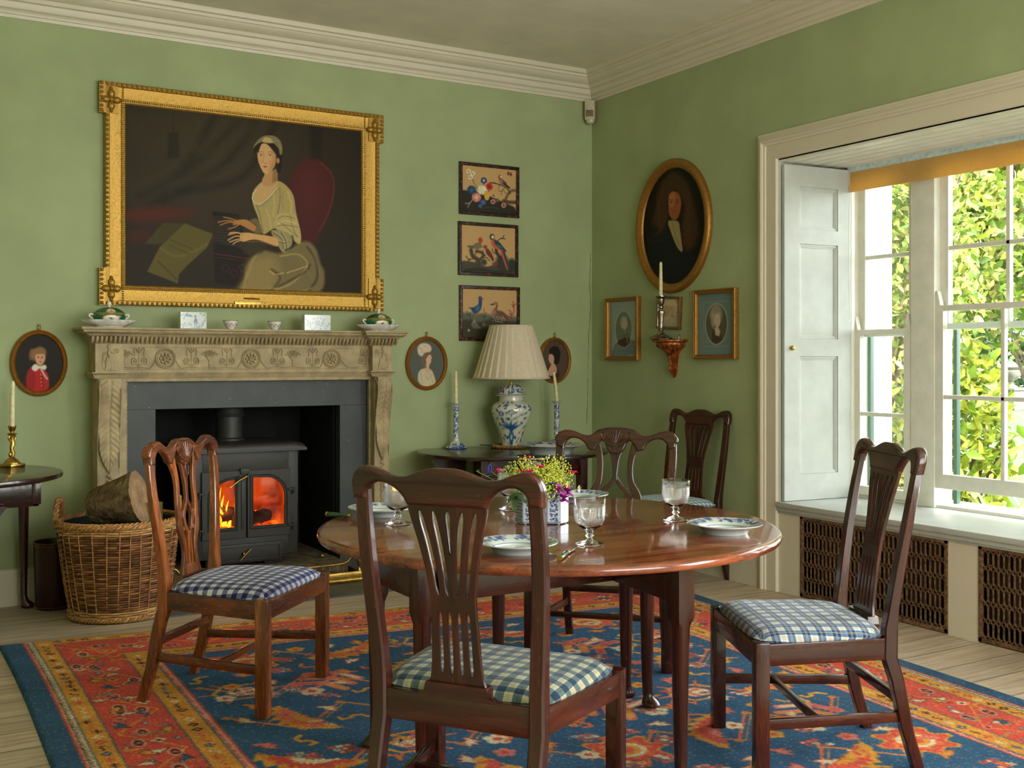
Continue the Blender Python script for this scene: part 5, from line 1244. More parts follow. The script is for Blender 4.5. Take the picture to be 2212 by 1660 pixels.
# hearth stone and fender
m = MB(); m.box((FX0+.015, 5.95, .007), (FX1-.015, YB+.56, .098), .01)
hs = m.build('hearth_stone', plain('rough_hearthstone', (112, 98, 76), .9, nscale=22, var=.2, bump=1, bdist=.02), None); tag(hs, 'rough dusty stone slab under the wood stove', 'hearth')
fd = thing('fender', 'low brass fender with curved gallery rail and turned finial in front of the stove', 'fender', (0, 0, .007))
m = MB(); X0, X1, Yf = 1.36, 2.485, 5.80
m.loft([[(x, y, z) for y, z in ((Yf+.0, 0), (Yf-.006, .012), (Yf-.004, .022), (Yf+.002, .028), (Yf, .05), (Yf+.004, .06), (Yf+.016, .062), (Yf+.018, 0))] for x in (X0, X1)])
for x in (X0, X1-.018): m.box((x, Yf, 0), (x+.018, 6.1, .055), .004)
m.build('brass_plinth', M['brass'], fd, smooth=50)
for i in range(2):
    m = MB(); x = X1-.035 if i == 0 else X0+.035; m.lathe([(.001, 0), (.012, 0), (.012, .01), (.006, .018), (.009, .03), (.015, .05), (.016, .07), (.010, .085), (.005, .095), (.008, .10), (.008, .108), (.003, .115)], 14, (x, Yf+.01, .06))
    m.build('finial', M['brass'], fd, smooth=60)
m = MB(); c = cr([(X0+.035, .168), (X0+.06, .168), (X0+.085, .14), (X0+.12, .115), (X0+.2, .108), ((X0+X1)/2, .108), (X1-.2, .108), (X1-.12, .115), (X1-.085, .14), (X1-.06, .168), (X1-.035, .168)], 6)
m.tube([(a, Yf+.01, b_) for a, b_ in c], .0055, 8)
for i in range(22): x = X0+.13+i*(X1-X0-.26)/21; m.tube([(x, Yf+.01, .06), (x, Yf+.01, .11)], .0022, 5); m.ball((x, Yf+.01, .085), .005, 6, 4)
m.build('gallery_rail', M['brass'], fd, smooth=60)
pk = thing('poker', 'thin black poker with a small brass ball end beside the stove', 'poker', (2.20, 6.02, .12))
m = MB(); m.tube([(-.02, .04, .03), (.05, -.05, .02), (.07, -.08, .028)], .003, 6); m.build('shaft', M['black'], pk); m = MB(); m.ball((.074, -.085, .03), .011, 10, 6); m.build('ball_end', M['brass'], pk)
fl = bpy.data.lights.new('fire_glow', 'POINT'); fl.energy = 2.2; fl.color = (1, .42, .12); fl.shadow_soft_size = .06
flo = bpy.data.objects.new('fire_glow', fl); COL.objects.link(flo); flo.location = ((XS0+XS1)/2-.1, SY+.17, .42)

# ================================================================== MANTEL ORNAMENTS
MY = 5.985
def tureen(label, u, lbl2, mir):
    c = onY(u, 700, MY); x = c[0]
    d_ = thing('oval_dish', lbl2, 'dish', (x, MY, ZS), 0)
    seg = 64; m = MB(); f = lambda a, z: 1+(.035*math.cos(a*8)*min(1, z/.03))
    m.lathe([(.001, .0), (.07, 0), (.072, .004), (.085, .008), (.12, .022), (.135, .036), (.136, .038), (.132, .039), (.115, .028), (.08, .014), (.001, .012)], seg, sy=.62, rf=f); m.build('dish_body', M['china'], d_, smooth=60)
    t = thing('lidded_tureen', label, 'tureen', (x, MY, ZS+.0125), 0)
    G, GD, CR_ = (18, 92, 58), (186, 138, 66), (226, 222, 206)
    def latp(prof_, name, medal):
        rs = cr(prof_, 5); V_ = []; U_, Z_ = [], []
        for r, z_ in rs:
            for j in range(seg): a = 2*PI*j/seg; V_.append((max(r, .0005)*math.cos(a)*1.0, max(r, .0005)*math.sin(a)*.72, z_)); U_.append(a if a < 1.5*PI+PI else a); Z_.append(z_)
        U_ = np.array(U_); p = Paint((U_-1.5*PI)*.085, Z_, G)
        zs_ = [z_ for _, z_ in prof_]; z0, z1 = min(zs_), max(zs_)
        for sx_ in (0, -PI*.085, PI*.085*.5, -PI*.085*.5):
            if sx_ in (0, -PI*.085):
                mw, mh, mz = medal; p.ell(sx_, mz, mw+.006, mh+.005, GD, .12); p.ell(sx_, mz, mw, mh, CR_, .1); p.poly([(sx_-mw*.8, mz-mh*.3), (sx_+mw*.8, mz-mh*.35), (sx_+mw*.5, mz-mh*.75), (sx_-mw*.5, mz-mh*.7)], (120, 116, 60), .003)
                k_ = -1 if mir else 1
                p.ell(sx_+k_*.002, mz+mh*.0, mw*.3, mh*.22, (40, 60, 70) if not mir else (80, 50, 90), .2, -.5*k_); p.line([(sx_+k_*.004, mz+mh*.1), (sx_-k_*mw*.15, mz+mh*.5)], .003, (50, 70, 60)); p.line([(sx_, mz), (sx_+k_*mw*.5, mz-mh*.3)], .003, (60, 40, 50))
        p.line([(-.6, z1-.001), (.6, z1-.001)], .004, GD); p.line([(-.6, z0+.003), (.6, z0+.003)], .003, GD)
        for k in range(40): p.ell(-.4+k*.02, z1-.006, .003, .0025, GD, .3)
        fs = [(i*seg+j, i*seg+(j+1) % seg, (i+1)*seg+(j+1) % seg, (i+1)*seg+j) for i in range(len(rs)-1) for j in range(seg)]; fs += [tuple(range(seg))[::-1], tuple((len(rs)-1)*seg+j for j in range(seg))]
        m = MB(); m.add(V_, fs); return m.build(name, M['green_china'], t, smooth=60, colors=p.lin())
    latp([(.045, 0), (.05, .004), (.07, .018), (.082, .036), (.083, .048), (.078, .056), (.074, .058)], 'bowl', (.042, .019, .03))
    ld = latp([(.078, .058), (.079, .061), (.066, .074), (.04, .088), (.014, .094), (.001, .095)], 'lid', (.024, .008, .073))
    m = MB(); m.lathe([(.001, 0), (.007, 0), (.006, .006), (.011, .012), (.012, .018), (.008, .026), (.003, .031)], 12, (0, 0, .093)); m.build('knob', M['china'], ld, smooth=60)
    for s_ in (-1, 1):
        m = MB(); m.tube(cr([(s_*.076, 0, .052), (s_*.094, 0, .056), (s_*.098, 0, .046), (s_*.088, 0, .036), (s_*.078, 0, .030)], 5), .0045, 8); m.build('handle', M['china'], t, smooth=60)
tureen('green and gilt lidded china tureen at the left end of the mantel shelf', 236, 'white scalloped dish under the left green tureen', False)
tureen('green and gilt lidded china tureen at the right end of the mantel shelf', 818, 'white scalloped dish under the right green tureen', True)
def tea_bowl(u, label):
    c = onY(u, 708, 5.99); t = thing('tea_bowl', label, 'bowl', (c[0], 5.99, ZS), 0)
    m = MB(); m.lathe([(.001, .002), (.018, 0), (.019, .006), (.03, .018), (.038, .034), (.0405, .047), (.0395, .047), (.036, .034), (.026, .018), (.001, .010)], 36); m.build('bowl_body', M['china'], t, smooth=60)
    m = MB(); m.tube([(.0402*math.cos(a), .0402*math.sin(a), .047) for a in np.linspace(0, 2*PI, 37)], .0012, 5, False)
    for k in range(9): a = -PI/2+(k-4)*.22; r = .034+.0; m.ball((r*1.02*math.cos(a), r*1.02*math.sin(a), .026+.006*math.sin(k*2.2)), (.0035, .002, .003), 6, 4)
    m.build('painted_sprig', plain('brown_red_enamel', (112, 58, 44), .3, bump=0), t)
tea_bowl(498, 'small white china tea bowl on the mantel shelf right of the figure tile block'); tea_bowl(593, 'small white china tea bowl on the mantel shelf left of the flower tile block')
def tile_block(u0, u1, label, kind):
    y = 5.97; a = onY(u0, 700, y)[0]; b_ = onY(u1, 700, y)[0]; w_ = b_-a; h = .089 if kind == 'fig' else .088; dp = .05
    t = thing('flower_brick', label, 'tile block', ((a+b_)/2, y, ZS), 0)
    V_, F_, C_ = [], [], []; BLU = (30, 70, 130) if kind == 'fig' else (52, 98, 156)
    def face(fn, W_, paint):
        nx_, nz_ = 90, 56; o0 = len(V_); U_, Z_ = [], []
        for j in range(nz_+1):
            for i in range(nx_+1): q, r_ = i/nx_, j/nz_; V_.append(fn(q*W_, r_*h)); U_.append(q*W_); Z_.append(r_*h)
        p = Paint(U_, Z_, (190, 197, 192)); paint(p, W_); p.grain(.015); C_.append(p.lin()); F_.extend([(o0+j*(nx_+1)+i, o0+j*(nx_+1)+i+1, o0+(j+1)*(nx_+1)+i+1, o0+(j+1)*(nx_+1)+i) for j in range(nz_) for i in range(nx_)])
    def front(p, W_):
        X = lambda q: q*W_; Z = lambda q: q*h
        if kind == 'fig':
            p.poly([(X(.13), Z(.75)), (X(.25), Z(.95)), (X(.33), Z(.8)), (X(.38), Z(.86)), (X(.48), Z(.7)), (X(.3), Z(.72))], BLU, .002, .8)
            p.poly([(X(.53), Z(.55)), (X(.58), Z(.68)), (X(.63), Z(.55)), (X(.66), Z(.3)), (X(.62), Z(.25)), (X(.58), Z(.45)), (X(.55), Z(.22)), (X(.52), Z(.3))], BLU, .0015); p.ell(X(.57), Z(.74), .005, .006, BLU, .3); p.line([(X(.55), Z(.5)), (X(.48), Z(.42))], .002, BLU)
            p.line([(X(.56), Z(.25)), (X(.55), Z(.08))], .002, BLU); p.line([(X(.61), Z(.25)), (X(.62), Z(.08))], .002, BLU)
            for (q, r_, s_) in ((.07, .82, 7), (.12, .62, 6), (.06, .25, 7), (.16, .3, 6), (.34, .35, 8), (.38, .22, 7), (.88, .85, 7), (.94, .7, 8), (.9, .5, 8), (.86, .3, 7), (.8, .14, 7), (.95, .92, 5), (.78, .92, 5), (.1, .1, 7), (.7, .12, 6)):
                for k in range(7): p.ell(X(q)+R3.uniform(-1, 1)*s_*.0009, Z(r_)+R3.uniform(-1, 1)*s_*.0009, .0022, .0014, BLU, .4, R3.uniform(0, 3), .85)
            for (a0, b0, a1, b1) in ((.4, .05, .75, .06), (.1, .15, .3, .2), (.68, .25, .82, .22), (.85, .2, .95, .55)): p.line([(X(a0), Z(b0)), (X(a1), Z(b1))], .0018, BLU)
        else:
            for r_ in (.016, .010, .005): p.line([(X(.5)+r_*math.cos(a_)*(1+.15*math.cos(a_*6)), Z(.48)+r_*math.sin(a_)*(1+.15*math.cos(a_*6))) for a_ in np.linspace(0, 6.3, 40)], .0018, BLU)
            for (q, r_) in ((.5, .82), (.36, .75), (.62, .78), (.32, .5), (.72, .6), (.78, .72), (.15, .55), (.2, .42), (.12, .35), (.2, .25), (.7, .45), (.66, .3), (.9, .3), (.4, .15), (.3, .08), (.62, .1), (.8, .15), (.95, .4)):
                for k in range(5): p.ell(X(q)+R3.uniform(-1, 1)*.005, Z(r_)+R3.uniform(-1, 1)*.005, .0032, .0016, BLU, .4, R3.uniform(0, 3), .9)
            p.line([(X(.05), Z(.72)), (X(.15), Z(.5)), (X(.25), Z(.35))], .0016, BLU); p.line([(X(.6), Z(.2)), (X(.72), Z(.5)), (X(.85), Z(.25))], .002, BLU)
    R3 = random.Random(u0)
    side = lambda p, W_: [p.ell(W_*.5+R3.uniform(-.012, .012), h*R3.uniform(.2, .8), .004, .003, BLU, .4) for _ in range(8)]
    face(lambda q, z_: (-w_/2+q, 0, z_), w_, front); face(lambda q, z_: (-w_/2, dp-q, z_), dp, side); face(lambda q, z_: (w_/2, q, z_), dp, side)
    o0 = len(V_); V_.extend([(-w_/2, 0, h), (w_/2, 0, h), (w_/2, dp, h), (-w_/2, dp, h), (-w_/2, dp, 0), (w_/2, dp, 0)]); F_.extend([(o0, o0+1, o0+2, o0+3), (o0+3, o0+2, o0+5, o0+4)]); C_.append(np.tile(np.array(lin((200, 204, 196))), (6, 1)))
    m = MB(); m.add(V_, F_); m.build('block_body', M['tile'], t, smooth=0, colors=np.concatenate(C_))
    m = MB(); [m.lathe([(.001, 0), (.004, 0), (.004, .0015), (.001, .0015)], 8, (x_, y_, h-.0005)) for x_ in np.linspace(-w_*.35, w_*.35, 5) for y_ in (dp*.3, dp*.7)]; m.build('hole', M['soot'], t)
tile_block(390, 446, 'blue and white tile block with a standing figure on the mantel shelf', 'fig'); tile_block(658, 714, 'blue and white tile block with a round flower on the mantel shelf', 'flower')

# ================================================================== PICTURES
def loop_frame(m, pts, profile, fn):
    """pts: closed 2D loop (ccw), profile (inset from outer edge, out): rings swept with miter normals"""
    n = len(pts); rings = []
    for i in range(n):
        p0, p1, p2 = pts[i-1], pts[i], pts[(i+1) % n]
        d0 = Vector((p1[0]-p0[0], p1[1]-p0[1])).normalized(); d1 = Vector((p2[0]-p1[0], p2[1]-p1[1])).normalized()
        n0 = Vector((-d0.y, d0.x)); n1 = Vector((-d1.y, d1.x)); b_ = (n0+n1); b_ = b_/max(b_.length_squared, .2)*2
        rings.append([fn(p1[0]+b_.x*w_, p1[1]+b_.y*w_, c) for w_, c in profile])
    k = len(profile); vs = [p_ for r in rings for p_ in r]; fs = []
    for i in range(n):
        j = (i+1) % n
        for q in range(k): s_ = (q+1) % k; fs.append((i*k+q, j*k+q, j*k+s_, i*k+s_))
    m.add(vs, fs)
def rect_dense(a0, a1, b0, b1, st=.005):
    c = rect_pts(a0, a1, b0, b1); out = []
    for i in range(4):
        p_, q_ = c[i], c[(i+1) % 4]; n = int(math.hypot(q_[0]-p_[0], q_[1]-p_[1])/st)
        out += [(p_[0]+(q_[0]-p_[0])*k/n, p_[1]+(q_[1]-p_[1])*k/n) for k in range(n)]
    return out
def rect_pts(a0, a1, b0, b1): return [(a0, b0), (a1, b0), (a1, b1), (a0, b1)]
def oval_pts(ca, cb, ra, rb, n=72): return [(ca+ra*math.cos(2*PI*i/n), cb+rb*math.sin(2*PI*i/n)) for i in range(n)]
def ornament(m, pts, inset, out, step, r, fn, closed=True):
    """small balls following the loop"""
    n = len(pts); ca = sum(p_[0] for p_ in pts)/n; cb = sum(p_[1] for p_ in pts)/n
    for i in range(n):
        p1, p2 = pts[i], pts[(i+1) % n]; l = math.hypot(p2[0]-p1[0], p2[1]-p1[1]); d = ((p2[0]-p1[0])/l, (p2[1]-p1[1])/l); nn = (-d[1], d[0]); k = max(1, round(l/step))
        for j in range(k):
            q = (j+.5)/k*l; a, b_ = p1[0]+d[0]*q+nn[0]*inset, p1[1]+d[1]*q+nn[1]*inset
            o = len(m.v); m.ball((0, 0, 0), 1, 7, 4)
            for idx in range(o, len(m.v)):
                x, y, z = m.v[idx]; m.v[idx] = fn(a+(d[0]*x*r[0]+nn[0]*y*r[1]), b_+(d[1]*x*r[0]+nn[1]*y*r[1]), out+z*r[2])
def pic_grid(fn, a0, a1, b0, b1, c, res, oval=None):
    if oval:
        ca, cb, ra, rb = oval; nr, ns = max(20, int(max(ra, rb)/res)), int(2*PI*max(ra, rb)/res)
        def g(u, v): A = ca+ra*v*np.cos(u*2*PI); B = cb+rb*v*np.sin(u*2*PI); return fnp(fn, A, B, c)
        me, u, v = grid(ns, nr, g); return me, ca+ra*v*np.cos(u*2*PI), cb+rb*v*np.sin(u*2*PI)
    nx_, ny_ = int((a1-a0)/res), int((b1-b0)/res)
    me, u, v = grid(nx_, ny_, lambda u, v: fnp(fn, a0+(a1-a0)*u, b0+(b1-b0)*v, c)); return me, a0+(a1-a0)*u, b0+(b1-b0)*v
def fnp(fn, A, B, c):
    x, y, z = fn(A, B, c); o = np.ones_like(A); return x*o, y*o, z*o
class Pic(Paint):
    """painter whose shapes are noted in picture units, mapped linearly to the canvas"""
    def setmap(s, f, k): s.f = f; s.k = k; return s
    def P(s, pts, c, soft=3, a=1): return s.poly([s.f(*q) for q in pts], c, soft*s.k, a)
    def S(s, pts, wd, c, a=1, n=6, soft=None, taper=False): return s.line([s.f(*q) for q in (cr(pts, n) if len(pts) > 2 else pts)], wd*s.k, c, (soft*s.k if soft else None), a, taper)
    def E(s, x, y, rx, ry, c, soft=.15, rot=0, a=1): q = s.f(x, y); return s.ell(q[0], q[1], rx*s.k, ry*s.k, c, soft, rot, a)
    def CP(s, pts, c, soft=3, a=1): return s.P(cr(pts, 5, True), c, soft, a)

# ---- large portrait over the mantel
GB = onY(218, 168, 6.12); big = thing('framed_painting', 'large gilt-framed painting of a seated person in a pale dress above the mantel', 'painting')
a0, a1, b0, b1 = onY(229, 400, 6.12)[0], onY(824, 400, 6.12)[0], 1.565, 2.765
ea0, ea1 = onY(217, 400, 6.12)[0], onY(834, 400, 6.12)[0]; e = .028; L1 = .17; hb, ht = .20, .17
outl = [(a0, b0+hb), (a0-.0, b0+hb), ]
outl = [(a0-e, b0), (a1+e, b0), (a1+e, b0+hb), (a1, b0+hb+.0), (a1, b1-ht), (a1+e, b1-ht), (a1+e, b1+.0), (a0-e, b1+.0), (a0-e, b1-ht), (a0, b1-ht), (a0, b0+hb), (a0-e, b0+hb)]
FT = lambda a, b_, c: back(a, b_, c+.03*(b_-b0)/(b1-b0)*0)
m = MB(); core = [(0, .0), (.0, .03), (.006, .042), (.022, .045), (.026, .036), (.034, .034), (.084, .030), (.088, .036), (.10, .032), (.112, .020), (.112, 0)]
loop_frame(m, rect_pts(a0, a1, b0, b1), core, FT)
for (ca, cb, wa, wbb) in ((a0-e, b1, 1, -1), (a1+e, b1, -1, -1), (a0-e, b0, 1, 1), (a1+e, b0, -1, 1)):
    hh_ = ht if wbb < 0 else hb; P1 = [(ca, cb), (ca+wa*(e+.07), cb), (ca+wa*(e+.07), cb+wbb*hh_), (ca, cb+wbb*hh_)]
    m.prism(P1, lambda a, b_, c: FT(a, b_, c), .0, .041)
ins = .012
ornament(m, outl, ins, .044, .026, (.0085, .010, .008), FT); ornament(m, [(a+(.0 if 1 else 0), b_) for a, b_ in outl], .0035, .040, .013, (.004, .004, .004), FT)
ornament(m, rect_pts(a0, a1, b0, b1), .094, .036, .0115, (.0045, .0055, .005), FT)
fr = m.build('gilt_frame', M['gold'], big, smooth=50)
for (ca, cb) in ((a0+.032, b1-.098), (a1-.032, b1-.098), (a0+.032, b0+.088), (a1-.032, b0+.088)):
    m = MB()
    for (da, db, ra, rb) in ((0, .032, .021, .026), (0, -.032, .021, .026), (.028, 0, .024, .020), (-.028, 0, .024, .020), (0, 0, .015, .015), (.0, .058, .010, .013), (0, -.058, .010, .012)):
        o = len(m.v); m.ball((0, 0, 0), 1, 12, 8)
        for idx in range(o, len(m.v)): x, y, z = m.v[idx]; m.v[idx] = FT(ca+da+x*ra, cb+db+y*rb, .040+z*.020)
    m.build('corner_flower', M['gold'], fr, smooth=60)
pa0, pa1, pz0 = onY(507, 660, 6.15)[0], onY(581, 660, 6.15)[0], 1.5975
m = MB(); m.box(FT(pa0, 1.586, .034), FT(pa1, 1.603, .048), .0015); pl = m.build('name_plaque', M['brass'], big)
m = MB(); m.tube([FT((pa0+pa1)/2-.045, 1.622, .037), FT((pa0+pa1)/2+.045, 1.620, .037)], .010, 12, flat=.4); m.build('blank_plaque', M['brass'], big, smooth=60)
tc = bpy.data.curves.new('plaque_text', 'FONT'); tc.body = 'THERESA RICE COUNTESS OF CLANCARTY'; tc.size = .0125; tc.align_x = 'CENTER'; tc.align_y = 'CENTER'; tc.extrude = .0003
to = bpy.data.objects.new('tmp', tc); COL.objects.link(to); bpy.context.evaluated_depsgraph_get().update()
tm = bpy.data.meshes.new_from_object(to.evaluated_get(bpy.context.evaluated_depsgraph_get())); xs = [v.co.x for v in tm.vertices]; k = (pa1-pa0-.025)/(max(xs)-min(xs))
for v in tm.vertices: v.co = Vector(FT((pa0+pa1)/2+v.co.x*k, 1.5945+v.co.y, .0485+v.co.z))
bpy.data.objects.remove(to); finish(tm, 'plaque_lettering', M['soot'], pl, 0)
for x in (pa0+.006, pa1-.006): MB().ball(FT(x, 1.5945, .0485), .0015, 6, 4).build('rivet', M['soot'], pl)
ia0, ia1, ib0, ib1 = a0+.108, a1-.108, b0+.108, b1-.108; CD = .018
me, A_, B_ = pic_grid(FT, ia0, ia1, ib0, ib1, CD, .0021)
p = Pic(A_, B_, (34, 27, 15)).setmap(lambda x, y: (lambda q: (q[0], q[2]))(onY(150+x/2.7667, 120+y/2.7667, YB-CD)), .0028*.36)
KQ = .36*.0028
p.k = (onY(251, 400, YB-CD)[0]-onY(250, 400, YB-CD)[0])/2.7667
p.E(950, 700, 640, 560, (54, 42, 24), 1.2); p.E(900, 620, 330, 300, (62, 50, 32), 1.2)
for i, (x0, x1, x2) in enumerate(((420, 560, 980), (500, 700, 1080), (360, 480, 800), (600, 820, 1180))):
    p.S([(x0, 360+i*8), (x1, 520+i*20), (x2, 300+i*22)], 60, (58, 50, 27), .5, soft=60); p.S([(x2+40, 320), ((x1+x2)/2, 560+i*40), (x0, 860-i*30)], 60, (58, 52, 29), .45, soft=60); p.S([(x2+80, 330), ((x1+x2)/2+40, 600+i*40), (x0+60, 900-i*30)], 50, (24, 20, 11), .5, soft=50)
p.P([(1440, 400), (1506, 400), (1510, 900), (1440, 900)], (26, 20, 12), 16, .7)
p.P([(590, 460), (650, 460), (660, 610), (585, 620)], (24, 20, 11), 12, .6); p.S([(620, 340), (622, 460)], 5, (24, 20, 11), .7)
p.CP([(330, 930), (520, 900), (760, 930), (640, 975), (430, 1000), (330, 970)], (84, 30, 16), 26, .8); p.CP([(350, 1060), (470, 1030), (480, 1090), (380, 1120)], (76, 26, 14), 20, .6)
p.P([(560, 1000), (690, 1005), (560, 1130), (450, 1125)], (72, 64, 28), 6, .8)
p.P([(690, 1003), (862, 1068), (820, 1150), (700, 1260), (655, 1310), (648, 1365), (600, 1345), (465, 1292), (520, 1180), (545, 1140)], (92, 82, 34), 4); p.S([(545, 1150), (620, 1195), (700, 1190), (820, 1130)], 16, (120, 106, 48), .5, soft=14); p.S([(600, 1100), (740, 1160)], 8, (66, 58, 24), .5); p.S([(590, 1130), (720, 1190)], 8, (66, 58, 24), .5); p.S([(530, 1230), (600, 1300), (640, 1340)], 10, (62, 54, 22), .6)
p.CP([(1310, 760), (1370, 650), (1470, 622), (1560, 680), (1582, 790), (1560, 930), (1500, 1070), (1450, 1120), (1380, 1110), (1300, 960)], (72, 25, 24), 10); p.S([(1500, 640), (1572, 720), (1576, 840), (1540, 960), (1490, 1050)], 8, (118, 62, 34), .7, soft=8); p.E(1440, 800, 80, 150, (90, 34, 30), .9, a=.7)
# instrument
p.P([(850, 930), (1010, 950), (1070, 1190), (1068, 1300), (1000, 1380), (870, 1360)], (26, 14, 10), 8); p.P([(850, 955), (1010, 965), (1040, 1160), (870, 1110)], (40, 34, 24), 5)
for i in range(9): p.S([(862, 985+i*17), (1015+i*2, 995+i*18)], 3, (92, 84, 58), .55)
p.S([(850, 930), (862, 1120)], 6, (92, 48, 24), .7); p.S([(870, 1185), (1070, 1215)], 8, (88, 40, 26), .8); p.S([(870, 1205), (1070, 1232)], 4, (100, 56, 32), .6)
for (x, y) in ((930, 1270), (980, 1300), (1030, 1270)): p.S([(x-26, y), (x, y-20), (x+26, y), (x, y+24), (x-14, y)], 6, (72, 36, 24), .7)
# skirt
SK = (128, 108, 60)
p.CP([(1070, 1235), (1150, 1165), (1260, 1180), (1400, 1110), (1470, 1150), (1500, 1240), (1525, 1300), (1510, 1400), (1400, 1448), (1200, 1442), (1010, 1440), (1040, 1340)], (118, 104, 66), 12)
p.CP([(1070, 1240), (1180, 1200), (1240, 1230), (1250, 1330), (1190, 1440), (1010, 1440), (1045, 1330)], (150, 128, 76), 40, .8)
for pts, c, wd, al in (([(1130, 1180), (1100, 1220), (1060, 1330)], (172, 150, 92), 16, .5), ([(1210, 1280), (1260, 1330), (1200, 1420)], (66, 56, 32), 18, .6), ([(1260, 1200), (1370, 1190), (1420, 1260), (1330, 1360), (1230, 1400)], (176, 152, 92), 12, .7), ([(1420, 1140), (1470, 1220), (1480, 1330), (1420, 1420)], (58, 52, 34), 18, .7), ([(1300, 1300), (1420, 1260)], (188, 164, 100), 8, .8), ([(1250, 1380), (1400, 1300), (1440, 1250)], (62, 52, 32), 14, .6), ([(1180, 1380), (1330, 1420), (1450, 1390)], (150, 134, 84), 12, .6), ([(1370, 1120), (1440, 1150), (1480, 1240), (1500, 1330)], (122, 110, 74), 12, .7), ([(1060, 1300), (1040, 1400), (1030, 1440)], (170, 144, 82), 14, .5), ([(1350, 1180), (1450, 1330)], (134, 118, 74), 10, .5), ([(1200, 1290), (1226, 1310)], (206, 182, 120), 6, .9), ([(1240, 1310), (1280, 1300)], (206, 182, 120), 6, .8)): p.S(pts, wd, c, al, soft=wd*.8)
# chair/torso
p.CP([(1075, 1000), (1130, 980), (1180, 1060), (1160, 1170), (1060, 1190), (1020, 1110)], (58, 50, 30), 10, .8)
q = lambda x, y: ((400+x/4.15-150)*2.7667, (260+y/4.15-120)*2.7667)
Q = lambda L: [q(*t) for t in L]
p.CP(Q([(605, 740), (610, 640), (650, 585), (700, 550), (840, 545), (930, 610), (975, 690), (990, 800), (1010, 900), (1040, 1060), (1010, 1110), (900, 1010), (800, 970), (700, 1020), (655, 880)]), (172, 152, 96), 3)
p.CP(Q([(640, 600), (700, 540), (720, 470), (800, 460), (830, 560), (800, 620), (740, 700), (680, 745), (625, 720), (615, 660)]), (196, 158, 104), 4)
p.CP(Q([(700, 510), (815, 440), (822, 540), (770, 590), (700, 580)]), (184, 142, 90), 4); p.P(Q([(790, 440), (822, 440), (826, 545), (780, 560)]), (128, 94, 56), 8, .7)
# hair, cap, face
p.CP(Q([(612, 280), (640, 180), (720, 150), (800, 170), (862, 250), (868, 400), (850, 470), (822, 460), (815, 380), (790, 270), (720, 200), (660, 230), (640, 290)]), (36, 22, 15), 3)
p.CP(Q([(648, 300), (662, 230), (710, 200), (770, 215), (808, 290), (812, 370), (790, 430), (748, 478), (708, 474), (680, 430), (656, 370)]), (206, 164, 112), 3)
p.CP(Q([(770, 230), (808, 290), (814, 380), (780, 440), (745, 478), (760, 420), (785, 350)]), (168, 118, 74), 10, .6); p.E(*q(832, 362), 11, 19, (186, 132, 88), .2)
p.CP(Q([(655, 290), (640, 215), (700, 178), (760, 190), (808, 250), (820, 310), (780, 262), (735, 215), (690, 210), (668, 250)]), (40, 24, 16), 4)
p.CP(Q([(608, 250), (640, 190), (700, 142), (790, 138), (850, 180), (872, 250), (866, 306), (846, 304), (838, 258), (790, 205), (740, 196), (700, 190), (650, 212)]), (126, 118, 80), 3)
p.CP(Q([(690, 190), (715, 152), (760, 160), (790, 200), (740, 205)]), (188, 164, 104), 4); p.S(Q([(750, 160), (830, 190), (858, 260)]), 3, (178, 166, 120), .7); p.S(Q([(730, 150), (790, 170), (850, 220)]), 2, (84, 78, 50), .7)
for ex in (682, 762): p.E(*q(ex, 315), 10, 4, (196, 168, 128), .4); p.E(*q(ex-1, 315), 4.6, 4.2, (34, 22, 16), .3); p.S(Q([(ex-18, 308), (ex, 300), (ex+18, 308)]), 2.5, (76, 44, 28), .9); p.S(Q([(ex-22, 292), (ex, 280), (ex+24, 290)]), 3, (96, 58, 36), .7)
p.S(Q([(712, 300), (700, 350), (696, 378), (712, 388), (728, 382)]), 3, (150, 98, 62), .7); p.E(*q(720, 385), 6, 2, (110, 64, 42), .4, a=.7)
p.E(*q(716, 414), 13, 3.8, (156, 62, 50), .3); p.S(Q([(696, 414), (716, 416), (742, 416)]), 1.5, (96, 36, 30), .9); p.E(*q(718, 424), 9, 3, (184, 88, 70), .4); p.E(*q(676, 370), 12, 14, (212, 138, 100), .9, a=.4); p.E(*q(768, 380), 15, 17, (206, 124, 86), .9, a=.45)
# dress details
p.S(Q([(610, 650), (604, 700), (630, 745), (690, 745), (760, 680), (830, 600)]), 7, (206, 196, 158), .85, soft=3); p.S(Q([(690, 752), (770, 690), (840, 600)]), 3, (96, 88, 60), .7); p.S(Q([(640, 620), (600, 690), (620, 740)]), 5, (214, 204, 164), .7)
for pts, c, wd in (([(640, 760), (670, 850), (700, 1000)], (104, 90, 54), 5), ([(660, 770), (690, 760), (740, 720)], (110, 112, 96), 6), ([(730, 800), (760, 900), (770, 980)], (192, 172, 108), 10), ([(850, 610), (850, 720), (830, 840)], (112, 98, 58), 6), ([(880, 640), (870, 720), (880, 800)], (140, 122, 74), 6), ([(920, 640), (950, 740), (950, 830)], (206, 186, 124), 9), ([(790, 640), (800, 740), (790, 860)], (192, 170, 108), 12)): p.S(Q(pts), wd, c, .7, soft=wd)
p.CP(Q([(815, 870), (860, 830), (960, 840), (1000, 870), (1036, 1010), (1030, 1100), (990, 1080), (900, 1010), (810, 970)]), (182, 162, 106), 3)
for pts in ([(830, 890), (880, 860), (980, 880)], [(820, 950), (900, 940), (1010, 960)], [(850, 910), (930, 980), (1020, 1050)], [(940, 850), (960, 940), (1000, 1050)]): p.S(Q(pts), 5, (112, 98, 60), .7, soft=4)
p.S(Q([(830, 930), (900, 900), (1000, 930)]), 6, (212, 196, 140), .7, soft=4)
p.CP(Q([(770, 1000), (830, 985), (950, 1030), (960, 1100), (920, 1180), (870, 1180), (830, 1120)]), (150, 138, 94), 4)
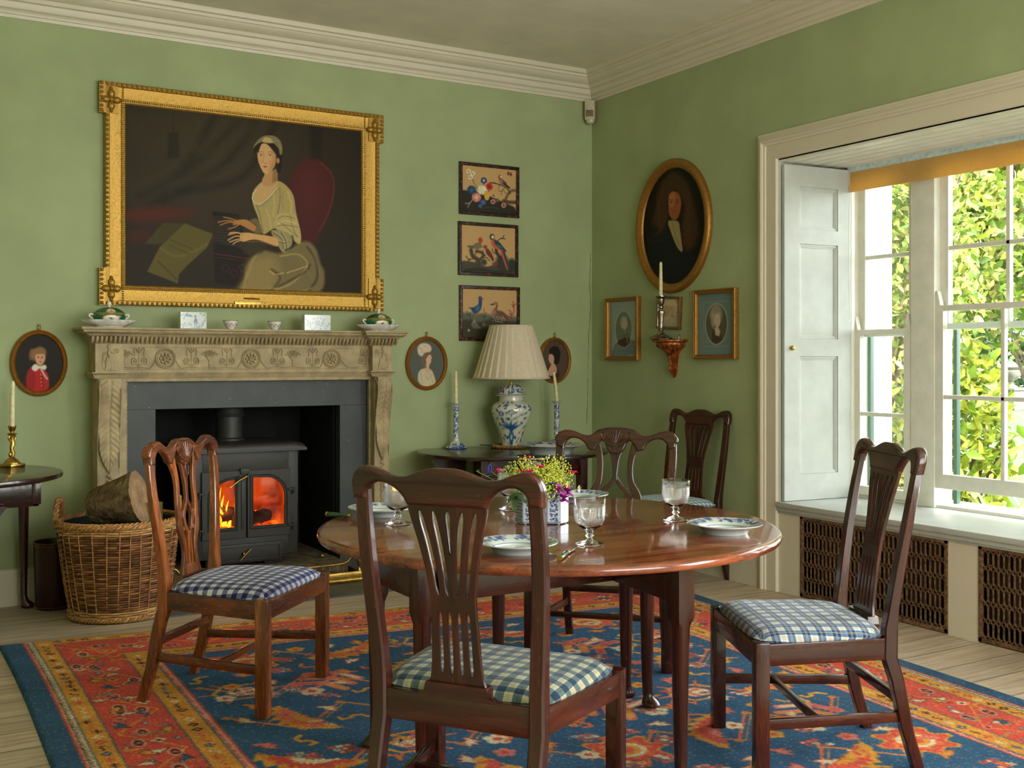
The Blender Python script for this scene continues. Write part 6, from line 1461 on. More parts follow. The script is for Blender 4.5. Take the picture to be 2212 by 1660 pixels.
for pts in ([(790, 1010), (860, 1060), (880, 1150)], [(860, 1010), (900, 1080), (910, 1160)], [(820, 1080), (880, 1100), (940, 1080)]): p.S(Q(pts), 6, (82, 74, 48), .7, soft=4); p.S([(a+9, b_-5) for a, b_ in Q(pts)], 4, (200, 188, 140), .7, soft=3)
p.S(Q([(960, 1040), (970, 1120), (900, 1170)]), 14, (40, 32, 20), .6, soft=10)
SKN = (206, 160, 100); SKD = (150, 100, 58)
p.CP(Q([(500, 1015), (560, 1008), (640, 1020), (740, 1035), (825, 1060), (832, 1130), (760, 1110), (660, 1075), (590, 1072), (520, 1090), (490, 1060)]), SKN, 3); p.S(Q([(560, 1090), (680, 1090), (800, 1130)]), 6, SKD, .7, soft=5)
for pts in ([(530, 1030), (470, 1010), (390, 1025)], [(520, 1045), (450, 1040), (384, 1076)], [(520, 1060), (460, 1070), (400, 1092)], [(520, 1075), (470, 1085), (430, 1110)], [(530, 1020), (450, 1005), (400, 1010)]): p.S(Q(pts), 7.5, SKN, .95, soft=2.5); p.S([(a, b_+4) for a, b_ in Q(pts)], 2, SKD, .6)
p.CP(Q([(450, 900), (540, 890), (600, 920), (640, 960), (620, 1000), (540, 960), (480, 935), (430, 940)]), (178, 122, 68), 3)
for pts in ([(480, 905), (400, 880), (345, 868)], [(470, 915), (380, 900), (296, 914)], [(470, 925), (390, 915), (315, 940)], [(490, 930), (440, 960), (386, 974)]): p.S(Q(pts), 7, (184, 122, 66), .95, soft=2.5); p.S([(a, b_+4) for a, b_ in Q(pts)], 2, (110, 66, 36), .6)
p.CP(Q([(580, 900), (640, 880), (670, 930), (690, 1010), (620, 1010), (640, 950)]), (110, 98, 60), 6)
p.grain(.035, seed=1)
finish(me, 'painted_canvas', M['oil'], big, 0, p.lin(), recalc=False)

# ---- generic builders
def oval_picture(label, cen_uv, r_uv, wall, plane, mat_, hook, painter, prof=None, bgc=(40, 34, 28), fw=.026, res=.0024, beaded=True):
    t = thing('oval_portrait', label, 'picture')
    W_ = back if wall == 'b' else right; off = .022
    pr = (lambda u, v: (lambda q: (q[0], q[2]))(onY(u, v, YB-off))) if wall == 'b' else (lambda u, v: (lambda q: (q[1], q[2]))(onX(u, v, XR-off)))
    u, v = cen_uv; ca, cb = pr(u, v)
    u0, u1, v0, v1 = r_uv; ra = abs(pr(u1, v)[0]-pr(u0, v)[0])/2; ca = (pr(u1, v)[0]+pr(u0, v)[0])/2; rb = abs(pr(u, v0)[1]-pr(u, v1)[1])/2; cb = (pr(u, v0)[1]+pr(u, v1)[1])/2
    pts = oval_pts(ca, cb, ra, rb); m = MB()
    prof = prof or [(0, 0), (0, .012), (fw*.12, .020), (fw*.3, .024), (fw*.42, .019), (fw*.55, .017), (fw*.75, .022), (fw*.9, .018), (fw, .010), (fw, 0)]
    loop_frame(m, pts, prof, W_)
    if beaded: ornament(m, pts, fw*.18, .020, .0095, (.0034, .003, .003), W_)
    m.build('gilt_frame', mat_, t, smooth=50)
    if hook:
        m = MB(); m.tube([W_(ca+.008*math.cos(a), cb+rb+.012+.010*math.sin(a), .012) for a in np.linspace(0, 2*PI, 13)], .0018, 6, False); m.ball(W_(ca, cb+rb+.026, .012), .0065, 8, 5); m.ball(W_(ca, cb+rb+.003, .012), (.007, .007, .005), 8, 5); m.build('hanging_ring', M['brass'], t, smooth=60)
    me, A, B = pic_grid(W_, 0, 0, 0, 0, .009, res, (ca, cb, ra-fw*.95, rb-fw*.95))
    p = Pic(A, B, bgc); painter(p, pr); p.grain(.02)
    finish(me, 'painted_oval', M['oil'], t, 0, p.lin(), recalc=False); return t
def zmap(pr, ox, oy, sc): return lambda x, y: pr(ox+x/sc, oy+y/sc)
# boy in red jacket; zoom (0,680) x2.305
def pt_boy(p, pr):
    p.setmap(zmap(pr, 0, 680, 2.305), .0028/2.305)
    p.E(195, 240, 150, 160, (30, 24, 18), 1)
    p.CP([(140, 370), (136, 300), (160, 262), (200, 262), (236, 290), (246, 330), (240, 372), (190, 384)], (178, 32, 28), 3); p.CP([(140, 290), (158, 262), (176, 300), (170, 370), (142, 366)], (140, 22, 22), 5, .8); p.S([(210, 290), (216, 370)], 4, (110, 14, 16), .8)
    for k in range(4): p.E(206+k*1, 300+k*18, 2.5, 2.5, (206, 160, 90), .3)
    p.CP([(172, 170), (200, 158), (228, 172), (232, 200), (222, 240), (202, 258), (180, 240), (166, 210), (152, 230), (146, 200), (155, 172)], (122, 88, 54), 4)
    p.CP([(176, 200), (196, 190), (222, 196), (226, 222), (214, 246), (198, 252), (182, 236)], (206, 158, 122), 3)
    p.CP([(160, 190), (180, 170), (215, 168), (230, 190), (215, 196), (180, 200), (170, 230), (160, 220)], (140, 102, 62), 4)
    for x in (192, 212): p.E(x, 214, 4, 2.2, (52, 36, 28), .3); p.S([(x-6, 208), (x+6, 208)], 1.5, (110, 76, 52), .8)
    p.S([(203, 216), (204, 228)], 2, (168, 112, 84), .8); p.E(204, 236, 6, 2, (172, 76, 64), .4)
    p.CP([(160, 262), (176, 246), (200, 256), (226, 250), (234, 264), (222, 276), (200, 268), (180, 282), (164, 276)], (222, 212, 196), 3); p.S([(206, 270), (222, 300), (236, 320)], 9, (206, 196, 180), .8)
    p.E(150, 330, 14, 30, (150, 26, 24), .8, a=.5)
oval_picture('oval gilt-framed portrait of a child in a red jacket left of the fireplace', (84, 785), (22, 147, 713, 857), 'b', 0, M['gold_dark'], True, pt_boy)
# profile with pale hat: zoom (860,640) x4.15
def pt_hat(p, pr):
    p.setmap(zmap(pr, 860, 640, 4.15), .0030/4.15*1.05)
    p.C[:] = np.array((88, 92, 84)); 
    for k in range(16): p.S([(130+k*20, 400), (128+k*20, 820)], 6, (70, 76, 70), .35)
    p.CP([(188, 760), (190, 690), (220, 655), (262, 650), (305, 662), (326, 700), (345, 780), (300, 810), (230, 805)], (196, 184, 150), 5)
    p.CP([(244, 650), (262, 600), (258, 560), (290, 600), (286, 640), (300, 670), (272, 690)], (204, 164, 132), 4)
    p.CP([(224, 560), (240, 510), (290, 490), (312, 520), (300, 545), (262, 560), (250, 600), (262, 640), (240, 640), (222, 600)], (112, 92, 70), 5)
    p.CP([(262, 560), (290, 525), (306, 540), (310, 558), (303, 566), (306, 580), (300, 600), (284, 608), (264, 596)], (212, 168, 136), 3)
    p.E(296, 552, 4, 2.5, (60, 44, 34), .3); p.E(302, 588, 5, 2.4, (172, 84, 76), .4); p.E(284, 578, 9, 8, (222, 142, 116), .8, a=.5)
    p.CP([(186, 510), (184, 460), (216, 426), (262, 424), (298, 444), (308, 480), (292, 500), (250, 508), (222, 540), (200, 530)], (206, 190, 160), 5)
    for (x, y) in ((210, 470), (250, 450), (280, 470), (230, 500)): p.E(x, y, 14, 10, (196, 150, 130), .8, a=.6)
    p.S([(200, 440), (260, 470), (300, 470)], 5, (222, 212, 186), .7); p.S([(258, 720), (275, 750), (292, 720)], 5, (132, 158, 160), .9); p.S([(300, 700), (320, 780)], 5, (150, 140, 112), .7); p.S([(215, 690), (225, 790)], 6, (158, 148, 118), .6)
oval_picture('oval gilt-framed profile portrait of a person in a tall pale hat', (922, 785), (878, 968, 727, 844), 'b', 0, M['gold_dark'], True, pt_hat)
def pt_dark(p, pr):
    p.setmap(zmap(pr, 860, 640, 4.15), .0030/4.15*1.05); p.C[:] = np.array((84, 70, 58))
    p.CP([(1335, 700), (1350, 640), (1390, 610), (1430, 630), (1452, 680), (1450, 730), (1390, 740)], (62, 44, 32), 5)
    p.CP([(1345, 690), (1372, 630), (1400, 600), (1430, 640), (1428, 690), (1390, 715), (1355, 710)], (196, 152, 124), 5)
    p.CP([(1365, 590), (1358, 560), (1366, 520), (1390, 510), (1410, 540), (1404, 600), (1392, 625), (1376, 602)], (202, 156, 126), 3)
    p.CP([(1368, 520), (1366, 480), (1400, 452), (1440, 456), (1462, 500), (1458, 560), (1440, 610), (1412, 600), (1408, 550), (1390, 520)], (38, 28, 22), 5)
    p.E(1368, 548, 3.5, 2.4, (50, 34, 26), .3); p.E(1368, 588, 4, 2.2, (160, 84, 70), .4); p.E(1385, 575, 8, 8, (212, 140, 110), .8, a=.4)
oval_picture('oval gilt-framed profile portrait of a dark-haired person behind the lamp shade', (1200, 779), (1165, 1235, 729, 829), 'b', 0, M['gold_dark'], True, pt_dark)
# large oval on the window wall: zoom (1280,320) x3.191
def pt_wig(p, pr):
    p.setmap(zmap(pr, 1280, 320, 3.191), .0033/3.191*.9); p.C[:] = np.array((24, 20, 14))
    p.CP([(440, 560), (400, 520), (430, 380), (460, 250), (520, 170), (590, 180), (650, 260), (690, 400), (720, 560), (680, 690), (620, 700), (600, 560), (620, 400), (560, 300), (510, 360), (510, 480), (470, 580), (380, 640)], (70, 46, 26), 22, .9)
    for k in range(9): p.S([(470+k*4, 230+k*30), (430+k*3, 300+k*34), (450, 380+k*26)], 8, (98, 66, 36), .35); p.S([(620, 230+k*45), (660, 280+k*45), (640, 330+k*45)], 8, (98, 66, 36), .3)
    p.CP([(512, 420), (515, 330), (540, 300), (580, 310), (600, 370), (592, 440), (572, 485), (545, 495), (520, 465)], (150, 86, 52), 5); p.CP([(515, 330), (545, 298), (560, 340), (545, 400), (520, 400)], (176, 112, 70), 8, .7)
    for x in (530, 575): p.E(x, 372, 11, 5, (74, 44, 30), .4); p.S([(x-14, 358), (x+12, 356)], 4, (70, 42, 26), .8)
    p.S([(556, 370), (560, 400), (550, 412)], 4, (110, 58, 36), .8); p.E(553, 436, 16, 4, (136, 50, 38), .4)
    p.CP([(510, 510), (540, 500), (580, 510), (590, 560), (600, 640), (606, 712), (570, 680), (530, 580)], (156, 138, 94), 6); p.S([(540, 520), (560, 600), (596, 690)], 6, (112, 98, 64), .7)
    p.CP([(376, 900), (360, 760), (380, 640), (440, 596), (500, 570), (540, 620), (620, 740), (700, 760), (640, 900), (520, 940), (420, 930)], (24, 26, 30), 8)
    p.CP([(510, 510), (540, 500), (580, 510), (590, 560), (600, 640), (606, 712), (570, 680), (530, 580)], (156, 138, 94), 6); p.S([(540, 520), (560, 600), (596, 690)], 6, (112, 98, 64), .7)
    p.S([(390, 660), (440, 640), (490, 650)], 8, (44, 48, 52), .6)
oval_picture('large dark oval portrait of a person in a long curled wig on the window wall', (1455, 487), (1374, 1534, 342, 633), 'r', 0, M['gold_dark'], False, pt_wig, prof=[(0, 0), (0, .022), (.008, .034), (.02, .038), (.034, .034), (.040, .026), (.05, .024), (.056, .016), (.06, .008), (.06, 0)], fw=.06, res=.004, beaded=False)

def rect_picture(name, label, cat, quad, wall, frame_mat, prof, painter, bgc, res=.0022, ornam=None, mat='print', tilt=0, glass=False, colors=None):
    t = thing(name, label, cat); off = prof[len(prof)//2][1]
    W0 = back if wall == 'b' else right
    pr = (lambda u, v: (lambda q: (q[0], q[2]))(onY(u, v, YB-.022))) if wall == 'b' else (lambda u, v: (lambda q: (q[1], q[2]))(onX(u, v, XR-.022)))
    c = [pr(*q) for q in quad]; ca = sum(q[0] for q in c)/4; cb = sum(q[1] for q in c)/4
    wd = (abs(c[1][0]-c[0][0])+abs(c[2][0]-c[3][0]))/2; ht_ = (abs(c[0][1]-c[3][1])+abs(c[1][1]-c[2][1]))/2
    co, si = math.cos(tilt), math.sin(tilt)
    def W_(a, b_, c_): da, db = a-ca, b_-cb; return W0(ca+da*co-db*si, cb+da*si+db*co, c_)
    pts = rect_pts(ca-wd/2, ca+wd/2, cb-ht_/2, cb+ht_/2); m = MB(); loop_frame(m, rect_dense(ca-wd/2, ca+wd/2, cb-ht_/2, cb+ht_/2) if colors else pts, prof, W_)
    if ornam: ornament(m, pts, *ornam, W_)
    if colors: fr = m.build('frame', M['frame_vc'], t, smooth=30, colors=colors(m.v, pts))
    else: fr = m.build('frame', frame_mat, t, smooth=40)
    fw = max(q[0] for q in prof)-.002
    me, A, B = pic_grid(W_, ca-wd/2+fw, ca+wd/2-fw, cb-ht_/2+fw, cb+ht_/2-fw, .008, res)
    p = Pic(A, B, bgc); painter(p, pr, (ca-wd/2+fw, ca+wd/2-fw, cb-ht_/2+fw, cb+ht_/2-fw)); p.grain(.02)
    finish(me, 'picture', M[mat], t, 0, p.lin(), recalc=False)
    MB().box(W_(ca-wd/2+.004, cb-ht_/2+.004, 0), W_(ca+wd/2-.004, cb+ht_/2-.004, .006)).build('backboard', M['redwood'], t, smooth=0) if not tilt else None
    if glass: 
        m = MB(); m.add([W_(a, b_, .011) for a, b_ in rect_pts(ca-wd/2+fw, ca+wd/2-fw, cb-ht_/2+fw, cb+ht_/2-fw)], [(0, 1, 2, 3)]); m.build('glass_pane', M['picglass'], t, smooth=0)
    return t
def black_cols(strength):
    def f(vs, pts):
        R4 = random.Random(int(strength*100)); out = []
        for v in vs:
            n_ = noise.noise((v[0]*60, v[1]*60, v[2]*60)); out.append(lin((118, 54, 26)) if n_ > .30-strength*.4 and R4.random() < .85 else lin((28, 18, 14)))
        return out
    return f
bprof = [(0, 0), (0, .016), (.003, .020), (.008, .0202), (.013, .0202), (.018, .020), (.022, .016), (.022, 0)]
def dense(pts, n=40): return pts
# bird and flower panels: zoom (960,320) x3.773
def ZM(pr): return zmap(pr, 960, 320, 3.773)
def pt1(p, pr, bx):
    p.setmap(ZM(pr), .0027/3.773*1.0*1.0); p.k = abs(pr(1101, 400)[0]-pr(1100, 400)[0])/3.773
    p.P([(150, 340), (270, 350), (400, 400), (580, 480), (640, 620), (100, 620)], (42, 36, 26), 6)
    p.S([(300, 490), (380, 480), (450, 490)], 10, (70, 66, 40), .7)
    br = (112, 88, 62)
    p.S([(600, 345), (560, 345), (530, 370), (510, 410), (490, 440)], 20, br); p.S([(490, 430), (540, 440), (600, 440)], 24, (84, 66, 48)); p.S([(545, 370), (510, 320), (440, 290), (380, 280)], 7, (52, 42, 32)); 
    for e_ in ([(430, 290), (410, 270)], [(460, 300), (450, 330)], [(500, 320), (470, 350), (450, 345)], [(480, 345), (470, 380)], [(490, 340), (510, 370)]): p.S(e_, 3.5, (48, 38, 30))
    p.CP([(455, 240), (480, 250), (515, 285), (500, 300), (470, 290), (458, 270)], (96, 66, 46), 3); p.P([(500, 280), (545, 320), (540, 334), (495, 300)], (44, 36, 30), 3); p.E(462, 232, 14, 13, (170, 58, 44), .3); p.E(470, 232, 8, 8, (226, 214, 190), .4); p.P([(445, 234), (452, 230), (452, 238)], (60, 50, 40), 2); p.E(472, 270, 12, 18, (150, 120, 86), .5)
    def fl(x, y, r, c, c2, n=7):
        for i in range(n): a = 2*PI*i/n; p.E(x+r*.55*math.cos(a), y+r*.55*math.sin(a), r*.5, r*.45, c if i % 2 else tuple(min(255, int(q*1.15)) for q in c), .3)
        p.E(x, y, r*.38, r*.38, c2, .4)
    for e_ in ([(230, 240), (260, 300), (300, 380)], [(330, 270), (330, 380)], [(380, 330), (350, 400)]): p.S(e_, 5, (70, 76, 48))
    for (x, y) in ((240, 206), (222, 236), (205, 186)): fl(x, y, 18, (206, 196, 172), (150, 140, 100), 5)
    fl(330, 262, 24, (46, 62, 100), (190, 190, 190)); fl(375, 312, 27, (176, 40, 44), (130, 20, 30)); fl(315, 340, 36, (206, 196, 170), (226, 216, 190), 9); fl(230, 340, 34, (32, 62, 92), (60, 96, 120)); fl(270, 400, 36, (190, 120, 104), (222, 190, 170)); p.CP([(335, 360), (355, 345), (378, 375), (368, 420), (345, 420), (332, 390)], (214, 166, 60), 3); fl(325, 440, 24, (50, 74, 120), (80, 110, 150)); fl(300, 470, 16, (50, 74, 120), (80, 110, 150)); fl(405, 435, 20, (176, 120, 112), (90, 40, 40)); fl(492, 465, 20, (176, 120, 112), (90, 40, 40)); fl(410, 385, 16, (170, 140, 110), (90, 60, 40)); fl(440, 425, 15, (70, 84, 50), (110, 120, 70))
    for e_ in ([(180, 450), (215, 445), (240, 415)], [(200, 480), (215, 450)], [(250, 290), (280, 320)]): p.S(e_, 8, (150, 150, 118), .9)
    for (x, y) in ((530, 205), (550, 212)): p.E(x, y, 10, 13, (120, 62, 44), .3)
def pt2(p, pr, bx):
    p.setmap(ZM(pr), 1); p.k = abs(pr(1101, 540)[0]-pr(1100, 540)[0])/3.773
    p.CP([(130, 930), (230, 925), (300, 950), (360, 965), (440, 950), (600, 985), (620, 1050), (100, 1050)], (72, 70, 56), 5); p.E(560, 950, 35, 42, (42, 50, 40), .3); p.E(480, 930, 50, 50, (50, 58, 46), .3); p.E(330, 930, 24, 22, (60, 70, 54), .3); p.E(430, 945, 30, 16, (110, 62, 62), .4); p.S([(180, 1000), (300, 990), (430, 1010), (560, 1000)], 26, (44, 42, 36), .8)
    p.S([(300, 960), (280, 910), (240, 880), (225, 830)], 28, (70, 60, 46)); p.S([(270, 930), (325, 880), (310, 850), (270, 840)], 20, (76, 66, 50)); p.S([(450, 970), (460, 900), (435, 850), (430, 820)], 24, (58, 50, 40)); p.S([(470, 980), (480, 960)], 30, (58, 50, 40))
    for e_ in ([(240, 900), (210, 910), (185, 880)], [(260, 870), (270, 840)], [(320, 880), (345, 870)], [(320, 860), (325, 835)], [(440, 860), (405, 850), (400, 820)], [(455, 900), (480, 880), (470, 850)], [(380, 920), (350, 890), (335, 895)], [(440, 760), (470, 735), (505, 740)], [(480, 740), (495, 710)], [(215, 900), (200, 925)]): p.S(e_, 6, (54, 46, 38))
    p.CP([(235, 800), (262, 775), (300, 770), (314, 800), (290, 822), (250, 820)], (118, 106, 78), 3); p.P([(195, 792), (245, 795), (240, 815), (200, 808)], (90, 84, 64), 3); p.E(302, 750, 17, 20, (182, 62, 52), .25); p.S([(275, 820), (285, 840)], 3, (120, 60, 50))
    p.CP([(345, 820), (370, 825), (400, 870), (408, 900), (390, 900), (352, 860)], (112, 52, 44), 3); p.E(343, 806, 14, 14, (150, 60, 54), .3); p.S([(335, 800), (318, 806)], 4, (40, 34, 30)); p.P([(395, 890), (412, 905), (405, 925), (390, 905)], (70, 36, 34), 3)
    p.CP([(392, 740), (425, 745), (460, 790), (480, 830), (450, 830), (410, 810), (392, 780)], (196, 92, 62), 3); p.CP([(415, 745), (455, 765), (485, 800), (515, 842), (480, 840), (450, 810), (420, 780)], (36, 66, 74), 3); p.E(398, 722, 20, 20, (44, 44, 40), .2); p.E(402, 724, 12, 12, (216, 206, 180), .3); p.P([(378, 720), (392, 730), (386, 745)], (40, 30, 26), 2)
    p.P([(455, 820), (490, 830), (530, 960), (525, 1000), (505, 960), (470, 860)], (192, 84, 60), 3); p.P([(480, 830), (500, 840), (530, 950), (530, 990), (515, 950)], (44, 60, 66), 3); p.S([(440, 790), (470, 810)], 5, (110, 150, 140))
def pt3(p, pr, bx):
    p.setmap(ZM(pr), 1); p.k = abs(pr(1101, 670)[0]-pr(1100, 670)[0])/3.773
    p.P([(140, 1340), (300, 1350), (640, 1380), (640, 1560), (100, 1560)], (92, 100, 84), 12); p.CP([(130, 1420), (220, 1400), (300, 1420), (420, 1380), (500, 1400), (640, 1440), (640, 1580), (100, 1580)], (62, 56, 42), 10)
    p.CP([(228, 1310), (260, 1290), (285, 1270), (288, 1230), (306, 1215), (316, 1240), (312, 1290), (300, 1325), (262, 1350), (240, 1340)], (40, 74, 112), 3); p.P([(203, 1300), (245, 1300), (240, 1322)], (34, 60, 94), 3); p.E(278, 1306, 16, 18, (100, 130, 160), .7, a=.6); p.E(300, 1222, 14, 13, (44, 78, 112), .2); p.P([(310, 1214), (330, 1230), (312, 1236)], (186, 52, 52), 2)
    p.S([(262, 1350), (255, 1385), (262, 1410)], 4, (170, 110, 90)); p.S([(280, 1345), (275, 1385)], 4, (170, 110, 90))
    p.CP([(400, 1330), (415, 1310), (430, 1290), (430, 1265), (440, 1260), (446, 1285), (440, 1320), (480, 1330), (525, 1370), (535, 1410), (470, 1400), (420, 1380), (398, 1355)], (118, 84, 66), 3); p.E(425, 1266, 16, 13, (150, 110, 90), .3); p.P([(382, 1272), (412, 1266), (412, 1280), (386, 1280)], (44, 60, 60), 2); p.E(412, 1338, 16, 18, (178, 124, 106), .6, a=.8); p.S([(440, 1340), (490, 1360), (525, 1400)], 14, (90, 62, 50), .7, soft=8)
    for e_ in ([(555, 1410), (550, 1340), (535, 1320)], [(550, 1380), (575, 1330), (570, 1250)], [(560, 1360), (540, 1350)], [(572, 1300), (560, 1275)], [(574, 1290), (590, 1270)], [(530, 1400), (530, 1370)]): p.S(e_, 7, (150, 62, 60))
    for e_ in ([(190, 1330), (215, 1370), (230, 1420)], [(200, 1350), (185, 1355)], [(210, 1365), (225, 1340)], [(330, 1310), (335, 1400)], [(350, 1340), (340, 1380)], [(310, 1350), (330, 1380)]): p.S(e_, 4.5, (66, 58, 44))
    for i in range(7): p.S([(250, 1400), (230+i*8, 1440), (250+i*10, 1470)], 4, (140, 140, 118), .8)
    for i in range(30): p.E(400+(i*37 % 100), 1370+(i*23 % 50), 4, 3, (190, 186, 150), .4, a=.8)
    p.E(330, 1440, 16, 14, (110, 96, 66), .5); p.E(207, 1486, 9, 9, (176, 160, 120), .4)
Q1 = [(994, 347), (1123, 362), (1123, 471), (994, 462)]; Q2 = [(992, 477), (1121, 487), (1121, 600), (992, 593)]; Q3 = [(996, 615), (1126, 622), (1123, 740), (993, 734)]
TAN = (196, 158, 106)
GP = 'black-framed bird pictures in a column'
rect_picture('framed_bird_picture', 'top picture of the column of three, flowers and a small bird on a branch', 'picture', Q1, 'b', None, bprof, pt1, TAN, colors=black_cols(.1))
rect_picture('framed_bird_picture', 'middle picture of the column of three, parrot and two birds on stumps', 'picture', Q2, 'b', None, bprof, pt2, TAN, colors=black_cols(.05))
rect_picture('framed_bird_picture', 'bottom picture of the column of three, blue bird and duck partly behind the lamp', 'picture', Q3, 'b', None, bprof, pt3, TAN, colors=black_cols(.45))
gprof = [(0, 0), (0, .030), (.003, .034), (.010, .035), (.014, .030), (.018, .028), (.022, .030), (.025, .024), (.025, 0)]
def pt_print(kind):
    def f(p, pr, bx):
        a0, a1, b0, b1 = bx; ca, cb = (a0+a1)/2, (b0+b1)/2; w_, h_ = a1-a0, b1-b0; s_ = -1   # a runs right-to-left in view
        X = lambda q: ca-q*w_/2; Y = lambda q: cb+q*h_/2
        p.C[:] = np.array((122, 142, 140))
        for f_, c in ((.80, (90, 106, 104)), (.72, (146, 158, 150)), (.64, (92, 108, 104))):
            fx = f_-.02 if f_ < .8 else f_; q = [(X(-fx), Y(f_)), (X(fx), Y(f_)), (X(fx), Y(-f_)), (X(-fx), Y(-f_)), (X(-fx), Y(f_))]; p.line(q, .0016, c)
        cbo = -.02 if kind == 'l' else 0
        p.ell(X(0), Y(cbo), w_*.30, h_*.335, (210, 204, 184), .03); p.ell(X(0), Y(cbo), w_*.285, h_*.322, (98, 90, 72) if kind == 'r' else (56, 46, 36), .03)
        if kind == 'l':
            p.poly([(X(-.42), Y(-.55)), (X(-.28), Y(-.15)), (X(0), Y(-.02)), (X(.3), Y(-.25)), (X(.42), Y(-.5)), (X(.1), Y(-.64))], (36, 30, 26), .006)
            p.ell(X(.08), Y(.18), w_*.10, h_*.10, (184, 148, 120), .15); p.ell(X(-.03), Y(.22), w_*.10, h_*.11, (150, 142, 126), .3); p.ell(X(.08), Y(.16), w_*.075, h_*.085, (188, 150, 122), .15); p.ell(X(.06), Y(.37), w_*.09, h_*.03, (160, 150, 134), .4)
            p.line([(X(.1), Y(.0)), (X(.2), Y(-.3)), (X(.3), Y(-.5))], .007, (176, 168, 150)); p.ell(X(.05), Y(.19), .0018, .0012, (50, 36, 28), .3); p.ell(X(.14), Y(.19), .0018, .0012, (50, 36, 28), .3); p.ell(X(.12), Y(.10), .0026, .001, (130, 70, 60), .3)
        else:
            p.poly([(X(-.25), Y(-.55)), (X(-.2), Y(-.2)), (X(0), Y(-.12)), (X(.2), Y(-.25)), (X(.3), Y(-.5)), (X(0), Y(-.64))], (70, 56, 46), .006)
            p.poly([(X(-.1), Y(-.12)), (X(.08), Y(-.08)), (X(.22), Y(-.25)), (X(.15), Y(-.4)), (X(-.05), Y(-.36))], (214, 186, 160), .006)
            p.ell(X(-.02), Y(.30), w_*.16, h_*.14, (178, 166, 144), .3); p.ell(X(.0), Y(.48), w_*.11, h_*.08, (160, 148, 128), .4); p.ell(X(-.16), Y(.05), w_*.06, h_*.08, (170, 158, 138), .4); p.ell(X(.06), Y(.12), w_*.085, h_*.11, (216, 186, 162), .15); p.line([(X(.03), Y(-.02)), (X(.0), Y(-.18))], .012, (210, 180, 156))
            p.ell(X(.03), Y(.15), .002, .0012, (56, 42, 34), .3); p.ell(X(.13), Y(.15), .002, .0012, (56, 42, 34), .3); p.ell(X(.09), Y(.03), .003, .0012, (160, 84, 76), .3)
    return f
rect_picture('framed_print', 'gilt-framed oval print of a person in a dark coat left of the wall bracket', 'picture', [(1309, 645), (1379, 641), (1379, 780), (1309, 777)], 'r', M['gold_dark'], gprof, pt_print('l'), (122, 142, 140), .0016, (.004, .034, .0075, (.0028, .003, .003)), glass=True)
rect_picture('framed_print', 'gilt-framed oval print of a person with tall powdered hair beside the window', 'picture', [(1498, 628), (1590, 621), (1590, 776), (1500, 776)], 'r', M['gold_dark'], gprof, pt_print('r'), (122, 142, 140), .0016, (.004, .034, .0075, (.0028, .003, .003)), glass=True)
def pt_small(p, pr, bx):
    a0, a1, b0, b1 = bx; ca, cb = (a0+a1)/2, (b0+b1)/2+.01; p.C[:] = np.array((196, 180, 148)); w_ = (a1-a0)
    p.poly([(ca-w_*.25, cb-.035), (ca+w_*.25, cb-.035), (ca+w_*.25, cb+.035), (ca-w_*.25, cb+.035)], (170, 150, 116), .004)
    for i in range(14): p.line([(ca-w_*.2+(i*31 % 100)/100*w_*.36, cb-.03+(i*17 % 10)*.006), (ca-w_*.1+(i*31 % 100)/100*w_*.3, cb-.028+(i*17 % 10)*.006)], .003, (112, 88, 60), a=.8)
rect_picture('framed_print', 'small tilted wooden-framed sketch hanging behind the silver candlestick', 'picture', [(1416, 642), (1465, 640), (1470, 710), (1418, 712)], 'r', M['redwood'], [(0, 0), (0, .018), (.004, .022), (.012, .020), (.016, .014), (.016, 0)], pt_small, (196, 180, 148), .0018, tilt=.06, glass=True)

# ================================================================== SIDE TABLES
def clipped_ellipse(cx, cy, rx, ry, ymax, n=64):
    pts = []
    for i in range(n):
        a = 2*PI*i/n; x, y = cx+rx*math.cos(a), cy+ry*math.sin(a); pts.append((x, min(y, ymax)))
    return pts
def side_top(t, cx, cy, rx, ry, ymax, z, th=.024):
    m = MB(); rings = []
    for dr, dz in ((-.014, -th), (-.003, -th+.004), (0, -th/2), (-.003, -.003), (-.012, 0)): rings.append([(x, y, z+dz) for x, y in clipped_ellipse(cx, cy, rx+dr, ry+dr, ymax+dr*.5)])
    m.loft(rings); return m.build('tabletop', M['darktable'], t, smooth=45)
LT = thing('lamp_table', 'dark oval drop-leaf side table against the back wall carrying the lamp', 'table', (3.48, 5.82, 0))
LZ = .715; side_top(LT, 0, 0, .60, .565, YB-.022-5.82, LZ)
m = MB(); m.box((-.33, -.24, .565), (.36, -.215, LZ-.024), .002); m.box((-.33, .30, .565), (.36, .32, LZ-.024)); m.box((-.33, -.24, .565), (-.305, .32, LZ-.024)); m.box((.335, -.24, .565), (.36, .32, LZ-.024)); m.build('apron', M['mahog_x'], LT, smooth=30)
for (x, y) in ((-.35, -.235), (.35, -.235), (-.35, .30), (.35, .30), (.0, -.42)):
    m = MB(); m.loft([[(x+a*r, y+b_*r, z) for a, b_ in ((-1, -1), (1, -1), (1, 1), (-1, 1))] for z, r in ((LZ-.025, .027), (.52, .026), (.3, .02), (.04, .015), (.02, .022), (0, .024))]); m.build('leg', M['mahog'], LT, smooth=30)
m = MB(); m.prism([(-.585, LZ-.03), (-.36, LZ-.03), (-.36, .44), (-.46, .46)], lambda a, b_, c: (a, c, b_), -.05, -.03); m.build('leaf_bracket', M['darktable'], LT, smooth=30)
S2 = thing('side_table', 'dark drop-leaf side table at the left edge of the room', 'table', (.25, 5.80, 0))
SZ = .73; side_top(S2, 0, 0, .615, .56, YB-.022-5.80, SZ, .028)
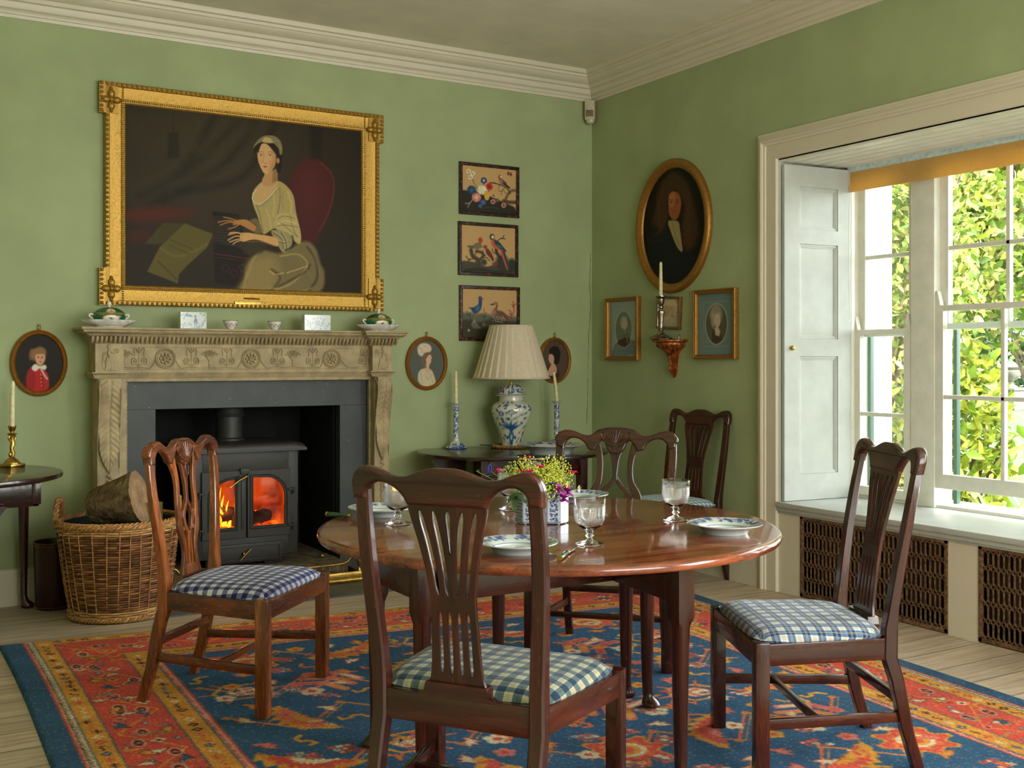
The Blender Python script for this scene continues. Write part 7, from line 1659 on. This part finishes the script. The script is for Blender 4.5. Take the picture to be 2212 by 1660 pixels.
m = MB(); m.box((-.5, -.30, .59), (.47, -.275, SZ-.028), .003); m.box((-.5, .22, .59), (.47, .245, SZ-.028)); m.box((.445, -.30, .59), (.47, .245, SZ-.028)); m.box((.44, -.306, .60), (.478, -.27, SZ-.03), .003); m.build('apron', M['darktable'], S2, smooth=30)
for (x, y) in ((.475, .30), (-.45, .26), (-.45, -.28), (.15, -.4)):
    m = MB(); rings = []
    for z, r, o_ in ((SZ-.03, .028, 0), (.56, .027, 0), (.3, .021, 0), (.06, .017, 0), (.04, .02, .006), (.02, .032, .018), (.006, .032, .018), (0, .026, .018)): rings.append([(x+o_+r*math.cos(2*PI*j/14), y-o_*.4+r*math.sin(2*PI*j/14), z) for j in range(14)])
    m.loft(rings); m.build('leg', M['mahog'], S2, smooth=60)
m = MB(); m.prism(cr([(.33, .60), (.25, .50), (.15, .40), (.02, .36), (-.1, .36)], 5)+[(-.1, .60)], lambda a, b_, c: (a, c, b_), -.345, -.32); m.build('hanging_leaf', M['darktable'], S2, smooth=30)

# ================================================================== LAMP
lx, ly = 3.545, 5.955
coil = thing('rope_mat', 'round plaited straw mat under the blue and white lamp jar', 'mat', (lx, ly, LZ)); m = MB()
m.lathe([(.001, .001), (.10, .001), (.10, .009), (.001, .009)], 32)
for s_ in (0, PI): m.tube([((.115+.007*math.cos(a*14+s_))*math.cos(a), (.115+.007*math.cos(a*14+s_))*math.sin(a), .010+.006*math.sin(a*14+s_)) for a in np.linspace(0, 2*PI, 220)], .0065, 6, False)
m.build('plaited_ring', M['rope'], coil, smooth=60)
lm = thing('table_lamp', 'blue and white lidded jar table lamp with cream pleated shade', 'lamp', (lx, ly, LZ+.010))
def painted_lathe(prof_, name, par, paint, seg=128, n=6, bgc=(206, 202, 180), mat='porcelain', capb=True):
    rs = cr(prof_, n); V_, U_, Z_ = [], [], []
    for r, z_ in rs:
        for j in range(seg): a = 2*PI*j/seg; V_.append((max(r, .0004)*math.cos(a), max(r, .0004)*math.sin(a), z_)); U_.append(a); Z_.append(z_)
    p = Paint(np.array(U_), np.array(Z_), bgc); paint(p); p.grain(.012)
    fs = [(i*seg+j, i*seg+(j+1) % seg, (i+1)*seg+(j+1) % seg, (i+1)*seg+j) for i in range(len(rs)-1) for j in range(seg)]+[tuple(range(seg))[::-1], tuple((len(rs)-1)*seg+j for j in range(seg))]
    m = MB(); m.add(V_, fs); return m.build(name, M[mat], par, smooth=60, colors=p.lin())
LB = (38, 82, 130); LB2 = (70, 112, 152)
class LP:
    """pattern on a lathe: u given in metres around the front-facing angle"""
    def __init__(s, p, r, a0): s.p, s.r, s.a0 = p, r, a0
    def e(s, x, z, rx, rz, c=LB, soft=.3, rot=0, a=.95):
        rx *= 1.2; rz *= 1.25
        X = s.p.X; Z = s.p.Y; dx = ((X-s.a0+PI) % (2*PI)-PI)*s.r-x; dz = Z-z; idx = np.where((abs(dx) < max(rx, rz)*1.4) & (abs(dz) < max(rx, rz)*1.4))[0]
        if len(idx) == 0: return
        co, si = math.cos(rot), math.sin(rot); d = np.hypot((dx[idx]*co+dz[idx]*si)/rx, (-dx[idx]*si+dz[idx]*co)/rz); s.p._blend(idx, np.clip((1-d)/soft*.5+.5, 0, 1)*a, c)
    def l(s, pts, w_, c=LB, a=.95):
        for (x0, z0), (x1, z1) in zip(pts[:-1], pts[1:]):
            L = math.hypot(x1-x0, z1-z0); s.e((x0+x1)/2, (z0+z1)/2, L/2+w_*.3, w_/2, c, .35, math.atan2(z1-z0, x1-x0), a)
A0 = math.atan2(-ly, -lx)   # direction of the room's middle
def pj(p):
    g_ = LP(p, .115, A0); R5 = random.Random(4)
    for z_, w_ in ((.006, .004), (.315, .0015), (.288, .0015)): p.line([(-.1, z_), (6.4, z_)], w_, LB2)
    for k in range(28): a = 2*PI*k/28; p.line([(a, .291), (a+.11, .312)], .003, LB2, soft=.003); p.line([(a+.11, .312), (a+.22, .291)], .003, LB2, soft=.003)
    # vase of flowers
    g_.e(.0, .06, .022, .030, LB, .15); g_.e(0, .022, .016, .018, LB, .15); g_.e(.0, .092, .012, .014, LB2, .2); g_.e(.0, .06, .010, .014, (170, 190, 200), .3)
    for s_ in (-1, 1): g_.e(s_*.034, .060, .014, .007, LB, .2); g_.e(s_*.045, .054, .008, .006, LB, .2)
    for k in range(15): a = -1.25+k*.18; L = .048+.018*math.sin(k*2.1); g_.l([(0, .100), (math.sin(a)*L*.6, .112+math.cos(a)*L*.4), (math.sin(a)*L*1.15, .112+math.cos(a)*L*.85)], .007)
    g_.l([(-.01, .11), (-.045, .14), (-.055, .155)], .006); g_.e(-.056, .158, .009, .006)
    # table, scroll, books
    g_.l([(-.03, .218), (0, .235), (.03, .222), (.002, .205), (-.03, .218)], .004); g_.l([(-.018, .220), (.006, .230)], .003); g_.l([(-.006, .213), (.018, .224)], .003); g_.l([(0, .205), (0, .194)], .005); g_.l([(-.03, .218), (-.028, .206)], .004); g_.l([(.03, .222), (.03, .21)], .004)
    g_.e(-.062, .21, .015, .012, LB, .2); g_.e(-.062, .21, .006, .009, (180, 196, 196), .3)
    for (x, z_) in ((-.09, .23), (-.06, .175), (-.02, .178), (.02, .18), (.055, .20), (.088, .21), (.095, .18), (.075, .15), (-.085, .14), (-.07, .115), (-.1, .18), (.1, .12), (.075, .09), (-.065, .07), (-.09, .05), (.08, .05), (.062, .03), (-.04, .018), (.05, .255), (-.03, .262), (.085, .25)):
        k_ = R5.random()
        if k_ < .4: g_.e(x, z_, .012, .006, LB, .2, R5.uniform(-1, 1))
        elif k_ < .7: [g_.e(x+.008*math.cos(t), z_+.008*math.sin(t), .006, .004, LB, .3, t) for t in (0, 1.57, 3.14, 4.7)]
        else: g_.l([(x-.01, z_-.01), (x, z_+.005), (x+.01, z_-.004), (x+.013, z_+.012)], .004)
    for k in range(30): x = R5.uniform(-.3, .5); (g_.e(x+.0, .255+R5.uniform(-.02, .025), .008, .0035, LB, .3, R5.uniform(-1, 1)))
    for side in (.17, -.17, .3, -.3):
        for k in range(26): g_.e(side+R5.uniform(-.045, .045), R5.uniform(.03, .26), .011, .005, LB, .3, R5.uniform(0, 3))
painted_lathe([(.056, 0), (.062, .002), (.060, .01), (.058, .02), (.066, .05), (.085, .10), (.108, .155), (.124, .205), (.127, .235), (.118, .262), (.095, .278), (.080, .286), (.078, .300), (.078, .318)], 'jar', lm, pj)
def plid(p):
    g_ = LP(p, .07, A0); R5 = random.Random(9); p.line([(-.1, .327), (6.4, .327)], .0022, LB2)
    for k in range(60): x = (k % 15)*.03-.2; g_.e(x+R5.uniform(-.008, .008), .340+R5.uniform(0, .042), .011, .004, LB, .3, R5.uniform(0, 3))
painted_lathe([(.078, .318), (.100, .320), (.102, .324), (.085, .332), (.078, .345), (.074, .362), (.060, .380), (.035, .390), (.001, .392)], 'jar_lid', lm, plid)
m = MB(); m.lathe([(.001, .39), (.008, .39), (.008, .43), (.012, .435), (.012, .46), (.001, .46)], 14); m.tube([(0, 0, .46), (0, 0, .755)], .003, 6); m.tube([(.13*math.cos(a), .13*math.sin(a), .752) for a in np.linspace(0, 2*PI, 33)], .0015, 5, False)
for a in (0, 2.1, 4.2): m.tube([(0, 0, .752), (.13*math.cos(a), .13*math.sin(a), .752)], .0015, 5)
m.build('brass_fitting', M['brass'], lm)
m = MB(); zb_, zt_ = .428, .762; rb_, rt_ = .240, .137; seg = 240; npl = 28
def pleat(a, k): q = (a*npl/(2*PI)) % 1; return 1+(.034*k+.008)*((q if q < .86 else (1-q)*6)-.4)
outer_ = []
for i in range(9): q = i/8; r = rb_+(rt_-rb_)*q; outer_.append([(r*pleat(2*PI*j/seg, 1-.4*q)*math.cos(2*PI*j/seg), r*pleat(2*PI*j/seg, 1-.4*q)*math.sin(2*PI*j/seg), zb_+(zt_-zb_)*q) for j in range(seg)])
inner_ = [[(r*math.cos(2*PI*j/seg), r*math.sin(2*PI*j/seg), z_) for j in range(seg)] for r, z_ in ((rt_-.006, zt_), (rb_-.006, zb_))]
m.loft(outer_+inner_+[outer_[0]], cap=False); shd = m.build('lamp_shade', M['shade'], lm, smooth=25)
m = MB(); m.lathe([(rb_-.004, zb_-.003), (rb_+.006, zb_-.002), (rb_+.005, zb_+.010), (rb_-.004, zb_+.010)], 96); m.lathe([(rt_-.005, zt_-.009), (rt_+.005, zt_-.009), (rt_+.004, zt_+.003), (rt_-.005, zt_+.003)], 96)
# open rings: drop cap faces by building as tubes instead
m = MB(); m.tube([((rb_+.001)*math.cos(a), (rb_+.001)*math.sin(a), zb_+.003) for a in np.linspace(0, 2*PI, 97)], .0055, 8, False); m.tube([((rt_+.001)*math.cos(a), (rt_+.001)*math.sin(a), zt_-.002) for a in np.linspace(0, 2*PI, 97)], .0045, 8, False); m.build('shade_trim', M['shade'], shd, smooth=60)
m = MB(); m.tube(cr([(-.06, .03, .02), (-.09, .09, .004), (-.12, .14, .002), (-.125, .185, .0)], 6), .003, 6); m.build('flex', M['black'], lm)
# platter
plate_thing('serving_platter', 'large blue and white platter on the lamp table in front of the right candlestick', 'platter', 3.53, 5.475, LZ, .200, .055, 8, True)
# blue and white candlesticks
def china_stick(label, x, y, z):
    t = thing('candlestick', label, 'candlestick', (x, y, z)); NB = (40, 66, 128)
    def pb(p):
        g_ = LP(p, .05, A0); R6 = random.Random(int(x*100)); p.line([(-.1, .002), (6.4, .002)], .005, NB)
        for k in range(120): g_.e(R6.uniform(-.16, .16), R6.uniform(.004, .034), .006, .003, NB, .4, R6.uniform(0, 3), .8)
    rs_ = [(.066, 0), (.068, .003), (.060, .012), (.045, .026), (.032, .038), (.020, .047)]
    painted_lathe(rs_, 'foot', t, pb, 6*12, 5, (200, 204, 200))
    def pc(p):
        g_ = LP(p, .017, A0); R6 = random.Random(int(x*77)); 
        for z0, z1 in ((.075, .145), (.160, .228), (.238, .262)):
            for k in range(70): g_.e(R6.uniform(-.054, .054), R6.uniform(z0, z1), .0042, .0028, NB, .4, R6.uniform(0, 3), .85)
        for z_ in (.067, .151, .235, .284): p.line([(-.1, z_), (6.4, z_)], .0018, NB)
    painted_lathe([(.020, .047), (.018, .056), (.0185, .066), (.0205, .068), (.0185, .070), (.0175, .10), (.0175, .146), (.020, .150), (.0175, .154), (.0172, .2), (.0172, .231), (.0195, .235), (.0172, .239), (.0165, .265), (.020, .272), (.034, .280), (.035, .285), (.030, .286), (.012, .284)], 'column', t, pc, 48, 5, (204, 206, 198)); return t
def candle(label, x, y, z, h, r, lean=(0, 0), par=None):
    t = thing('candle', label, 'candle', (x, y, z)); m = MB()
    m.tube([(lean[0]*q**1.5, lean[1]*q**1.5, h*q) for q in (0, .25, .5, .75, .94, .985, 1)], [r, r*.97, r*.92, r*.85, r*.78, r*.6, r*.15], 16); m.build('wax', M['candle'], t, smooth=60)
    m = MB(); m.tube([(lean[0], lean[1], h-.002), (lean[0]+.001, lean[1], h+.006), (lean[0]+.003, lean[1], h+.010)], .0008, 5); m.build('wick', M['wick'], t)
q1 = onZ(985, 968, LZ); c1 = (q1[0]-.015, q1[1]-.03); china_stick('blue and white china candlestick left of the lamp', c1[0], c1[1], LZ); candle('ivory candle in the blue and white candlestick left of the lamp', c1[0], c1[1], LZ+.282, .205, .0115, (-.002, 0))
q2 = (3.93, 6.02); china_stick('blue and white china candlestick behind the platter right of the lamp', q2[0], q2[1], LZ); candle('leaning ivory candle in the candlestick right of the lamp', q2[0], q2[1], LZ+.282, .195, .0115, (-.022, .004))
# brass candlestick on the left table
bs = thing('candlestick', 'ornate brass figure candlestick on the left side table', 'candlestick', (onZ(26, 1008, SZ)[0], onZ(26, 1008, SZ)[1], SZ), .6)
m = MB(); m.box((-.045, -.045, 0), (.045, .045, .014), .004); m.lathe([(.001, .014), (.040, .014), (.040, .02), (.034, .026), (.030, .034), (.018, .040), (.010, .05), (.001, .05)], 24); m.build('base', M['brass'], bs, smooth=50)
m = MB(); m.tube([(0, 0, .045), (.006, 0, .065), (-.004, 0, .09), (.004, 0, .115), (.0, 0, .135), (0, 0, .15)], [.010, .013, .010, .013, .009, .011], 12)
for s_ in (-1, 1): m.tube(cr([(0, 0, .12), (s_*.016, 0, .135), (s_*.02, 0, .150), (s_*.010, 0, .158)], 4), .0045, 7); m.ball((s_*.008, .004, .06), (.009, .008, .014), 8, 5)
m.ball((0, 0, .145), (.009, .009, .011), 8, 6); m.lathe([(.001, .155), (.014, .157), (.024, .163), (.025, .167), (.012, .170), (.010, .176), (.017, .185), (.019, .2), (.021, .205), (.020, .207), (.001, .203)], 20); m.build('figure_stem', M['brass'], bs, smooth=60)
candle('ivory candle in the brass candlestick on the left side table', bs.location.x, bs.location.y, SZ+.203, .232, .0125, (.004, 0))

# ================================================================== BASKET, LOGS, BIN
bx, by_, = 1.115, 5.70
bk = thing('log_basket', 'large round brown wicker log basket beside the fireplace', 'basket', (bx, by_, 0))
def wick():
    ns, H_ = 30, .46; nr = 40; per = 5; nu, nv = ns*8, nr*per
    def fn(u, v):
        a = u*2*PI; r = .218+.062*v**.8; st_ = (u*ns); row = (v*nr); d = .0055*np.cos(st_*PI+PI*np.floor(row))*1+.0035*np.sin(PI*(row % 1))
        wob = .004*np.sin(a*3+v*5); band = (v < .1)|(v > .93); r2 = r+np.where(band, .004, 0)+d+wob
        return r2*np.cos(a)*1.02, r2*np.sin(a)*.98, .012+H_*v+.003*np.sin(a*5)*v
    me, u, v = grid(nu+1, nv+1, fn); R7 = np.random.RandomState(2); rowc = R7.rand(nr+1)
    row = np.floor(v*nr).astype(int).clip(0, nr); st_ = np.floor(u*ns+.5*(row % 2)).astype(int); rnd_ = R7.rand(nr+2, ns+3)[row, st_]
    dark = np.array([88, 54, 30]); mid = np.array([190, 132, 80]); pale = np.array([214, 166, 104]); pl = ((v < .10) | (v > .90)); f = (rnd_*.75+.25*rowc[row])[..., None]
    C = np.where(pl[..., None], pale*(.8+.3*f), dark*(1-f)+mid*f); gap = np.sin(PI*((v*nr) % 1)); C = C*(.35+.65*np.clip(gap*1.8, 0, 1))[..., None]
    c = C.reshape(-1, 3).clip(0, 255)/255; c = np.where(c <= .04045, c/12.92, ((c+.055)/1.055)**2.4)
    finish(me, 'woven_side', M['wicker'], bk, 60, np.concatenate([c, np.ones((len(c), 1))], 1))
wick()
willow = plain('pale_willow_rod', (188, 136, 78), .5, nscale=60, var=.15, bump=.2); willow2 = plain('brown_willow_rod', (140, 88, 50), .5, nscale=60, var=.2, bump=.2)
m = MB()
for i in range(30):   # stakes, slightly proud
    a = 2*PI*(i+.5)/30; m.tube([((.218+.062*q**.8+.0045)*math.cos(a+.05*q*math.sin(i))*1.02, (.218+.062*q**.8+.0045)*math.sin(a+.05*q*math.sin(i))*.98, .02+.43*q) for q in (0, .2, .4, .6, .8, 1)], .0028, 5)
m.build('upright_rod', willow, bk, smooth=60)
m = MB()
for z_, R_, k, r_ in ((.468, .284, 26, .010), (.478, .280, 26, .009), (.018, .226, 26, .0095)):
    if z_ < .1: m.build('braided_rim', willow, bk, smooth=60); m = MB()
    for s_ in (0, 2.1, 4.2): m.tube([((R_+.008*math.cos(a*k+s_))*math.cos(a)*1.02, (R_+.008*math.cos(a*k+s_))*math.sin(a)*.98, z_+.008*math.sin(a*k+s_)) for a in np.linspace(0, 2*PI, 330)], r_*.62, 5, False)
m.build('braided_foot', willow, bk, smooth=60)
m = MB(); m.lathe([(.001, .01), (.215, .01), (.215, .02), (.001, .02)], 30); m.build('basket_bottom', willow2, bk)
for ang in (2.75, -.25):
    m = MB(); ca, sa = math.cos(ang), math.sin(ang)
    for s_ in (0, 2.1, 4.2):
        pts = []
        for i in range(80):
            q = i/79; t_ = PI*q; w_ = .062*math.cos(t_); h = .46+.115*math.sin(t_)**.8; rr_ = .285-.0*h; k = t_*9+s_
            pts.append((rr_*ca-w_*sa+.008*math.cos(k)*ca, rr_*sa+w_*ca+.008*math.cos(k)*sa, h+.008*math.sin(k)))
        m.tube(pts, .0075, 6)
    m.build('twisted_handle', willow, bk, smooth=60)
m = MB(); m.lathe([(.24, .30), (.262, .44), (.268, .47), (.258, .47), (.232, .30)], 40); m.build('lining_cloth', M['navycloth'], bk)
def log(label, a, b_, r0, r1, seed, cols=((96, 78, 54), (128, 108, 76)), end=(156, 126, 94), lump=0):
    A, B = Vector(a), Vector(b_); d = (B-A); L = d.length; t = thing('firewood_log', label, 'log', a); n = 40; seg = 48; rings = []; CC = []
    up = Vector((0, 0, 1)); s_ = d.normalized().cross(up).normalized(); u_ = s_.cross(d.normalized())
    for i in range(n):
        q = i/(n-1); r = r0+(r1-r0)*q; ring = []
        for j in range(seg):
            an = 2*PI*j/seg; pt = Vector((math.cos(an)*r, math.sin(an)*r, q*L)); nz = noise.noise((pt.x*9+seed, pt.y*9, pt.z*6)); n2 = noise.noise((pt.x*44+seed, pt.y*44, pt.z*10)); n3 = noise.noise((pt.x*90, pt.y*90+seed, pt.z*60))
            rr_ = r*(1+.13*nz)+.007*n2+.003*n3
            if lump: rr_ += lump*math.exp(-((q-.14)/.12)**2-((math.atan2(math.sin(an-2.4), math.cos(an-2.4)))/.5)**2)
            ring.append(tuple(d.normalized()*q*L+s_*math.cos(an)*rr_+u_*math.sin(an)*rr_)); f = max(0, min(1, .5+.9*n2+.5*n3)); CC.append(lin([cols[0][k]*(1-f)+cols[1][k]*f for k in range(3)]) if n3 > -.5 else lin([q_*.7 for q_ in cols[0]]))
        rings.append(ring)
    m = MB(); m.loft(rings, cap=False); m.build('bark', M['log'], t, smooth=60, colors=CC)
    for k, (ring, q) in enumerate(((rings[0], 0), (rings[-1], 1))):
        m = MB(); cc = []; c_ = Vector((0, 0, 0)) if q == 0 else d; o = len(m.v); rr2 = []
        for f in (1, .8, .6, .4, .2, .02):
            for p_ in ring:
                v = c_+(Vector(p_)-c_)*f; rr2.append(tuple(v)); nz = noise.noise((v.x*40, v.y*40, v.z*40+seed)); g_ = 1+.16*nz-.08*math.sin(f*40); cc.append(lin([e_*g_ for e_ in end]))
        fs = [(i*seg+j, i*seg+(j+1) % seg, (i+1)*seg+(j+1) % seg, (i+1)*seg+j) for i in range(5) for j in range(seg)]; m.add(rr2, fs); m.build('sawn_end', M['log'], t, smooth=0, colors=cc)
    return t
def bp_(u, v, y): return onY(u, v, y)
log('large bark-covered log lying across the top of the wicker basket', bp_(200, 1098, 5.72), bp_(303, 1074, 5.585), .082, .130, 1, lump=.03)
log('mossy log standing at the right of the wicker basket', (1.245, 5.66, .30), (1.262, 5.67, .555), .055, .058, 5, ((84, 80, 40), (120, 112, 62)), (170, 136, 92))
log('log lying under the large one inside the basket', (.98, 5.76, .36), (1.26, 5.80, .40), .07, .07, 9)
bn = thing('waste_bin', 'dark oxblood leather waste bin with brass studs between the side table and the basket', 'bin', (.862, 6.035, 0))
m = MB(); m.lathe([(.088, 0), (.090, .004), (.100, .335), (.102, .34), (.097, .342), (.094, .335), (.084, .01), (.001, .008)], 40); m.build('bin_body', M['leather'], bn, smooth=50)
m = MB()
for z_, r_ in ((.012, .0925), (.326, .1010)):
    for i in range(44): a = 2*PI*i/44; m.ball((r_*math.cos(a), r_*math.sin(a), z_), (.0028, .0028, .0028), 6, 4)
m.tube([(.1015*math.cos(a), .1015*math.sin(a), .34) for a in np.linspace(0, 2*PI, 41)], .0018, 5, False); m.build('brass_stud', M['brass'], bn, smooth=60)

# ================================================================== WALL BRACKET WITH SILVER CANDLESTICK
ky = onX(1430, 740, XR-.1)[1]
wbk = thing('wall_bracket', 'small worn gilt carved wall bracket shelf on the window wall', 'bracket', (XR, ky, 1.395), 0)
m = MB(); rings = []
def half(r, z_, n=20, sx=1.15): return [(-r*math.sin(PI*i/n)*1.0, -r*sx*math.cos(PI*i/n), z_) for i in range(n+1)]
pr_ = [(.150, 0), (.155, -.004), (.155, -.010), (.145, -.014), (.12, -.020), (.122, -.030), (.112, -.042), (.085, -.055), (.062, -.072), (.045, -.10), (.036, -.135), (.030, -.16), (.040, -.166), (.038, -.18), (.028, -.205), (.012, -.228), (.003, -.236)]
rings = []
for r, z_ in pr_:
    k = 0 if z_ > -.035 else .10; rings.append([(-r*(1+k*math.cos(i*2*PI/4))*math.sin(PI*i/40), -r*.82*(1+k*math.cos(i*2*PI/4))*math.cos(PI*i/40), z_) for i in range(41)])
m.loft(rings); m.build('carved_body', M['gilt_bracket'], wbk, smooth=45)
sc_ = thing('candlestick', 'tall tarnished silver candlestick on the gilt wall bracket', 'candlestick', (XR-.085, ky+.03, 1.396))
m = MB(); sqf = lambda a, z_: (1+.10*abs(math.sin(2*a))**2*0)
m.lathe([(.001, 0), (.068, 0), (.070, .006), (.062, .014), (.048, .020), (.040, .024), (.026, .032), (.016, .045), (.012, .052), (.017, .058), (.017, .064), (.011, .070), (.012, .08), (.019, .15), (.024, .165), (.024, .172), (.012, .178), (.010, .188), (.018, .196), (.018, .202), (.012, .207), (.016, .215), (.023, .235), (.024, .25), (.018, .256), (.034, .264), (.034, .268), (.015, .268), (.001, .262)], 24, rf=lambda a, z_: 1+(.06*math.cos(8*a) if (z_ < .03 or .07 < z_ < .17) else .03*math.cos(8*a))); m.build('stick_body', M['silver'], sc_, smooth=40)
candle('ivory candle in the silver candlestick on the wall bracket', XR-.085, ky+.03, 1.396+.264, .215, .0115, (0, 0))
kb = MB(); kb.lathe([(.001, 0), (.008, 0), (.009, .004), (.005, .010), (.009, .018), (.008, .026), (.001, .03)], 14); o = kb.build('small_knob', M['silver'], None, smooth=60); o.location = (XR-.05, ky-.10, 1.396); tag(o, 'tiny dark metal knob-shaped ornament on the right of the wall bracket', 'ornament')

# ================================================================== GARDEN
struct(MB().box((XO+.02, -20, -.5), (60, 80, -.30)).build('ground', M['grass'], smooth=0))
struct(MB().box((XO+.0, 4.78, -.3), (5.68, 6.9, 3.6)).build('outer_wall_return', M['outside_white'], smooth=0))
def foliage(name, label, cat, c, r, n, L, colset, seed, trunk=None, squash=1, group=None, shell=.55, up=.2):
    R8 = random.Random(seed); t = thing(name, label, cat, (c[0], c[1], -.3), 0, group); rs = np.random.RandomState(seed)
    P0 = rs.normal(size=(n, 3)); P0 /= np.linalg.norm(P0, axis=1)[:, None]; rad = shell+(1-shell)*rs.rand(n)**.7
    lump = 1+.22*np.sin(P0[:, 0]*7+seed)*np.sin(P0[:, 1]*6+1)*np.cos(P0[:, 2]*8)
    ctr = P0*(rad*lump)[:, None]*np.array(r)+np.array([0, 0, c[2]+.3])
    ctr = ctr[ctr[:, 2] > .02]; n = len(ctr)
    d = rs.normal(size=(n, 3)); d[:, 2] += up; d += P0[:n]*.6; d /= np.linalg.norm(d, axis=1)[:, None]; s_ = np.cross(d, rs.normal(size=(n, 3))); s_ /= np.linalg.norm(s_, axis=1)[:, None]; nn = np.cross(s_, d)
    Ls = L*(.6+.7*rs.rand(n))[:, None]; W_ = Ls*.23
    v = np.stack([ctr, ctr+d*Ls*.35+s_*W_+nn*Ls*.08, ctr+d*Ls*.4, ctr+d*Ls*.35-s_*W_+nn*Ls*.08, ctr+d*Ls*.75+s_*W_*.7, ctr+d*Ls*.78-nn*Ls*.05, ctr+d*Ls*.75-s_*W_*.7, ctr+d*Ls-nn*Ls*.15], 1).reshape(-1, 3)
    b = np.arange(n)[:, None]*8
    q = np.concatenate([b+np.array([[0, 1, 2, 2]]), b+np.array([[0, 2, 3, 3]])], 0)
    quads = np.concatenate([b+np.array([[1, 4, 5, 2]]), b+np.array([[2, 5, 6, 3]])], 0); tris = np.concatenate([b+np.array([[0, 1, 2]]), b+np.array([[0, 2, 3]]), b+np.array([[4, 7, 5]]), b+np.array([[5, 7, 6]])], 0)
    me = bpy.data.meshes.new(name+'_leaves'); me.vertices.add(len(v)); me.vertices.foreach_set('co', v.astype(np.float32).ravel())
    li = np.concatenate([quads.ravel(), tris.ravel()]); ls = np.concatenate([np.arange(len(quads))*4, len(quads)*4+np.arange(len(tris))*3]); lt = np.concatenate([np.full(len(quads), 4), np.full(len(tris), 3)])
    me.loops.add(len(li)); me.loops.foreach_set('vertex_index', li.astype(np.int32)); me.polygons.add(len(ls)); me.polygons.foreach_set('loop_start', ls.astype(np.int32)); me.polygons.foreach_set('loop_total', lt.astype(np.int32)); me.update(calc_edges=True)
    cs = np.array([lin(q_)[:3] for q_ in colset]); cc = cs[rs.randint(0, len(cs), n)]*(.75+.5*rs.rand(n))[:, None]*.7; cc = np.repeat(cc, 8, 0)
    finish(me, 'foliage', M['garden_leaf'], t, 0, np.concatenate([cc, np.ones((len(cc), 1))], 1), recalc=False)
    m = MB()
    for i in range(trunk or 7):
        a = R8.uniform(0, 6.28); e = (r[0]*.8*math.cos(a), r[1]*.8*math.sin(a), (c[2]+.3)+r[2]*R8.uniform(-.3, .8)); m.tube(cr([(0, 0, 0), (e[0]*.2, e[1]*.2, e[2]*.45), e], 5), [.035*(1-.08*k) for k in range(11)], 6)
    m.build('branch', M['bark'], t, smooth=60); return t
YG = [(156, 164, 62), (180, 182, 92), (128, 150, 62), (196, 192, 112), (108, 136, 56)]
MG = [(96, 126, 58), (116, 146, 66), (78, 110, 50), (140, 160, 76)]
DG = [(34, 64, 30), (48, 82, 38), (28, 54, 30), (60, 92, 40)]
foliage('magnolia_shrub', 'large yellow-green leafed shrub filling the middle window panes', 'shrub', (8.4, 6.9, 3.05), (2.0, 1.6, 1.9), 17000, .12, YG+[(112, 150, 34)], 1)
foliage('magnolia_shrub', 'bright green shrub beyond the side window light next to the white wall', 'shrub', (6.9, 5.95, 1.7), (.75, .8, 2.0), 9000, .085, YG, 2)
foliage('flowering_shrub', 'lower broad-leafed shrub in front of the lawn outside the window', 'shrub', (7.1, 5.30, .45), (.34, .34, .9), 1500, .12, [(158, 168, 50), (120, 150, 44), (176, 180, 70)], 3, up=.6)
foliage('magnolia_shrub', 'tall green shrub behind the others at the right of the window view', 'shrub', (10.6, 6.9, 3.5), (2.2, 1.9, 1.9), 16000, .12, MG+YG[:2], 4)
foliage('garden_tree', 'dark green tree beyond the lawn outside the window', 'tree', (24, 22, 3.2), (4.2, 4.2, 4.2), 8500, .42, DG, 5, group=None)
foliage('garden_tree', 'wide mid-green tree behind the garden urn', 'tree', (43.5, 27.6, 3.0), (6, 5, 5.5), 8000, .5, MG+DG, 6)
foliage('garden_hedge', 'distant dark hedge closing the lawn', 'hedge', (48, 46, 2.0), (14, 7, 7), 9000, .8, DG+MG[:1], 7)
foliage('garden_tree', 'tall tree high behind the shrubs seen through the upper panes', 'tree', (17, 14.5, 6.0), (3.6, 3.6, 4.0), 9000, .3, MG+YG, 8)
# iris leaves below the sill
for (x, y, n_, lb) in ((6.1, 4.30, 26, 'clump of sword-shaped iris leaves below the raised sash, left one'), (6.35, 3.72, 30, 'clump of sword-shaped iris leaves below the raised sash, middle one'), (6.6, 3.12, 26, 'clump of sword-shaped iris leaves below the raised sash, right one')):
    t = thing('iris_clump', lb, 'plant', (x, y, -.3)); m = MB(); cols = []
    for k in range(n_): a = rnd.uniform(0, 6.28); leafshape(m, (rnd.uniform(-.25, .25), rnd.uniform(-.3, .3), 0), (math.cos(a)*.35, math.sin(a)*.35, 1), rnd.uniform(.6, .98), .04, cols, rnd.choice([(130, 160, 60), (168, 176, 84), (186, 150, 60), (96, 134, 48)]), .25, 6)
    m.build('sword_leaves', M['garden_leaf'], t, smooth=60, colors=cols)
uq = ray(2184, 830); ut = 30/math.hypot(uq[0], uq[1])*1.0; un = thing('garden_urn', 'pale stone urn on a pedestal far across the lawn', 'urn', (uq[0]*34.5, uq[1]*34.5, -.3))
m = MB(); m.box((-.38, -.38, 0), (.38, .38, .12), .02); m.box((-.3, -.3, .12), (.3, .3, .62), .02); m.box((-.36, -.36, .62), (.36, .36, .70), .02); m.build('pedestal', M['urnstone'], un)
m = MB(); m.lathe([(.001, .70), (.2, .70), (.2, .74), (.08, .80), (.07, .88), (.2, .98), (.3, 1.1), (.32, 1.22), (.26, 1.26), (.34, 1.32), (.36, 1.35), (.20, 1.40), (.1, 1.5), (.001, 1.56)], 24); m.build('lidded_bowl', M['urnstone'], un, smooth=50)
